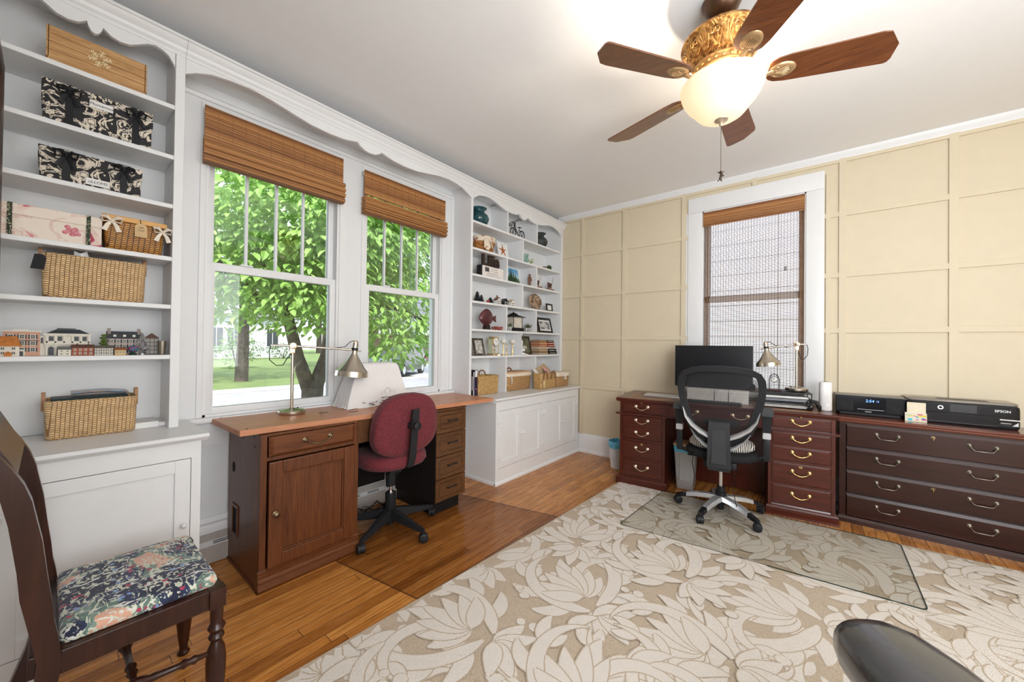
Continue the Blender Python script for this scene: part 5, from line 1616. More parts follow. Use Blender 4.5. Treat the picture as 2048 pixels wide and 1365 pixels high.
b = B(); b.box(-.052, .052, 0, .03, .0005, .074); facade(b, .098, .072, 0, 5, 3, .009, .012, .006, 1, 2, True); part('walls', b, [plain('grey_pink_ornament', (.36, .26, .24), .6), CREAMP, DKW], root, smooth=0)
b = B(); gable_x(b, .104, .03, .073, .105, .003)
for x in (-.03, 0, .03): b.box(x - .006, x + .006, -.001, .01, .080, .092)
part('roof', b, SLATE, root, smooth=0)
b = B()
for x in (-.03, 0, .03): b.box(x - .0045, x + .0045, -.0018, -.0005, .081, .090)
part('dormer', b, CREAMP, root, smooth=0)
b = B(); b.box(-.052, -.042, .008, .02, .07, .118); b.box(.042, .052, .008, .02, .07, .118); part('chimney', b, plain('grey_brick', (.30, .24, .22), .7), root, smooth=0)
root = on_shelf('ornamental_house', 'dark grey gabled ornamental house beside the tin cup', 'ornament', .306, Z6, SX - .035, HG)
b = B(); b.box(-.022, .022, 0, .03, .0005, .078); facade(b, .042, .076, 0, 3, 4, .006, .009, .004, 1, 2); part('walls', b, [plain('dark_grey_ornament', (.13, .115, .11), .6), CREAMP, DKW], root, smooth=0)
b = B(); b.prism([(-.025, .077), (.025, .077), (0, .099)], 'y', -.003, .033); part('roof', b, plain('brown_roof', (.10, .045, .03), .7), root, smooth=0)
b = B(); b.box(.022, .040, 0, .02, .0005, .050); b.mat(1).box(.026, .036, -.001, 0, .02, .045); part('side_wing', b, [CREAMP, DKW], root, smooth=0)
root = on_shelf('topiary_ornament', 'green spiral topiary ornament between mansion and manor', 'ornament', .153, Z6, SX - .03)
b = B(); z = .03
for i in range(5): b.ball((.002 * (-1) ** i, .012, .040 + i * .0115), .0125 - i * .0008, (1.1, 1, .55), 12, 7)
part('foliage', b, plain('moss_green', (.10, .16, .02), .8, var=.3, vs=90), root)
b = B(); b.lathe([(.009, 0.0005), (.011, .02), (.012, .03), (.004, .032), (.003, .04)], (0, .012, 0), 12); part('pot', b, plain('clay_pot', (.30, .13, .07), .7), root, smooth=40)
root = on_shelf('felt_ornament', 'round teal, blue and red striped ornament in front of the manor', 'ornament', .240, Z6, HROW)
b = B(); b.ball((0, .012, .028), .016, (1.1, .8, .85)); part('ball', b, blotch('striped_felt', [(0, (.02, .22, .20, 1)), (.42, (.03, .10, .30, 1)), (.52, (.35, .03, .04, 1)), (.6, (.05, .25, .16, 1))], 60, .4), root)
b = B(); b.lathe([(.012, .0005), (.013, .006), (.006, .012), (.006, .018)], (0, .012, 0), 12); part('stand', b, plain('dark_green_stand', (.02, .05, .035), .6), root, smooth=40)
root = on_shelf('tinsel_tree', 'small silver tinsel tree among the ornamental houses', 'ornament', .271, Z6, SX - .005)
b = B(); rr = random.Random(3)
for i in range(150):
    t = rr.random(); z = .012 + t * .085; r = .026 * (1 - t) ** .8 + .004; a = rr.random() * 2 * PI
    b.tube([(0, .012, z), (r * math.cos(a) * .6, .012 + r * math.sin(a) * .6, z + .004), (r * math.cos(a), .012 + r * math.sin(a), z - .004 + rr.uniform(-.005, .008))], [.0006, .0009, .0004], 4)
b.cyl((0, .012, .0005), (0, .012, .10), .0012, n=6)
part('tinsel', b, plain('silver_tinsel', (.75, .75, .77), .2, 1), root, smooth=0)
b = B(); b.lathe([(.010, .0005), (.010, .006), (.003, .010)], (0, .012, 0), 12); part('base', b, SILVER, root, smooth=40)
root = on_shelf('tin_cup', 'tarnished tin beaker at the right end of the little houses', 'cup', .336, Z6, HROW)
b = B(); b.lathe([(.0105, .0005), (.0115, .004), (.0155, .060), (.0165, .065), (.0150, .065), (.0140, .058), (.010, .006)], (0, .016, 0), 24); part('body', b, plain('tarnished_tin', (.42, .38, .32), .32, 1, .2), root, smooth=40)

# ---- right bookcase, row by row
FX_ = -2.385
VASE = [(.045, .0005), (.058, .004), (.082, .030), (.096, .060), (.098, .080), (.086, .105), (.062, .125), (.052, .138), (.054, .150), (.070, .163), (.078, .170), (.070, .170), (.050, .150), (.046, .13)]
def vase(label, y, z, s, m, hs=1):
    root = on_shelf('pottery_vase', label, 'vase', y, z, -2.46)
    b = B(); b.lathe([(r * s, h * hs) for r, h in VASE], (0, 0, 0), 36); part('body', b, m, root, smooth=60)
vase('teal glazed pottery vase in the top left cubbyhole', 2.510, ZR[0], 1.0, blotch('teal_glaze', [(.3, (.012, .045, .055, 1)), (.6, (.02, .085, .10, 1)), (.72, (.10, .20, .22, 1))], 12, 1.5, 'LINEAR', .15))
vase('charcoal green pottery vase in the top right cubbyhole', 3.500, ZR[0], .92, blotch('charcoal_glaze', [(.3, (.018, .024, .024, 1)), (.7, (.045, .055, .052, 1))], 20, .6, 'LINEAR', .55))
root = on_shelf('model_bicycle', 'miniature black bicycle with front basket in the top centre cubbyhole', 'ornament', 3.035, ZR[0], -2.40)
IRON = plain('black_wire', (.012, .012, .012), .4, .3)
for cx in (-.075, .072):
    b = B(); c = (cx, .012, .047)
    b.tube([(c[0] + .045 * math.cos(t), c[1], c[2] + .045 * math.sin(t)) for t in [2 * PI * q / 28 for q in range(29)]], .0036, 6)
    for q in range(8): t = PI * q / 8; b.tube([(c[0] + .043 * math.cos(t), c[1], c[2] + .043 * math.sin(t)), (c[0] - .043 * math.cos(t), c[1], c[2] - .043 * math.sin(t))], .0009, 4)
    b.tube([(c[0] + .051 * math.cos(t), c[1], c[2] + .051 * math.sin(t)) for t in [.3 + q * .28 for q in range(9)]], .0028, 6)
    part('wheel', b, IRON, root)
b = B()
for p in ([(-.075, .012, .047), (-.052, .012, .125), (-.047, .012, .165)], [(-.052, .012, .12), (-.02, .012, .065), (.0, .012, .045), (.03, .012, .112)], [(-.050, .012, .135), (.0, .012, .06)], [(0, .012, .045), (.072, .012, .047), (.028, .012, .105)], [(0, .012, .045), (0, .0, .03), (.012, 0, .03)], [(0, .012, .045), (0, .024, .06), (-.012, .024, .06)], [(.05, .012, .095), (.10, .012, .095)]): b.tube(p, .0032, 6)
part('frame', b, IRON, root)
b = B(); b.tube([(-.047, .012, .165), (-.052, -.03, .17), (-.03, -.042, .178), (-.01, -.045, .176)], .003, 6); b.tube([(-.047, .012, .165), (-.052, .054, .17), (-.03, .066, .178), (-.01, .07, .176)], .003, 6); part('handlebar', b, IRON, root)
b = B(); b.prism([(.012, .118), (.052, .122), (.052, .128), (.014, .126)], 'y', .0, .024); part('saddle', b, IRON, root)
b = B()
for q in range(9):
    x = -.108 + q * .0058
    for yy in (-.014, .038): b.tube([(x, yy, .112), (x - .001, yy, .142)], .0012, 4)
for z in (.112, .127, .142): b.tube([(-.108, -.014, z), (-.062, -.014, z), (-.062, .038, z), (-.108, .038, z), (-.108, -.014, z)], .0016, 5)
part('front_basket', b, IRON, root)
root = on_shelf('splint_basket', 'round splint basket lined with leaf-print cloth on the second row', 'basket', 2.575, ZR[1], -2.452)
SQM = Matrix.Diagonal((1.06, .84, 1, 1))
b = B().tr(SQM); b.lathe([(.082, .0005), (.088, .005), (.106, .075), (.114, .125), (.116, .132), (.106, .132), (.10, .10), (.08, .01)], (0, 0, 0), 36); part('body', b, weave('orange_splint', (.58, .25, .06, 1), (.48, .19, .04, 1), (.16, .06, .015, 1), .034, .013), root, smooth=50)
b = B().tr(SQM); b.lathe([(.114, .126), (.120, .128), (.120, .140), (.112, .141)], (0, 0, 0), 36); part('rim', b, plain('brown_rim', (.34, .15, .06), .5), root, smooth=40)
b = B().tr(SQM); b.lathe([(.117, .095), (.119, .118), (.1215, .128), (.1215, .142), (.105, .143), (.1, .12)], (0, 0, 0), 30)
b.tube([(-.055, -.105, .115), (-.065, -.128, .085), (-.06, -.132, .04), (-.075, -.128, .012)], [.02, .03, .034, .025], 8, (1, .3)); b.tube([(-.03, -.11, .11), (-.01, -.13, .07), (-.0, -.132, .03)], [.02, .03, .024], 8, (1, .3))
part('liner', b, blotch('leaf_print_cloth', [(0, (.72, .62, .48, 1)), (.54, (.74, .65, .52, 1)), (.57, (.30, .06, .04, 1)), (.63, (.66, .55, .40, 1)), (.69, (.22, .16, .06, 1))], 26, .6), root, smooth=50)
def picture(name, label, y, z, w, h, fw, mf, mp, lean=.28, x=-2.42, rz=0, cat='picture frame', mat_w=0, extra=None):
    root = on_shelf(name, label, cat, y, z, x, None, rz)
    M = Matrix.Translation((0, 0, .001)) @ Matrix.Rotation(-lean, 4, 'X')
    b = B().tr(M)
    b.box(-w / 2, -w / 2 + fw, 0, .012, 0, h, .0015); b.box(w / 2 - fw, w / 2, 0, .012, 0, h, .0015); b.box(-w / 2 + fw, w / 2 - fw, 0, .012, 0, fw, .0015); b.box(-w / 2 + fw, w / 2 - fw, 0, .012, h - fw, h, .0015)
    b.box(-w / 2 + .002, w / 2 - .002, .009, .012, .002, h - .002)
    part('frame', b, mf, root, smooth=0)
    b = B().tr(M)
    if mat_w: b.mat(1).box(-w / 2 + fw, w / 2 - fw, .006, .009, fw, h - fw); b.mat(0)
    q = fw + mat_w
    b.box(-w / 2 + q, w / 2 - q, .005, .0085, q, h - q)
    part('image', b, [mp, PAPER], root, smooth=0)
    if lean > .05:
        b = B().tr(M); b.prism([(.012, h * .6), (.012, h * .55), (.012 + h * math.sin(lean) * 1.0, .0 + h * .06), (.018 + h * math.sin(lean) * 1.0, .01 + h * .06)], 'x', -.01, .01); part('easel_leg', b, mf, root, smooth=0)
    if extra: extra(root, M)
    return root
def star(root, M):
    b = B().tr(M)
    for k in range(5):
        a = PI / 2 + 2 * PI * k / 5
        b.tube([(0, .002, .085), (.058 * math.cos(a), .0035, .085 + .064 * math.sin(a))], [.011, .002], 8)
    part('starfish', b, plain('orange_starfish', (.40, .12, .035), .8, var=.3, vs=80), root)
picture('shadow_frame', 'white shadow frame holding an orange starfish on the second row', 2.850, ZR[1], .15, .168, .013, WHITE, PAPER, .2, -2.43, .0, extra=star)
root = on_shelf('glass_slab', 'small green-tinted picture block at the divider on the second row', 'ornament', 3.165, ZR[1], -2.42, None, -.5)
b = B(); b.box(-.04, .05, 0, .012, .0005, .112, .002); part('block', b, blotch('green_picture', [(.35, (.30, .45, .42, 1)), (.5, (.10, .22, .14, 1)), (.6, (.45, .58, .58, 1))], 14, .8, 'LINEAR', .2), root, smooth=0)
root = on_shelf('sprig_ornament', 'pale green sprig ornament on the right of the second row', 'ornament', 3.285, ZR[1], -2.42)
b = B(); rr = random.Random(5)
b.lathe([(.014, .0005), (.016, .012), (.010, .022), (.008, .024)], (0, 0, 0), 12)
for i in range(22):
    a = rr.random() * 2 * PI; r = rr.uniform(.01, .036); z = rr.uniform(.04, .078)
    b.mat(1).tube([(0, 0, .02), (r * .5 * math.cos(a), r * .5 * math.sin(a), z * .7), (r * math.cos(a), r * math.sin(a), z)], [.0014, .0012, .001], 4); b.ball((r * math.cos(a), r * math.sin(a), z), .0052, (1, 1, .7), 6, 4)
part('sprig', b, [PAPER, plain('pale_green_leaf', (.34, .44, .16), .6)], root)
root = on_shelf('shell_ornament', 'brown fan-shaped shell ornament left of the bonsai', 'ornament', 3.540, ZR[1], -2.42)
b = B(); b.ball((0, 0, .018), .036, (1.15, .6, .55), 16, 8); b.lathe([(.018, .0005), (.014, .01)], (0, 0, 0), 12); part('shell', b, plain('brown_shell', (.10, .055, .03), .5, var=.3, vs=80), root)
root = on_shelf('bonsai_ornament', 'tiny bonsai tree ornament on the right end of the second row', 'ornament', 3.640, ZR[1], -2.42)
b = B(); b.tube([(0, 0, .012), (.006, 0, .025), (-.004, 0, .04)], [.006, .004, .003], 8); part('trunk', b, plain('bonsai_bark', (.10, .055, .03), .8), root)
b = B()
for dx, dz, r in ((0, .055, .02), (-.025, .046, .016), (.026, .048, .017), (.03, .028, .012), (-.03, .026, .011), (0, .042, .02)): b.ball((dx, 0, dz), r, (1.1, 1, .7), 10, 6)
part('foliage', b, plain('bonsai_green', (.045, .085, .018), .8, var=.4, vs=120), root)
b = B(); b.box(-.028, .028, -.018, .018, .0005, .014, .003); part('pot', b, plain('cream_pot', (.60, .55, .48), .5), root, smooth=0)
# third row
root = on_shelf('box_sign', 'white wooden box sign with inspirational lines on the third row', 'sign', 2.612, ZR[2], -2.37)
b = B(); b.box(-.135, .160, 0, .05, .0005, .100, .002); b.mat(1).box(-.159, -.135, .0, .05, .0005, .1, .002); b.mat(2).box(-.10, -.045, -.001, 0, .048, .088)
b.mat(3)
for x, z, w_ in ((.035, .078, .10), (.045, .058, .11), (.02, .034, .17), (.02, .015, .20)):
    xx = x - w_ / 2
    while xx < x + w_ / 2 - .02:
        L = rnd.uniform(.008, .022)
        q = 0
        while q < L: b.box(xx + q, xx + q + .0022, -.0006, .0, z - .004, z + rnd.uniform(.001, .005)); q += .0036
        xx += L + .006
part('panel', b, [plain('whitewashed_wood', (.76, .70, .66), .7, var=.1, vs=40), BLACK, plain('grey_square', (.06, .06, .065), .7), plain('grey_print', (.28, .25, .24), .7)], root, smooth=0)
root = on_shelf('word_ornament', 'dark brown cut-out word ornament standing on the white box sign', 'ornament', 2.612, ZR[2] + .101, -2.385)
b = B(); b.text('Life', .165, at(0, .012, .062), .011, bold=.006); 
lo = min(v[2] for v in b.v); b.v = [(x, y, z - lo + .0002) for x, y, z in b.v]
part('letters', b, plain('dark_brown_letters', (.045, .028, .022), .6), root, smooth=0)
root = on_shelf('landscape_painting', 'small landscape painting of evergreen trees under blue sky on the third row', 'painting', 2.985, ZR[2], -2.42)
M = Matrix.Translation((0, 0, .001)) @ Matrix.Rotation(-.25, 4, 'X')
b = B().tr(M); b.box(-.108, .118, 0, .014, 0, .165, .001)
k = N('painted_sky'); sp = k.n('SeparateXYZ'); k.l(k.obj(), sp.inputs[0]); k.set(Base_Color=k.ramp(k.math('ADD', k.math('MULTIPLY', sp.outputs[2], 6), k.math('MULTIPLY', k.noise(k.obj(), 30, 3), .25)), [(.1, (.03, .06, .03, 1)), (.38, (.05, .11, .045, 1)), (.45, (.16, .26, .2, 1)), (.6, (.45, .62, .70, 1)), (.9, (.12, .34, .58, 1))]), Roughness=.5)
part('canvas', b, k.m, root, smooth=0)
b = B().tr(M); rr = random.Random(9)
for x, h in ((-.07, .06), (-.02, .11), (.0, .13), (.03, .10), (.06, .075), (-.04, .07)):
    for q in range(6): b.prism([(x - .022 * (1 - q / 6.5), .04 + h * q / 6.5), (x + .022 * (1 - q / 6.5), .04 + h * q / 6.5), (x, .04 + h * (q + 1.5) / 6.5)], 'y', -.0014, -.0002)
for i in range(26): b.ball((rr.uniform(-.1, .11), -.0006, rr.uniform(.01, .045)), .009, (1.3, .1, .8), 7, 4)
part('painted_tree', b, plain('painted_green', (.022, .055, .022), .6, var=.5, vs=40), root, smooth=0)
root = on_shelf('carved_figure', 'slim brown carved standing figure on the third row', 'figurine', 3.265, ZR[2], -2.42)
CARV = wood('carved_wood', (.10, .035, .015, 1), (.17, .062, .025, 1), (.22, .085, .035, 1), 'z', 4, .45, .1)
b = B()
b.lathe([(.022, .0005), (.022, .006), (.008, .009)], (0, 0, 0), 16)
for sd in (-1, 1): b.tube([(sd * .007, 0, .006), (sd * .009, 0, .035), (sd * .010, 0, .065)], [.006, .0075, .010], 8)
b.loft([[(r * math.cos(a) * sx_, r * math.sin(a) * .7, z) for a in [2 * PI * i / 14 for i in range(14)]] for r, sx_, z in ((.016, 1.15, .045), (.019, 1.1, .065), (.017, 1.1, .085), (.020, 1.15, .104), (.012, 1.2, .113), (.005, 1, .117))])
for sd in (-1, 1): b.tube([(sd * .020, 0, .106), (sd * .026, -.002, .085), (sd * .016, -.014, .072)], [.007, .006, .005], 8)
b.cyl((0, 0, .112), (0, 0, .120), .005); b.ball((0, -.001, .126), .0092, (.9, 1, 1.1)); b.lathe([(.014, .131), (.013, .133), (.008, .134), (.007, .140), (.001, .141)], (0, 0, 0), 14)
part('body', b, CARV, root, smooth=60)
def boat(label, y):
    root = on_shelf('carved_boat', label, 'ornament', y, ZR[2], -2.40)
    b = B()
    b.loft([[(x, yy * w, z) for x, yy, w, z in r] for r in ([(-.075, -1, .006, .006), (-.06, 1, .006, .006), (-.06, 1, .006, .022), (-.075, -1, .006, .022)], [(-.02, -1, .020, .001), (-.02, 1, .020, .001), (-.02, 1, .024, .020), (-.02, -1, .024, .020)], [(.05, -1, .020, .001), (.05, 1, .020, .001), (.05, 1, .024, .020), (.05, -1, .024, .020)], [(.095, -1, .005, .008), (.095, 1, .005, .008), (.095, 1, .005, .024), (.095, -1, .005, .024)])])
    part('hull', b, CARV, root, smooth=0)
    b = B(); b.prism([(-.04, .045), (.03, .030), (.038, .085), (-.042, .095)], 'y', -.003, .003); b.prism([(-.055, .02), (-.03, .02), (-.028, .055), (-.05, .06)], 'y', -.012, -.008); part('sail', b, plain('dark_bark', (.075, .030, .018), .7), root, smooth=0)
    b = B(); b.tube([(.02, 0, .015), (.05, .0, .09), (.075, .0, .165)], [.003, .0028, .002], 6); b.tube([(0, 0, .015), (0, 0, .06)], .003, 6); part('mast', b, plain('tan_reed', (.30, .15, .07), .6), root)
boat('carved wooden sailing boat against the divider at the right of the third row', 3.375)
boat('carved wooden sailing boat at the right end of the third row', 3.625)
# fourth row
def cone_tree(label, y, h, r, x=-2.41):
    root = on_shelf('cone_tree', label, 'ornament', y, ZR[3], x)
    b = B(); b.lathe([(r * .35, .0005), (r * .3, h * .12)], (0, 0, 0), 10); n = 7
    for i in range(n):
        t = i / n; rr_ = r * (1 - .75 * t); z = h * (.10 + .86 * t)
        for j in range(9):
            a = 2 * PI * (j + .5 * (i % 2)) / 9
            b.tube([(rr_ * .3 * math.cos(a), rr_ * .3 * math.sin(a), z), (rr_ * math.cos(a), rr_ * math.sin(a), z + h * .035)], [h * .055, h * .03], 5)
    b.lathe([(r * .55, h * .08), (r * .28, h * .7), (.001, h)], (0, 0, 0), 10)
    part('scales', b, plain('black_cone', (.018, .020, .026), .5), root, smooth=0)
cone_tree('tallest black pine-cone tree at the left of the fourth row', 2.455, .102, .038)
cone_tree('middle-height black pine-cone tree behind the red ornament', 2.530, .080, .030, -2.43)
cone_tree('squat black pine-cone tree beside the lantern house', 2.632, .062, .036)
root = on_shelf('red_ornament', 'small red ornament between the black pine-cone trees', 'ornament', 2.560, ZR[3], -2.375)
b = B(); b.ball((0, 0, .0135), .0135, (1.2, .9, .95), 12, 7); b.ball((.012, 0, .02), .008); part('body', b, plain('red_glaze', (.36, .025, .02), .3), root)
def tiny_house(label, y, wm, rm, chim):
    root = on_shelf('ceramic_house', label, 'ornament', y, ZR[3], -2.395, 'ceramic houses on the fourth row')
    b = B(); b.box(-.032, .032, 0, .05, .0005, .042); b.prism([(-.032, .042), (.032, .042), (0, .068)], 'y', 0, .05)
    dk = 2
    for x in (-.014, .014):
        for z in (.012, .032): b.mat(1).box(x - .006, x + .006, -.0008, 0, z - .006, z + .006)
    part('walls', b, [wm, DKW if not chim == 2 else PAPER], root, smooth=0)
    b = B(); b.prism([(-.036, .040), (-.032, .040), (0, .066), (.032, .040), (.036, .040), (0, .072)], 'y', -.002, .052); part('roof', b, rm, root, smooth=0)
    if chim == 1:
        b = B(); b.box(-.006, .006, .02, .032, .062, .086); b.lathe([(.009, .086), (.006, .092), (.002, .094)], (0, .026, 0), 10); part('chimney', b, plain('brown_chimney', (.20, .10, .055), .6), root, smooth=0)
tiny_house('white latticed ceramic house with brown chimney on the fourth row', 2.740, plain('lattice_white', (.70, .68, .64), .5), plain('brown_glaze', (.16, .08, .045), .5), 1)
tiny_house('black ceramic house with white windows on the fourth row', 2.848, BLACK, BLACKG, 2)
tiny_house('plain white ceramic house at the end of the fourth-row houses', 2.955, plain('white_ceramic', (.78, .76, .72), .4), plain('tan_roof_edge', (.50, .38, .25), .5), 0)
root = on_shelf('dark_vase', 'slim dark brown vase half hidden by the divider on the fourth row', 'vase', 3.120, ZR[3], -2.46)
b = B(); b.lathe([(.022, .0005), (.04, .03), (.044, .06), (.03, .095), (.014, .12), (.013, .14), (.017, .146), (.012, .146)], (0, 0, 0), 24); part('body', b, plain('brown_glaze_dark', (.06, .032, .022), .3), root, smooth=60)
root = on_shelf('decorative_plate', 'mottled brown patterned plate propped on a stand on the fourth row', 'plate', 3.385, ZR[3], -2.41, None, -.25)
M = Matrix.Translation((0, .02, .098)) @ Matrix.Rotation(-.25, 4, 'X')
b = B().tr(M); b.lathe([(.001, .012), (.05, .010), (.060, .006), (.088, -.002), (.090, .0), (.088, .003), (.06, .012), (.045, .018), (.001, .018)], (0, 0, 0), 40, 'y', (1.0, 1.0)); part('plate', b, blotch('mottled_collage', [(0, (.05, .03, .02, 1)), (.42, (.16, .10, .06, 1)), (.5, (.42, .32, .22, 1)), (.55, (.30, .08, .05, 1)), (.60, (.55, .50, .42, 1)), (.66, (.06, .05, .05, 1))], 14, .9, 'LINEAR', .2), root, smooth=50)
b = B(); b.tube([(-.035, -.02, .006), (-.03, .03, .01), (-.02, .05, .05)], .004, 6); b.tube([(.035, -.02, .006), (.03, .03, .01), (.02, .05, .05)], .004, 6); b.box(-.04, .04, -.025, -.015, .0005, .012); part('stand', b, plain('dark_stand', (.03, .018, .012), .4), root)
picture('photo_frame', 'tiny black framed picture at the right of the fourth row', 3.640, ZR[3], .125, .092, .018, BLACK, blotch('bird_sketch', [(0, (.06, .06, .06, 1)), (.36, (.80, .80, .78, 1))], 20, 0), .12, -2.40, 0, mat_w=.012)
# fifth row
root = on_shelf('fish_ornament', 'burgundy carved fish ornament with pale fins on the fifth row', 'ornament', 2.585, ZR[4], -2.40)
FISH = blotch('burgundy_glaze', [(.3, (.06, .014, .018, 1)), (.55, (.11, .028, .032, 1)), (.75, (.20, .06, .055, 1))], 9, .5, 'LINEAR', .25)
body = [(-.118, .10), (-.108, .125), (-.085, .155), (-.055, .180), (-.02, .196), (.01, .195), (.04, .175), (.06, .145), (.068, .115), (.062, .085), (.045, .06), (.015, .042), (-.02, .036), (-.06, .048), (-.095, .075)]
def puff(b, outl_, c, th):
    rings = []
    for f, y in ((.55, -th), (.85, -th * .75), (1.0, 0), (.85, th * .75), (.55, th)): rings.append([(c[0] + (p[0] - c[0]) * f, y, c[1] + (p[1] - c[1]) * f) for p in outl_])
    b.loft(rings)
b = B(); puff(b, body, (-.02, .115), .026); part('body', b, FISH, root, smooth=60)
b = B(); puff(b, [(.055, .105), (.085, .130), (.115, .140), (.112, .11), (.118, .075), (.088, .085)], (.09, .108), .010); part('tail_fin', b, FISH, root, smooth=40)
b = B(); rr = random.Random(2)
for i in range(46):
    x = rr.uniform(-.02, .055); z = rr.uniform(.06, .185)
    if ((x + .02) / .085) ** 2 + ((z - .115) / .075) ** 2 < .85: b.ball((x, -.0255 + .02 * (((x + .02) / .085) ** 2 + ((z - .115) / .075) ** 2), z), .0038, (1, .5, 1), 6, 4)
part('scale_dots', b, plain('cream_dots', (.72, .58, .42), .5), root)
b = B(); b.prism([(-.045, .0005), (.02, .0005), (.012, .045), (-.035, .045)], 'y', -.022, .022); part('stand', b, plain('dark_fish_base', (.03, .014, .012), .4), root, smooth=0)
root = on_shelf('trinket_box', 'small red patterned trinket box beside the carved fish', 'box', 2.735, ZR[4], -2.385)
b = B(); b.box(-.055, .055, 0, .05, .0005, .036, .002); part('body', b, blotch('red_patchwork', [(0, (.20, .03, .03, 1)), (.5, (.34, .08, .06, 1)), (.57, (.62, .50, .40, 1)), (.62, (.16, .03, .03, 1))], 30, .3), root, smooth=0)
root = on_shelf('glass_lantern', 'black-roofed candle lantern with glass sides on the fifth row', 'lantern', 3.035, ZR[4], -2.42)
b = B(); b.box(-.085, .085, -.04, .10, .0005, .036, .002); part('base', b, IRON, root, smooth=0)
b = B(); hip(b, .16, .12, .145, .178, .028, -.03, .45); hip(b, .07, .05, .176, .196, .006, .005, .2); b.ball((0, .03, .200), .006); part('roof', b, IRON, root, smooth=0)
b = B()
for x in (-.07, .07):
    for y in (-.028, .088): b.cyl((x, y, .034), (x, y, .147), .0035, n=6)
part('post', b, IRON, root)
b = B(); b.box(-.068, .068, -.026, .086, .038, .144); part('glass', b, plain('frosted_lantern_glass', (.66, .60, .52), .15, 0, .25, 60), root, smooth=0)
def succulent(label, y, x=-2.39):
    root = on_shelf('potted_succulent', label, 'plant', y, ZR[4], x, 'zigzag potted succulents')
    b = B(); b.lathe([(.024, .0005), (.034, .006), (.040, .03), (.038, .042), (.034, .042), (.03, .03)], (0, 0, 0), 24)
    part('pot', b, stripes('zigzag_glaze', (.02, .02, .02, 1), (.72, .72, .70, 1), 30), root, smooth=50)
    b = B(); rr = random.Random(int(y * 100))
    for i in range(22):
        a = rr.random() * 2 * PI; e = rr.uniform(.3, 1.3); L = rr.uniform(.035, .062)
        b.tube([(.008 * math.cos(a), .008 * math.sin(a), .036), (L * .6 * math.cos(a) * math.cos(e), L * .6 * math.sin(a) * math.cos(e), .04 + L * .55 * math.sin(e)), (L * math.cos(a) * math.cos(e), L * math.sin(a) * math.cos(e), .04 + L * math.sin(e))], [.004, .0055, .001], 6)
    part('leaves', b, plain('succulent_green', (.075, .10, .045), .6, var=.4, vs=70), root)
succulent('zigzag potted succulent left of the lantern, by the divider', 2.880)
succulent('zigzag potted succulent right of the lantern', 3.205)
root = on_shelf('glass_bottle', 'slim clear bottle ornament behind the black landscape frame', 'bottle', 3.375, ZR[4], -2.46)
b = B(); b.lathe([(.016, .0005), (.02, .01), (.02, .05), (.008, .075), (.007, .12), (.01, .125), (.006, .125)], (0, 0, 0), 16); part('body', b, plain('pale_bottle_glass', (.55, .50, .42), .1), root, smooth=50)
picture('photo_frame', 'wide black photo frame leaning on the right of the fifth row', 3.575, ZR[4], .275, .180, .026, BLACKG, blotch('portrait_photo', [(0, (.03, .03, .03, 1)), (.42, (.18, .18, .18, 1)), (.52, (.62, .62, .61, 1)), (.60, (.25, .25, .25, 1))], 10, .8, 'LINEAR', .3), .26, -2.40, .0, mat_w=.018)
# sixth row
picture('photo_frame', 'ornate dark-bordered family photo frame at the left of the sixth row', 2.500, ZR[5], .135, .165, .020, blotch('ornate_border', [(.4, (.05, .04, .03, 1)), (.6, (.20, .16, .11, 1))], 60, .5), blotch('group_photo', [(0, (.10, .09, .08, 1)), (.45, (.40, .38, .34, 1)), (.55, (.70, .68, .64, 1)), (.62, (.12, .12, .11, 1))], 26, .6, 'LINEAR', .3), .25, -2.40)
root = on_shelf('mantel_clock', 'gold and glass anniversary clock with white dial on the sixth row', 'clock', 2.700, ZR[5], -2.40)
CGOLD = plain('champagne_gold', (.80, .66, .40), .25, 1, .05)
b = B(); b.box(-.058, .058, -.01, .062, .0005, .014, .004); b.box(-.05, .05, -.004, .055, .014, .02, .002); b.lathe([(.05, .0), (.05, .008)], (.03, -.012, 0), 24); part('base', b, CGOLD, root, smooth=30)
b = B()
for x in (-.043, .043):
    for y in (.002, .05): b.cyl((x, y, .02), (x, y, .155), .0035, n=8)
b.box(-.052, .052, -.006, .058, .155, .165, .003); b.box(-.045, .045, 0, .05, .165, .178, .003); part('frame', b, CGOLD, root, smooth=40)
b = B(); b.lathe([(.044, 0), (.044, -.006), (.038, -.008), (.038, -.006)], (0, -.004, .128), 32, 'y'); b.mat(1).lathe([(.038, -.0062), (.037, -.0066)], (0, -.004, .128), 32, 'y'); b.mat(2)
for k in range(12):
    a = PI * k / 6; b.tube([(.031 * math.sin(a), -.0112, .128 + .031 * math.cos(a)), (.035 * math.sin(a), -.0112, .128 + .035 * math.cos(a))], .0012, 4)
b.tube([(0, -.0118, .128), (-.016, -.0118, .142)], .0018, 4); b.tube([(0, -.0118, .128), (.022, -.0118, .146)], .0014, 4)
part('dial', b, [CGOLD, PAPER, BLACK], root, smooth=40)
b = B(); b.cyl((0, .025, .06), (0, .025, .125), .0012, n=6)
for k in range(4): a = PI / 2 * k + .4; b.ball((.016 * math.cos(a), .025 + .016 * math.sin(a), .05), .009, (1, 1, 1), 10, 6)
b.cyl((-.02, .025, .056), (.02, .025, .056), .002, n=6); part('pendulum', b, CGOLD, root)
b = B(); b.box(-.048, -.046, .004, .048, .022, .155); part('glass', b, plain('pale_green_glass', (.56, .60, .42), .1), root, smooth=0)
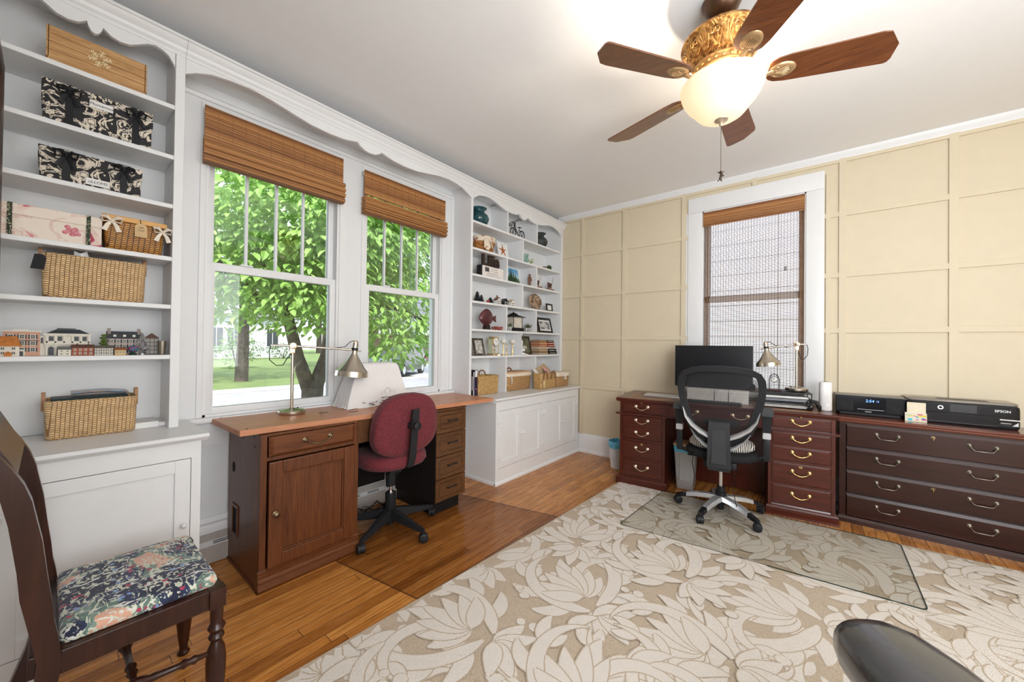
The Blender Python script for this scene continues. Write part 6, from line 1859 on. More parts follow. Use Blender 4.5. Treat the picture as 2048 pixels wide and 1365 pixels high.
def candlestick(label, y, h, cup):
    root = on_shelf('candlestick', label, 'candle holder', y, ZR[5], -2.42, 'gold candlesticks on the sixth row')
    b = B()
    if cup: b.lathe([(.020, .0005), (.020, .004), (.006, .010), (.004, .02), (.008, .04), (.004, .055), (.0035, .085), (.008, .10), (.004, .108), (.012, .114)], (0, 0, 0), 18)
    else:
        b.lathe([(.018, .0005), (.018, .004), (.005, .010), (.0035, .03)], (0, 0, 0), 16)
        for sd in (-1, 1): b.tube([(0, 0, .028), (sd * .013, 0, .045), (sd * .010, 0, .065), (0, 0, .072)], .003, 6)
        b.cyl((0, 0, .07), (0, 0, h - .012), .003); b.ball((0, 0, h - .009), .0085)
    part('stem', b, BRASS, root, smooth=50)
    if cup: b = B(); b.lathe([(.010, .112), (.024, .122), (.027, .140), (.026, .150), (.024, .150), (.022, .126)], (0, 0, 0), 18); part('glass_cup', b, plain('frosted_cup', (.78, .72, .62), .3), root, smooth=50)
candlestick('gold candlestick with frosted cup, next to the clock', 2.842, .16, True)
candlestick('short gold candlestick with looped stem between the two tall ones', 2.890, .115, False)
candlestick('gold candlestick with frosted cup, next to the divider', 2.985, .16, True)
root = thing('hanging_medallion', 'small oval dark medallion hanging on the centre divider of the sixth row', 'ornament', (-2.3405, 3.052, ZR[5] + .175), R90)
b = B(); b.lathe([(.018, 0), (.018, -.004), (.012, -.005)], (0, 0, 0), 20, 'y', (1.4, 1)); b.tube([(0, -.001, .024), (0, -.001, .05)], .0015, 5); part('body', b, plain('pewter_medallion', (.10, .085, .07), .4, .7), root, smooth=40)
root = on_shelf('white_figurine', 'white and dark porcelain figurine on the sixth row', 'figurine', 3.140, ZR[5], -2.385)
b = B(); b.box(-.045, .06, -.008, .04, .0005, .010, .003); b.loft([[(r * math.cos(a) * e, .015 + r * math.sin(a) * .7, z) for a in [2 * PI * i / 14 for i in range(14)]] for r, e, z in ((.028, 1.1, .010), (.030, 1.0, .03), (.022, 1, .05), (.016, 1.1, .062), (.006, 1, .068))])
b.ball((.004, .013, .082), .013); b.tube([(.014, .01, .06), (.028, 0, .072), (.024, -.004, .09)], .005, 6); b.mat(1).lathe([(.0305, .022), (.0305, .036)], (0, .015, 0), 14, 'z', (1.02, .72)); b.ball((-.008, .016, .084), .009)
part('body', b, [plain('white_porcelain', (.80, .77, .72), .2), plain('navy_porcelain', (.02, .025, .05), .3)], root, smooth=60)
picture('photo_frame', 'tall dark wooden portrait frame leaning beside the stacked books', 3.245, ZR[5], .165, .200, .018, plain('dark_wood_frame', (.05, .03, .02), .35), blotch('dark_portrait', [(.3, (.04, .05, .025, 1)), (.5, (.12, .13, .07, 1)), (.62, (.30, .26, .20, 1)), (.7, (.05, .05, .03, 1))], 14, .6, 'LINEAR', .25), .22, -2.42)
BK = [('thick book with black spine and cream pages at the bottom of the shelf stack', .500, .155, .026, (.012, .012, .014), (.50, .36, .22), 0), ('brown-paged book with black lettered spine, second from the bottom of the stack', .470, .15, .032, (.02, .018, .018), (.46, .30, .17), 0), ('book with pale grey spine in the middle of the stack', .500, .155, .024, (.66, .63, .60), (.52, .37, .23), -.005), ('smaller tan-paged book with red and black spine in the stack', .400, .14, .026, (.40, .045, .03), (.42, .24, .12), -.02), ('book with orange-red spine, second from the top of the stack', .385, .14, .026, (.45, .09, .05), (.48, .29, .15), -.02), ('dark green-spined book on top of the stack', .375, .14, .024, (.045, .05, .03), (.40, .23, .12), -.02)]
z = ZR[5] + .0005
BSC = .72
for i, (lab, w, d, h, cs, cp, dx) in enumerate(BK):
    w *= BSC; d *= .9
    root = on_shelf('book', lab, 'book', 3.555 + dx, z, -2.365 - .003 * (i % 3), 'books stacked on the sixth row')
    cm = plain('book_cover_%d' % i, cs, .5); pm = plain('book_pages_%d' % i, cp, .85, var=.12, vs=60)
    b = B(); hw_ = w / 2
    b.box(-hw_, hw_, -.002, d, 0, .0034); b.box(-hw_, hw_, -.002, d, h - .0034, h); b.box(hw_ * .02, hw_, -.002, .002, 0, h)
    part('cover', b, cm, root, smooth=0)
    b = B(); b.box(-hw_ + .003, hw_ * .02, .002, d - .004, .0025, h - .0025); part('pages', b, pm, root, smooth=0)
    b = B()
    for q in range(7): x = hw_ * (.22 + q * .1); b.box(x - .006, x + .004, -.0026, -.0018, h * .34, h * .66)
    part('spine_print', b, plain('spine_print_%d' % i, (.62, .58, .50) if sum(cs) < .9 else (.05, .05, .06), .6), root, smooth=0)
    z += h + .0003
# bottom row: upright books and baskets
for i, (lab, w, h, cs) in enumerate([('slim black upright book at the left end of the bottom row', .022, .225, (.014, .013, .016)), ('white-spined upright book between two dark ones on the bottom row', .014, .212, (.70, .70, .72)), ('dark purple upright book with white top band beside the square seagrass basket', .036, .228, (.030, .018, .045))]):
    y0 = (2.346, 2.369, 2.386)[i]
    root = on_shelf('book', lab, 'book', y0, CZR + .0005, -2.36, 'upright books on the bottom row')
    b = B(); b.box(0, w - .001, 0, .002, 0, h); b.box(0, .0015, 0, .16, 0, h); b.box(w - .0025, w - .001, 0, .16, 0, h); b.mat(1)
    if i == 2: b.box(.004, w - .005, -.0008, 0, h - .06, h - .004); b.mat(2).lathe([(.007, 0), (.006, -.001)], (w / 2, 0, .06), 12, 'y')
    else: b.box(.004, w - .005, -.0006, 0, .05, h - .05)
    part('cover', b, [plain('upright_cover_%d' % i, cs, .45), PAPER if i == 2 else plain('upright_print', (.30, .28, .32), .6), plain('pink_badge', (.55, .16, .35), .5)], root, smooth=0)
    b = B(); b.box(.002, w - .003, .002, .155, .003, h - .003); part('pages', b, PAPER, root, smooth=0)
def arch(b, x0, x1, y, z, h, r): b.tube([((x0 + x1) / 2 - (x1 - x0) / 2 * math.cos(t), y, z + h * math.sin(t)) for t in [PI * q / 12 for q in range(13)]], r, 7)
HANDLE = plain('brown_leather_handle', (.20, .085, .035), .55)
SQ = weave('golden_seagrass', (.72, .46, .19, 1), (.60, .36, .13, 1), (.26, .12, .035, 1), .018, .008)
root = on_shelf('square_basket', 'golden seagrass square basket with arched handle behind, on the bottom row', 'basket', 2.562, CZR, -2.347)
b = B(); tapered(b, .262, .16, .272, .17, .0005, .172, .012); part('body', b, SQ, root, smooth=50)
b = B(); arch(b, .03, .12, .165, .165, .045, .006); part('handle', b, HANDLE, root)
LIN = plain('cream_liner', (.78, .68, .54), .8, var=.08)
root = on_shelf('lined_basket', 'wide rattan basket with cream cloth liner and wicker lid on the bottom row', 'basket', 3.035, CZR, -2.347)
b = B(); tapered(b, .395, .18, .415, .20, .0005, .165, .05); part('body', b, RATTAN, root, smooth=50)
b = B(); R1 = lambda w, d, z, r: [(p[0], p[1], z) for p in rrect(-w / 2 * 1.05, w / 2 * 1.05, .10 - d / 2 * .95, .10 + d / 2 * .95, r)]
b.loft([R1(.398, .213, .142, .05), R1(.404, .219, .15, .05), R1(.402, .217, .170, .05), R1(.38, .2, .174, .045)]); part('liner', b, LIN, root, smooth=50)
b = B(); b.loft([R1(.37, .19, .168, .045), R1(.378, .197, .176, .045), R1(.37, .19, .186, .045), R1(.28, .12, .19, .03)]); part('lid', b, plain('plaited_lid', (.56, .34, .19), .7, var=.2, vs=70), root, smooth=50)
b = B(); arch(b, -.075, .005, .13, .186, .034, .007); part('handle', b, HANDLE, root)
b = B(); b.tube([(-.165, -.008, .155), (-.158, -.014, .11), (-.16, -.012, .08)], .008, 6, (1, .3)); part('tie', b, plain('white_tie', (.74, .70, .64), .7), root)
root = on_shelf('oval_basket', 'tall rounded rattan basket between the lined basket and the handled basket', 'basket', 3.400, CZR, -2.347)
b = B(); tapered(b, .17, .18, .185, .20, .0005, .180, .06); part('body', b, RATTAN, root, smooth=50)
b = B(); b.loft([[(p[0], p[1], z) for p in rrect(-.095 + i_, .095 - i_, .0 + i_, .2 - i_, .06)] for i_, z in ((.0, .172), (-.003, .18), (0, .192), (.03, .196))]); part('lid', b, plain('plaited_lid', (.56, .34, .19), .7, var=.2, vs=70), root, smooth=50)
root = on_shelf('handled_basket', 'rattan basket with two pairs of looped handles holding papers on the white counter', 'basket', 3.340, CZR, -2.205)
b = B(); tapered(b, .275, .105, .292, .115, .0005, .165, .02); part('body', b, SQ, root, smooth=50)
for hx in (-.085, .06):
    b = B(); arch(b, hx - .022, hx + .05, -.006, .10, .085, .0055); part('handle', b, HANDLE, root)
b = B(); b.prism([(-.125, .02), (-.095, .02), (-.09, .085), (-.11, .1), (-.128, .08)], 'y', -.012, -.010); part('tag', b, plain('yellow_tag', (.66, .52, .26), .6), root, smooth=0)
for i, (lab, x, z, w, h, tilt, cs) in enumerate([('pink paper sticking up from the handled basket', .045, .15, .15, .075, .30, (.66, .34, .36)), ('brown envelope sticking up from the handled basket', .0, .15, .22, .105, -.35, (.42, .30, .18)), ('white printed sheet in the handled basket', -.07, .155, .15, .06, .12, (.74, .70, .68))]):
    b = B().tr(Matrix.Translation((x, .03 + i * .025, z)) @ Matrix.Rotation(tilt, 4, 'Y') @ Matrix.Rotation(-.7, 4, 'X')); b.box(-w / 2, w / 2, 0, .0015, -.02, h)
    tag(b.build('paper_sheet', plain('sheet_%d' % i, cs, .8), smooth=0, loc=(-2.205, 3.340, CZR), rot=(0, 0, R90)), lab, 'paper')
root = on_shelf('bow_basket', 'small rattan basket with cream liner and bow at the counter end by the yellow wall', 'basket', 3.636, CZR, -2.205)
b = B(); tapered(b, .235, .105, .25, .115, .0005, .150, .02); part('body', b, RATTAN, root, smooth=50)
R2 = lambda w, d, z, r: [(p[0], p[1], z) for p in rrect(-w / 2 * 1.16, w / 2 * 1.16, .0575 - d / 2 * .63, .0575 + d / 2 * .63, r)]
b = B(); b.loft([R2(.219, .189, .115, .02), R2(.226, .196, .12, .02), R2(.222, .192, .158, .02), R2(.20, .17, .162, .02)]); part('liner', b, LIN, root, smooth=50)
b = B(); bow(b, .0, -.005, .128, 1.2); part('ribbon_bow', b, plain('ivory_bow', (.80, .74, .64), .6), root)

# framed mirror on the wall beside the camera, seen edge-on
root = thing('framed_mirror', 'dark wooden frame seen edge-on at the far left, in front of the left shelves', 'mirror', (-1.995, -.17, 1.325))
b = B()
frame_ring(b, 0, .50, 0, .735, .05, .0725, .001, .012)
part('frame', b, CHAIRW, root, smooth=30)
b = B(); b.box(.045, .455, .001, .02, .045, .69); part('mirror_glass', b, plain('mirror_silver', (.8, .8, .8), .03, 1, .01), root, smooth=0)

# ================================================================== ON THE DESKS
def on_desk(name, label, cat, u_, v_, z, rz=0, group=None):
    c, s = math.cos(DR), math.sin(DR)
    return thing(name, label, cat, (-1.378 + u_ * c - v_ * s, 3.165 + u_ * s + v_ * c, z), DR + rz, group)
HT = .7478
root = on_desk('monitor', 'wide black flat monitor on the mahogany desk', 'monitor', .722, .300, HT)
b = B(); b.box(-.292, .292, .0, .028, .105, .462, .003); b.box(-.2, .2, .02, .05, .2, .40, .01)
part('housing', b, BLACK, root, smooth=0)
b = B(); b.box(-.286, .286, -.0012, .001, .118, .457); part('screen', b, plain('monitor_screen', (.008, .008, .010), .32, spec=.2), root, smooth=0)
b = B(); b.box(-.11, .11, -.02, .09, .0, .008, .003); b.box(-.025, .025, .035, .05, .005, .25, .004); part('stand', b, BLACKM, root, smooth=0)
root = on_desk('laptop', 'thin closed silver laptop at the left end of the mahogany desk', 'laptop', .33, .30, HT)
b = B(); b.box(-.15, .15, -.09, .09, .001, .0085, .003); part('base', b, SILVER, root, smooth=0)
b = B(); b.box(-.15, .15, -.09, .09, .0088, .0145, .003); part('lid', b, plain('light_aluminium', (.70, .71, .73), .3, .6), root, smooth=0)
for i, (x0, x1, lab) in enumerate(((.545, .745, 'left long pale grey storage box'), (.750, .845, 'middle small pale grey storage box'), (.850, .985, 'right pale grey storage box'))):
    root = on_desk('storage_box', lab + ' before the monitor, seen through the mesh chair', 'box', x0, .17, HT, 0, 'pale grey boxes in front of the monitor')
    b = B(); b.box(.0, x1 - x0, 0, .085, .0005, .085, .003); part('body', b, plain('pale_grey_card', (.66, .64, .60), .6), root, smooth=0)
    b = B(); b.box(-.0015, x1 - x0 + .0015, -.0015, .0865, .085, .105, .002); part('lid', b, plain('pale_grey_lid', (.70, .68, .64), .6), root, smooth=0)
root = on_desk('keyboard', 'flat black keyboard behind the mesh chair back', 'keyboard', .74, .10, HT)
b = B(); b.box(-.20, .20, -.055, .055, .0005, .012, .003); part('body', b, BLACK, root, smooth=0)
b = B()
for r in range(5):
    for c in range(16): b.box(-.19 + c * .0238, -.19 + c * .0238 + .020, -.048 + r * .0195, -.048 + r * .0195 + .016, .012, .0155)
part('keys', b, plain('key_grey', (.03, .03, .032), .5), root, smooth=0)
root = on_desk('letter_tray', 'black wire two-tier letter tray at the right of the mahogany desk', 'tray', 1.215, .245, HT)
b = B()
for z in (.006, .052):
    b.box(-.155, .155, -.10, .12, z, z + .003)
    for p, q in (((-.155, -.10), (.155, -.10)), ((.155, -.10), (.155, .12)), ((.155, .12), (-.155, .12)), ((-.155, .12), (-.155, -.10))): b.cyl((*p, z + .022), (*q, z + .022), .0028, n=6); b.cyl((*p, z + .003), (*q, z + .003), .0028, n=6)
for x in (-.155, .155):
    for y in (-.10, .12): b.cyl((x, y, 0), (x, y, .124), .0035, n=6)
b.box(-.16, .16, -.105, .125, .112, .1205, .003)
part('frame', b, BLACKM, root, smooth=40)
rr = random.Random(4)
shades = ((.72, .71, .68), (.30, .30, .31), (.70, .66, .58), (.76, .76, .75), (.20, .21, .24), (.68, .67, .66), (.74, .73, .70))
for i in range(7):
    z = (.0095 + i * .0052) if i < 4 else (.0555 + (i - 4) * .012)
    h = .0045 if i < 4 else .0105
    a = rr.uniform(-.03, .03)
    b = B().tr(Matrix.Rotation(a, 4, 'Z')); b.box(-.145 + rr.uniform(-.0, .02), .135 + rr.uniform(-.02, .01), -.108 + rr.uniform(0, .02), .10, z, z + h)
    o = b.build('document_stack', plain('document_%d' % i, shades[i], .75), smooth=0)
    c, s = math.cos(DR), math.sin(DR)
    o.location = (-1.378 + 1.215 * c - .245 * s, 3.165 + 1.215 * s + .245 * c, HT); o.rotation_euler = (0, 0, DR)
    tag(o, ('lowest' if i == 0 else 'second' if i == 1 else 'third' if i == 2 else 'fourth' if i == 3 else 'fifth' if i == 4 else 'sixth' if i == 5 else 'topmost') + ' sheaf of papers from the bottom of the wire letter tray', 'papers', 'papers in the letter tray')
root = on_desk('desk_clock', 'small black framed clock hanging in an arch on the letter tray', 'clock', 1.150, .20, HT + .1205)
b = B(); b.box(-.045, .045, -.02, .03, .0005, .014, .004); part('base', b, plain('dark_red_wood', (.05, .014, .010), .3), root, smooth=0)
b = B(); b.tube([(-.030, .005, .012), (-.031, .005, .09), (-.022, .005, .118), (0, .005, .130), (.022, .005, .118), (.031, .005, .09), (.030, .005, .012)], .0032, 8); b.cyl((0, .005, .13), (0, .005, .112), .0015, n=6); part('arch', b, BLACKM, root)
b = B(); b.lathe([(.024, -.006), (.024, .006), (.020, .007)], (0, .005, .088), 26, 'y'); b.mat(1).lathe([(.020, -.0065), (.019, -.007)], (0, .005, .088), 26, 'y'); b.mat(0)
b.tube([(0, -.003, .088), (-.008, -.003, .094)], .001, 4); b.tube([(0, -.003, .088), (.002, -.003, .102)], .001, 4)
part('dial', b, [BLACKM, plain('pale_dial', (.60, .62, .58), .4)], root, smooth=40)
root = on_desk('headset', 'black headphones lying between the letter tray and the white router', 'headphones', 1.366, .115, HT)
b = B(); b.tube([(.0, .02, .012), (-.03, .03, .045), (-.005, .035, .072), (.03, .03, .062), (.045, .02, .02)], [.006, .008, .008, .008, .006], 8, (1.6, .7)); part('headband', b, BLACK, root)
b = B(); b.lathe([(.01, -.012), (.026, -.010), (.028, 0), (.022, .010)], (0, .01, .029), 18, 'x'); b.lathe([(.01, -.01), (.024, -.008), (.026, 0), (.02, .008)], (.045, -.005, .027), 18, 'x'); part('ear_cup', b, BLACKG, root, smooth=50)
root = on_desk('wifi_router', 'white rounded upright router at the right end of the mahogany desk', 'router', 1.458, .22, HT)
b = B(); b.loft([[(p[0], p[1], z) for p in rrect(-.037 + i_, .037 - i_, -.037 + i_, .037 - i_, .026)] for i_, z in ((.004, .0005), (.0, .006), (.0005, .19), (.002, .203), (.008, .208), (.02, .209))]); part('body', b, plain('white_router_plastic', (.80, .79, .78), .35), root, smooth=50)
k = N('white_led'); k.set(Base_Color=(1, 1, 1, 1), Emission_Color=(1, .98, .92, 1), Emission_Strength=2.5)
LED = k.m
b = B(); b.lathe([(.003, 0), (.003, -.001)], (.006, -.0368, .045), 10, 'y'); part('status_light', b, LED, root)
# radio and printer on the file cabinet
CT = .7242
root = thing('clock_radio', 'black tabletop clock radio with blue display on the file cabinet', 'radio', (.276, 3.635, CT))
b = B(); b.box(-.160, .160, .015, .17, .0005, .022, .008); part('base', b, BLACKM, root, smooth=0)
b = B(); b.box(-.180, .180, 0, .185, .022, .140, .006); part('body', b, BLACKG, root, smooth=0)
b = B(); b.box(-.178, .178, .004, .183, .1395, .1425, .001); part('top_panel', b, plain('grey_top_panel', (.16, .15, .14), .3), root, smooth=0)
b = B()
for sd in (-1, 1):
    b = B(); b.box(sd * .128 - .045, sd * .128 + .045, -.0012, .001, .032, .130, .001)
    b.lathe([(.034, -.0008), (.034, -.0024), (.031, -.0034), (.028, -.0026), (.006, -.0016)], (sd * .128, 0, .082), 28, 'y')
    part('speaker_grille', b, plain('grille_black', (.022, .022, .024), .8), root, smooth=40)
k = N('blue_display'); k.set(Base_Color=(.01, .02, .05, 1), Emission_Color=(.16, .42, 1, 1), Emission_Strength=1.6)
b = B(); b.box(-.07, .07, -.0012, .001, .060, .132); b.mat(1).text('2:54', .026, at(.002, -.0018, .108), .0002, shear=.15); b.text('12', .016, at(.042, -.0018, .108), .0002); b.mat(2).box(-.062, .075, -.0022, 0, .046, .050); b.box(-.022, .012, -.003, 0, .030, .036)
part('display', b, [BLACKG, k.m, plain('radio_grey_trim', (.32, .32, .33), .4)], root, smooth=0)
root = thing('printer', 'black all-in-one inkjet printer on the right of the file cabinet', 'printer', (.692, 3.62, CT))
b = B()
b.loft([[(p[0], p[1], z) for p in rrect(-.236 + i_, .236 - i_, i_, .2 - i_ * .3, .022)] for i_, z in ((.006, .0005), (.002, .01), (0, .03), (0, .115), (.002, .135), (.010, .142))])
part('body', b, BLACKG, root, smooth=40)
b = B(); b.loft([[(p[0], p[1], z) for p in rrect(-.232 + i_, .232 - i_, .012 + i_, .198 - i_ * .3, .022)] for i_, z in ((.0, .142), (0, .152), (.006, .157))]); b.mat(1).box(-.09, .12, .03, .10, .1565, .1585, .001)
part('scanner_lid', b, [plain('taupe_gloss_lid', (.23, .20, .165), .2, coat=.2), BLACKM], root, smooth=40)
b = B(); b.box(-.215, .215, -.004, .004, .075, .136, .002); b.mat(1).box(-.045, .065, -.0052, -.003, .083, .130); b.mat(2)
b.tube([(-.085 + .0105 * math.cos(t), -.005, .106 + .0105 * math.sin(t)) for t in [2 * PI * q / 20 for q in range(21)]], .0017, 5)
b.mat(3).text('EPSON', .020, at(.165, -.0048, .108), .0003, bold=.0006)
part('control_panel', b, [BLACKG, plain('printer_screen', (.05, .05, .052), .2), LED, plain('printer_lettering', (.62, .62, .62), .5)], root, smooth=0)
b = B(); b.box(-.15, .15, -.003, .004, .012, .070, .002); b.mat(1).box(-.15, .15, -.004, -.002, .068, .0705); b.mat(2).box(.155, .232, -.003, .002, .056, .061); b.mat(3)
for q in range(9): b.box(.158 + q * .0045, .161 + q * .0045, -.0036, -.002, .036, .0405)
b.prism([(.200, .024), (.224, .024), (.224, .048)], 'y', -.0038, -.002)
part('paper_tray', b, [BLACKG, BLACKM, SILVER, plain('printer_lettering', (.62, .62, .62), .5)], root, smooth=0)
def note(label, x0, x1, z0, z1, cols, y, lean):
    b = B().tr(Matrix.Translation((0, y, z0)) @ Matrix.Rotation(lean, 4, 'X')); b.box(x0, x1, 0, .0012, 0, z1 - z0); rr = random.Random(int(x0 * 1e4))
    for i in range(1, len(cols)):
        for q in range(5): xx = rr.uniform(x0, x1 - .02); zz = rr.uniform(.004, z1 - z0 - .012); b.mat(i).box(xx, min(x1 - .001, xx + rr.uniform(.012, .035)), -.0005, .0, zz, zz + rr.uniform(.003, .010))
    return b.build('note_card', [plain('note_%s_%d' % (label[:4], i), c, .6) for i, c in enumerate(cols)], smooth=0)
o = note('upper', -.236, -.150, .052, .125, [(.76, .68, .50), (.80, .74, .62)], -.012, 0); o.location = (.692, 3.62, CT); tag(o, 'upper pale yellow note card propped on the printer front', 'note')
o = note('lower', -.246, -.146, .0005, .058, [(.72, .66, .52), (.05, .48, .62), (.75, .60, .05), (.60, .08, .28)], -.02, -.08); o.location = (.692, 3.62, CT); tag(o, 'lower note card printed blue, yellow and pink, against the printer', 'note')
b = B(); b.tube([(0, 0, .004), (.03, .01, .006), (.05, -.005, .004), (.07, .006, .006), (.06, .03, .004)], .0022, 6)
# waste baskets
root = thing('waste_basket', 'white lattice waste basket with blue liner left of the mahogany desk', 'waste basket', (-1.525, 3.545, 0))
b = B(); H2 = .25
for i in range(30):
    a = 2 * PI * i / 30
    b.tube([(.062 * math.cos(a), .062 * math.sin(a), .004), (.084 * math.cos(a), .084 * math.sin(a), H2)], .0042, 5)
for z in [.006 + .0165 * q for q in range(15)]:
    r = .062 + .022 * z / H2; b.tube([(r * math.cos(t), r * math.sin(t), z) for t in [2 * PI * q / 30 for q in range(31)]], .0042, 5)
b.lathe([(.06, .001), (.06, .006)], (0, 0, 0), 24)
part('lattice', b, plain('white_lattice_plastic', (.80, .80, .81), .4), root, smooth=0)
BLUE = plain('blue_bin_liner', (.10, .42, .62), .3, var=.2, vs=40)
b = B(); rr = random.Random(8); rings = []
for r, z in ((.088, .205), (.094, .235), (.094, .262), (.086, .270), (.074, .255), (.062, .12), (.055, .02)): rings.append([((r + rr.uniform(-.003, .003)) * math.cos(t), (r + rr.uniform(-.003, .003)) * math.sin(t), z + rr.uniform(-.006, .006)) for t in [2 * PI * q / 30 for q in range(30)]])
b.loft(rings, cap=False); b.lathe([(.056, .018), (.056, .02)], (0, 0, 0), 24)
part('liner', b, BLUE, root, smooth=60)
root = on_desk('waste_bin', 'grey rectangular waste bin in the kneehole of the mahogany desk', 'waste bin', .535, .12, 0)
b = B(); tapered(b, .13, .16, .165, .20, .0005, .36, .012, 0, .004); part('body', b, plain('grey_bin_plastic', (.36, .345, .33), .5), root, smooth=50)
b = B(); b.box(-.04, .04, -.001, .02, .08, .3, .004); o = part('front_panel', b, plain('grey_bin_plastic', (.36, .345, .33), .5), root, smooth=0)
b = B(); b.loft([[(p[0], p[1], z) for p in rrect(-.085 + i_, .085 - i_, -.003 + i_, .205 - i_, .015)] for i_, z in ((.004, .315), (-.001, .34), (0, .366), (.012, .362), (.02, .3))]); part('liner', b, BLUE, root, smooth=60)
b = B(); b.box(-.088, .05, .0, .17, .372, .392, .003)
o = b.build('folded_cardboard', plain('brown_cardboard', (.42, .26, .13), .8), smooth=0); c, s = math.cos(DR), math.sin(DR); o.location = (-1.378 + .535 * c - .12 * s, 3.165 + .535 * s + .12 * c, -.006); o.rotation_euler = (0, 0, DR); tag(o, 'brown cardboard lying on the grey waste bin', 'cardboard')
# cables behind the left worktop
b = B(); rr = random.Random(6)
for q in range(5):
    pts = [(-2.35 + rr.uniform(-.03, .03), 1.22 + .05 * i + rr.uniform(-.03, .03), .012 + abs(rr.uniform(0, .10)) * (1 if 0 < i < 7 else .1)) for i in range(8)]
    sm = []
    for i in range(len(pts) - 1):
        for t in (0, .33, .66): sm.append(tuple(pts[i][k] * (1 - t) + pts[i + 1][k] * t for k in range(3)))
    b.tube(sm, .0035, 5)
tag(b.build('cable_tangle', BLACK), 'tangle of black cables on the floor under the long worktop', 'cables')
b = B(); b.tube([(-2.36, 1.46, .70), (-2.35, 1.47, .5), (-2.345, 1.50, .3), (-2.36, 1.505, .1), (-2.38, 1.50, .01)], .004, 6)
tag(b.build('hanging_cable', plain('grey_cord', (.55, .53, .50), .5)), 'single pale grey cord hanging down behind the burgundy chair', 'cable')

# sewing machine under its white cover
def cloth():
    k = N('white_cover_cloth')
    k.set(Base_Color=(.80, .775, .755, 1), Roughness=.85, Sheen_Weight=.2)
    k.bump(k.noise(k.obj(), 14, 4, .6), .5, .03)
    return k.m
root = thing('covered_sewing_machine', 'sewing machine hidden under a white cloth cover with ruffled hem on the long worktop', 'sewing machine', (-2.415, 1.43, .7725), R90)
# local x along the worktop, y towards the window
b = B(); rr = random.Random(12)
def ring(x0, x1, y0, y1, z, ruf=0, n=16):
    pts = []
    per = [(x0 + (x1 - x0) * i / n, y0) for i in range(n)] + [(x1, y0 + (y1 - y0) * i / n) for i in range(n)] + [(x1 - (x1 - x0) * i / n, y1) for i in range(n)] + [(x0, y1 - (y1 - y0) * i / n) for i in range(n)]
    cx, cy = (x0 + x1) / 2, (y0 + y1) / 2
    for i, (x, y) in enumerate(per):
        w = ruf * math.sin(i * 2.1) + ruf * .6 * math.sin(i * 3.7 + 1)
        d = math.hypot(x - cx, y - cy)
        pts.append((x + (x - cx) / d * w, y + (y - cy) / d * w, z + (rr.uniform(-.004, .006) if ruf > .003 else 0)))
    return pts
b.loft([ring(-.232, .240, -.115, .09, .0015, .007), ring(-.224, .232, -.108, .085, .014, .005), ring(-.222, .225, -.10, .082, .03, .002), ring(-.195, .205, -.085, .075, .12, .0015), ring(-.158, .178, -.07, .068, .22, .001), ring(-.140, .165, -.062, .062, .268, .0), ring(-.130, .155, -.052, .056, .284, .0), ring(-.10, .12, -.03, .03, .290, 0)])
part('cloth_cover', b, cloth(), root, smooth=70)
b = B()
INK = plain('printed_ink_dark', (.20, .16, .145), .8); INKL = plain('printed_ink_pale', (.55, .56, .60), .8)
yf = lambda z: -.1055 + .04 * (z - .03) / .23 + .0015
b.mat(0)
for q, (x0, x1) in enumerate(((-.02, .0), (.004, .010), (.016, .026), (.034, .052), (.058, .064), (.072, .10))): b.box(x0 + .03, x1 + .03, yf(.055) - .0055, yf(.055) - .002, .052, .057)
b.mat(1)
for cx, cz, r in ((.03, .075, .02), (.06, .085, .026), (.095, .078, .022), (.065, .105, .016)): b.tube([(cx + r * math.cos(t), yf(cz + r * math.sin(t)) - .004, cz + r * math.sin(t)) for t in [PI * q / 10 for q in range(11)]], .0011, 5)
b.mat(0)
rr = random.Random(3)
for q in range(26):
    x = rr.uniform(-.14, .12); z = .012 + rr.uniform(0, .022)
    b.box(x, x + rr.uniform(.006, .018), yf(z) - .0085, yf(z) - .004, z, z + rr.uniform(.002, .006))
part('printed_motif', b, [INK, INKL], root, smooth=0)
b = B(); b.tube([(-2.30, 1.02, .7795), (-2.285, 1.04, .7795), (-2.29, 1.07, .7792)], .0016, 5); b.tube([(-2.22, 1.16, .7780), (-2.20, 1.19, .7778), (-2.205, 1.215, .7775)], .0016, 5)
tag(b.build('thread_scraps', DARKIN), 'dark thread scraps lying on the worktop near the covered machine', 'thread', kind='stuff')

# ================================================================== OUTSIDE
GZ = -.5
def grass_mat():
    k = N('lawn_grass')
    f = k.noise(k.obj(), 1.2, 6); g = k.noise(k.obj(), 40, 3)
    k.set(Base_Color=k.mix(.4, k.ramp(f, [(.35, (.14, .22, .06, 1)), (.65, (.26, .32, .11, 1))]), k.ramp(g, [(.3, (.10, .19, .04, 1)), (.7, (.30, .36, .14, 1))])), Roughness=1)
    k.bump(g, 1, .05)
    return k.m
b = B(); b.box(-90, -2.74, -40, 70, GZ - .2, GZ)
tag(b.build('ground', grass_mat(), smooth=0), kind='structure')
ASPH = plain('grey_asphalt', (.34, .33, .35), .9, var=.15, vs=3)
CONC = plain('pale_concrete', (.46, .44, .42), .9, var=.1, vs=2)
b = B(); b.box(-14.6, -8.2, -40, 70, GZ, GZ + .015)
tag(b.build('road', ASPH, smooth=0), kind='structure')
b = B(); b.box(-15.0, -14.6, -40, 11.5, GZ, GZ + .12, .03)
tag(b.build('kerb', CONC, smooth=0), kind='structure')
b = B(); b.prism([(-14.6, 11.5), (-14.6, 17.5), (-25.5, 19.5), (-25.5, 13.5)], 'z', GZ, GZ + .03)
tag(b.build('driveway', CONC, smooth=0), kind='structure')
BARK = plain('grey_brown_bark', (.10, .08, .065), .95, var=.4, vs=12, bump=.6, bs=40)
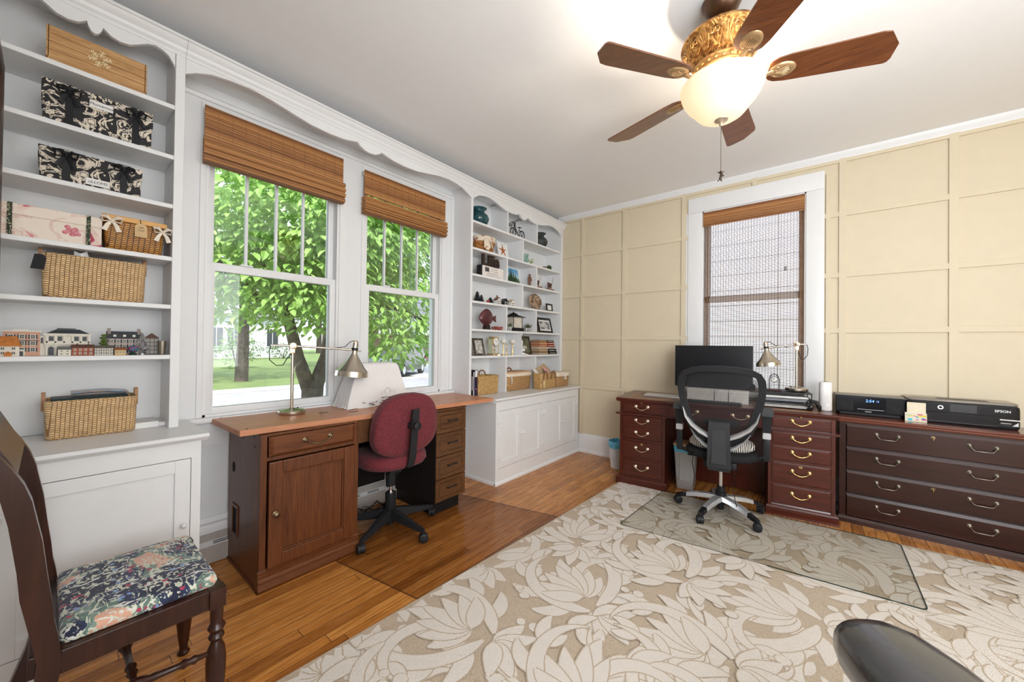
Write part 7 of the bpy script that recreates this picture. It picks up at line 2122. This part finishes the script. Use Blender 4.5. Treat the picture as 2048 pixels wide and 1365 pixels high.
def leaf_mat(name, a, c):
    k = N(name)
    oi = k.noise(k.obj(), 1.6, 3); w = k.noise(k.obj(), 9, 2)
    col = k.ramp(k.math('ADD', k.math('MULTIPLY', oi, .5), k.math('MULTIPLY', w, .5)), [(.35, a), (.65, c)])
    k.set(Base_Color=col, Roughness=.45)
    tl = k.n('BsdfTranslucent'); k.l(col, tl.inputs[0])
    ms = k.n('MixShader'); ms.inputs[0].default_value = .35
    k.l(k.b.outputs[0], ms.inputs[1]); k.l(tl.outputs[0], ms.inputs[2])
    k.l(ms.outputs[0], k.t.nodes['Material Output'].inputs[0])
    return k.m
LEAF1 = leaf_mat('bright_leaves', (.20, .38, .06, 1), (.46, .66, .22, 1))
LEAF2 = leaf_mat('mid_leaves', (.12, .25, .05, 1), (.30, .46, .14, 1))
LEAF3 = leaf_mat('dark_leaves', (.045, .11, .022, 1), (.14, .25, .06, 1))
def leaves(b, blobs, count, size, rr, droop=.5, shell=.45):
    tot = sum(r[0] * r[1] * r[2] for c, r in blobs)
    for c, r in blobs:
        for i in range(max(4, int(count * (r[0] * r[1] * r[2]) / tot))):
            while True:
                p = Vector((rr.uniform(-1, 1), rr.uniform(-1, 1), rr.uniform(-1, 1)))
                if shell < p.length < 1: break
            q = Vector((c[0] + p.x * r[0], c[1] + p.y * r[1], c[2] + p.z * r[2]))
            out = Vector((p.x, p.y, 0)); out = out.normalized() if out.length > .01 else Vector((1, 0, 0))
            d = (out + Vector((rr.uniform(-.8, .8), rr.uniform(-.8, .8), -droop + rr.uniform(-.5, .4)))).normalized()
            up = Vector((rr.uniform(-.4, .4), rr.uniform(-.4, .4), 1))
            sd = d.cross(up).normalized(); nn = sd.cross(d)
            L = size * rr.uniform(.7, 1.3); w = L * .26
            m1, m2 = q + d * L * .35, q + d * L * .7
            b.add([q, m1 + sd * w + nn * w * .35, m2 + sd * w * .75 + nn * w * .2, q + d * L - nn * L * .12, m2 - sd * w * .75 + nn * w * .2, m1 - sd * w + nn * w * .35, m1, m2], [(0, 6, 1), (1, 6, 7, 2), (2, 7, 3), (0, 5, 6), (6, 5, 4, 7), (7, 4, 3)])
def tree(name, label, base, limbs, blobs, count, size, lm, seed, group=None, droop=.5, shell=.45):
    root = thing(name, label, 'tree', base, 0, group)
    rr = random.Random(seed)
    b = B()
    for pts, rs in limbs: b.tube(pts, rs, 8)
    part('trunk', b, BARK, root, smooth=60)
    b = B(); leaves(b, blobs, count, size, rr, droop, shell)
    part('foliage', b, lm, root, smooth=0)
    return root
tree('dogwood_tree', 'leafy tree with forked trunk close outside the two side windows', (-5.25, 2.2, GZ),
    [([(0, 0, -.05), (.02, .02, .6), (.03, .03, 1.1)], [.17, .135, .14]), ([(.02, .0, 1.05), (-.0, -.15, 1.5), (-.1, -.28, 2.2), (-.2, -.7, 3.2)], [.10, .08, .065, .04]), ([(.02, .05, 1.05), (.03, .20, 1.5), (.08, .34, 2.2), (.2, .8, 3.4)], [.105, .085, .065, .04]),
     ([(-.12, -.45, 2.1), (.3, -1.0, 2.5), (.6, -1.4, 2.6)], [.05, .035, .02]), ([(.08, .45, 2.2), (.6, .9, 2.2), (1.0, 1.1, 2.0)], [.05, .035, .02])],
    [((0, -.2, 3.4), (1.5, 1.7, 1.4)), ((.2, -1.0, 2.6), (.9, 1.0, .75)), ((.35, .9, 2.4), (.95, .85, .95)), ((.6, -.1, 2.25), (.8, 1.2, .5)), ((.9, .75, 1.75), (.55, .5, .42)), ((-.2, .9, 3.4), (1.2, .9, 1.2)), ((.7, .1, 3.0), (.8, 1.3, .8))],
    17000, .11, LEAF1, 11, None, .75, .25)
for i, (x, y, h, r, sd, lm) in enumerate(((-20, 1.6, 7.0, 2.4, 21, LEAF2), (-19, 5.2, 9.5, 3.6, 22, LEAF2), (-26, 11.8, 8.5, 3.0, 23, LEAF3), (-44, 33.0, 13.0, 6, 24, LEAF3), (-15, 12.6, 10.5, 2.6, 25, LEAF3), (-59, 26, 14, 7, 26, LEAF2), (-60, 8, 15, 8, 27, LEAF3), (-62, 44, 14, 8.5, 28, LEAF2))):
    tree('broadleaf_tree', ['green tree across the road behind the forked tree', 'tall green tree standing on the far lawn left of the house', 'dark tree on the far lawn in front of the grey-roofed house', 'large dark tree behind the grey-roofed house', 'dark tree overhanging the driveway, high in the right side window', 'wide distant tree beyond the parked car', 'distant dark tree behind the white house', 'farthest tree on the right skyline'][i], (x, y, GZ),
        [([(0, 0, -.05), (.05, .05, h * .3), (0, .1, h * .7)], [.05 * r + .08, .04 * r + .05, .05])],
        [((0, 0, h * (.66 if i != 4 else .78)), (r, r, h * (.33 if i != 4 else .22))), ((r * .4, -r * .4, h * .5), (r * .6, r * .6, h * .16))] if i != 4 else [((0, 0, h * .80), (r, r, h * .20))],
        1500, .34 if i < 5 else .75, lm, sd, 'trees beyond the road', .4, .5)
def shrub(label, x, y, r, h, sd, lm=LEAF2):
    root = thing('garden_shrub', label, 'shrub', (x, y, GZ), 0, 'shrubs in front of the far house')
    rr = random.Random(sd)
    b = B()
    for k in range(5): a = 2 * PI * k / 5; b.tube([(0, 0, -.03), (r * .4 * math.cos(a), r * .4 * math.sin(a), h * .6)], [.04, .02], 5)
    part('stems', b, BARK, root)
    b = B(); leaves(b, [((0, 0, h * .5), (r, r, h * .52))], 420, .22, rr, .2, .55); part('foliage', b, lm, root, smooth=0)
for i, (x, y, r, h) in enumerate(((-42, 8.6, 1.4, 1.7), (-42, 11.8, 1.6, 2.0), (-42, 15.0, 1.4, 1.6), (-28, 7.4, .9, 2.6))):
    shrub(['shrub at the left corner of the white house', 'rounded shrub at the middle of the white house', 'low shrub at the right end of the white house', 'slender young shrub standing alone on the far lawn'][i], x, y, r, h, 40 + i, LEAF3 if i < 3 else LEAF2)
# white house far left
SID = plain('white_siding', (.70, .72, .74), .7)
def siding(b, x, y0, y1, z0, z1, pitch):
    z = z0
    while z < z1: b.prism([(x, z), (x + .025, z), (x, min(z1, z + pitch))], 'y', y0, y1); z += pitch
root = thing('white_house', 'white sided house with dark windows far across the lawn', 'house', (-45, 9, GZ))
b = B(); b.box(-6, 0, -5, 8, 0, 4.2); siding(b, 0, -5, 8, .4, 4.2, .22); part('wall', b, SID, root, smooth=0)
b = B(); b.prism([(-5.6, 4.15), (8.6, 4.15), (8.0, 4.4), (-5.0, 4.4)], 'x', -6.5, .6); b.prism([(.6, 4.3), (-6.6, 4.3), (-3, 6.4)], 'y', -5.5, 8.5); part('roof', b, plain('grey_shingle', (.24, .24, .25), .9), root, smooth=0)
for y in (-2.5, 1.2, 2.6, 6):
    b = B(); b.box(.01, .12, y - .62, y + .62, 1.1, 3.1); f = part('window', b, plain('white_trim_paint', (.76, .77, .78), .6), root, smooth=0)
    b = B(); b.box(.10, .14, y - .52, y - .03, 1.2, 3.0); b.box(.10, .14, y + .03, y + .52, 1.2, 3.0); part('pane', b, plain('dark_house_glass', (.05, .06, .07), .1), f, smooth=0)
root = thing('grey_house', 'house with dark grey roof and white eaves behind the parked car', 'house', (-29, 19, GZ))
b = B(); b.box(-7, 0, -.5, 9, 0, 3.0); part('wall', b, plain('brown_brick_wall', (.17, .095, .08), .9, var=.3, vs=6), root, smooth=0)
b = B(); b.prism([(.9, 2.9), (-7.9, 2.9), (-3.5, 6.4)], 'y', -1.2, 9.7); part('roof', b, plain('dark_grey_shingle', (.16, .165, .18), .9, var=.2, vs=4), root, smooth=0)
b = B(); b.box(.001, .95, -1.3, 9.8, 2.45, 2.88); part('eave', b, SID, root, smooth=0)
b = B(); b.box(.001, .06, .5, 4, 0, 2.3); b.mat(1)
for q in range(4): b.box(.06, .075, .6, 3.9, .1 + q * .55, .55 + q * .55)
part('garage_door', b, [plain('garage_brown', (.12, .10, .095), .7), plain('garage_panel', (.15, .12, .115), .6)], root, smooth=0)
# parked car, seen from behind
root = thing('parked_car', 'dark grey sport utility car parked on the driveway, seen from behind', 'car', (-18.35, 13.35, GZ + .03), math.radians(214))
# local: rear looks to -y
PAINT = plain('dark_grey_car_paint', (.035, .038, .045), .25, .4, coat=.6)
b = B()
b.loft([[(x, y, z) for x, z in ((-w, z0), (w, z0), (w * 1.0, z1), (w * .93, z2), (-w * .93, z2), (-w, z1))] for y, w, z0, z1, z2 in ((.0, .86, .42, .62, .98), (.10, .90, .36, .66, 1.02), (.9, .91, .28, .7, 1.02), (3.2, .91, .28, .7, 1.0), (4.2, .88, .3, .66, .9), (4.5, .78, .4, .6, .78))])
body = part('body', b, PAINT, root, smooth=25)
b = B(); b.loft([[(-w, y, z0), (w, y, z0), (w * .86, y2, z1), (-w * .86, y2, z1)] for y, y2, w, z0, z1 in ((.06, .42, .84, .98, 1.56), (.6, .7, .85, 1.0, 1.62), (2.2, 2.0, .85, 1.0, 1.60), (3.2, 2.5, .84, .98, 1.5))]); part('cabin', b, PAINT, root, smooth=20)
b = B(); b.prism([(-.68, 1.03), (.68, 1.03), (.60, 1.46), (-.60, 1.46)], 'y', .0, .02)
o = part('rear_window', b, plain('car_glass', (.04, .05, .06), .05), root, smooth=0); o.rotation_euler = (-.55, 0, 0); o.location = (0, .54, .16)
for sd in (-1, 1):
    b = B(); b.prism([(sd * .60, .86), (sd * .90, .80), (sd * .88, .96), (sd * .64, .96)], 'y', -.02, .10); part('tail_light', b, plain('red_tail_light', (.35, .03, .03), .2), root, smooth=0)
b = B(); b.box(-.86, .86, -.05, .08, .36, .55, .03); part('bumper', b, plain('silver_bumper', (.50, .51, .53), .4), root, smooth=0)
b = B(); b.box(-.17, .17, -.03, .0, .72, .86); part('number_plate', b, plain('white_plate', (.78, .80, .84), .4), root, smooth=0)
for x in (-.80, .80):
    for y in (.75, 3.5):
        b = B(); b.lathe([(.2, -.11), (.33, -.10), (.34, -.06), (.34, .06), (.33, .10), (.2, .11)], (x, y, .34), 24, 'x'); w_ = part('wheel', b, plain('tyre_rubber', (.02, .02, .02), .8), root, smooth=40)
        b = B(); b.lathe([(.03, -.113 if x < 0 else .113), (.19, -.112 if x < 0 else .112), (.19, 0)], (x, y, .34), 18, 'x'); part('rim', b, SILVER, w_, smooth=40)
b = B()
for z in (5.3, 6.2): b.tube([(-24, 4 + t * 30, z - .5 * math.sin(PI * t) + GZ) for t in [q / 10 for q in range(11)]], .02, 5)
tag(b.build('power_line', plain('power_cable', (.03, .03, .035), .7)), 'pair of thin power lines crossing the sky beyond the road', 'cable')
b = B()
for i in range(14): b.prism([(4.6, .2 + i * .14 + GZ * 0), (4.62, .2 + i * .14), (4.6, .34 + i * .14)], 'x', -3, 2) if False else None
root = thing('neighbour_house', 'pale lavender sided neighbouring house wall behind the woven shade', 'house', (0, 6.2, GZ))
b = B(); b.box(-3.2, 3.0, 0, .2, 0, 6)
for i in range(26): b.prism([(.001, .1 + i * .22), (-.004, .1 + i * .22), (.001, .32 + i * .22)], 'x', -3.2, 3.0)
part('wall', b, plain('lavender_siding', (.74, .73, .80), .8), root, smooth=0)
b = B(); b.box(-2.74, 5, 4.0, 12, GZ - .2, GZ)
tag(b.build('ground', grass_mat(), smooth=0), kind='structure')
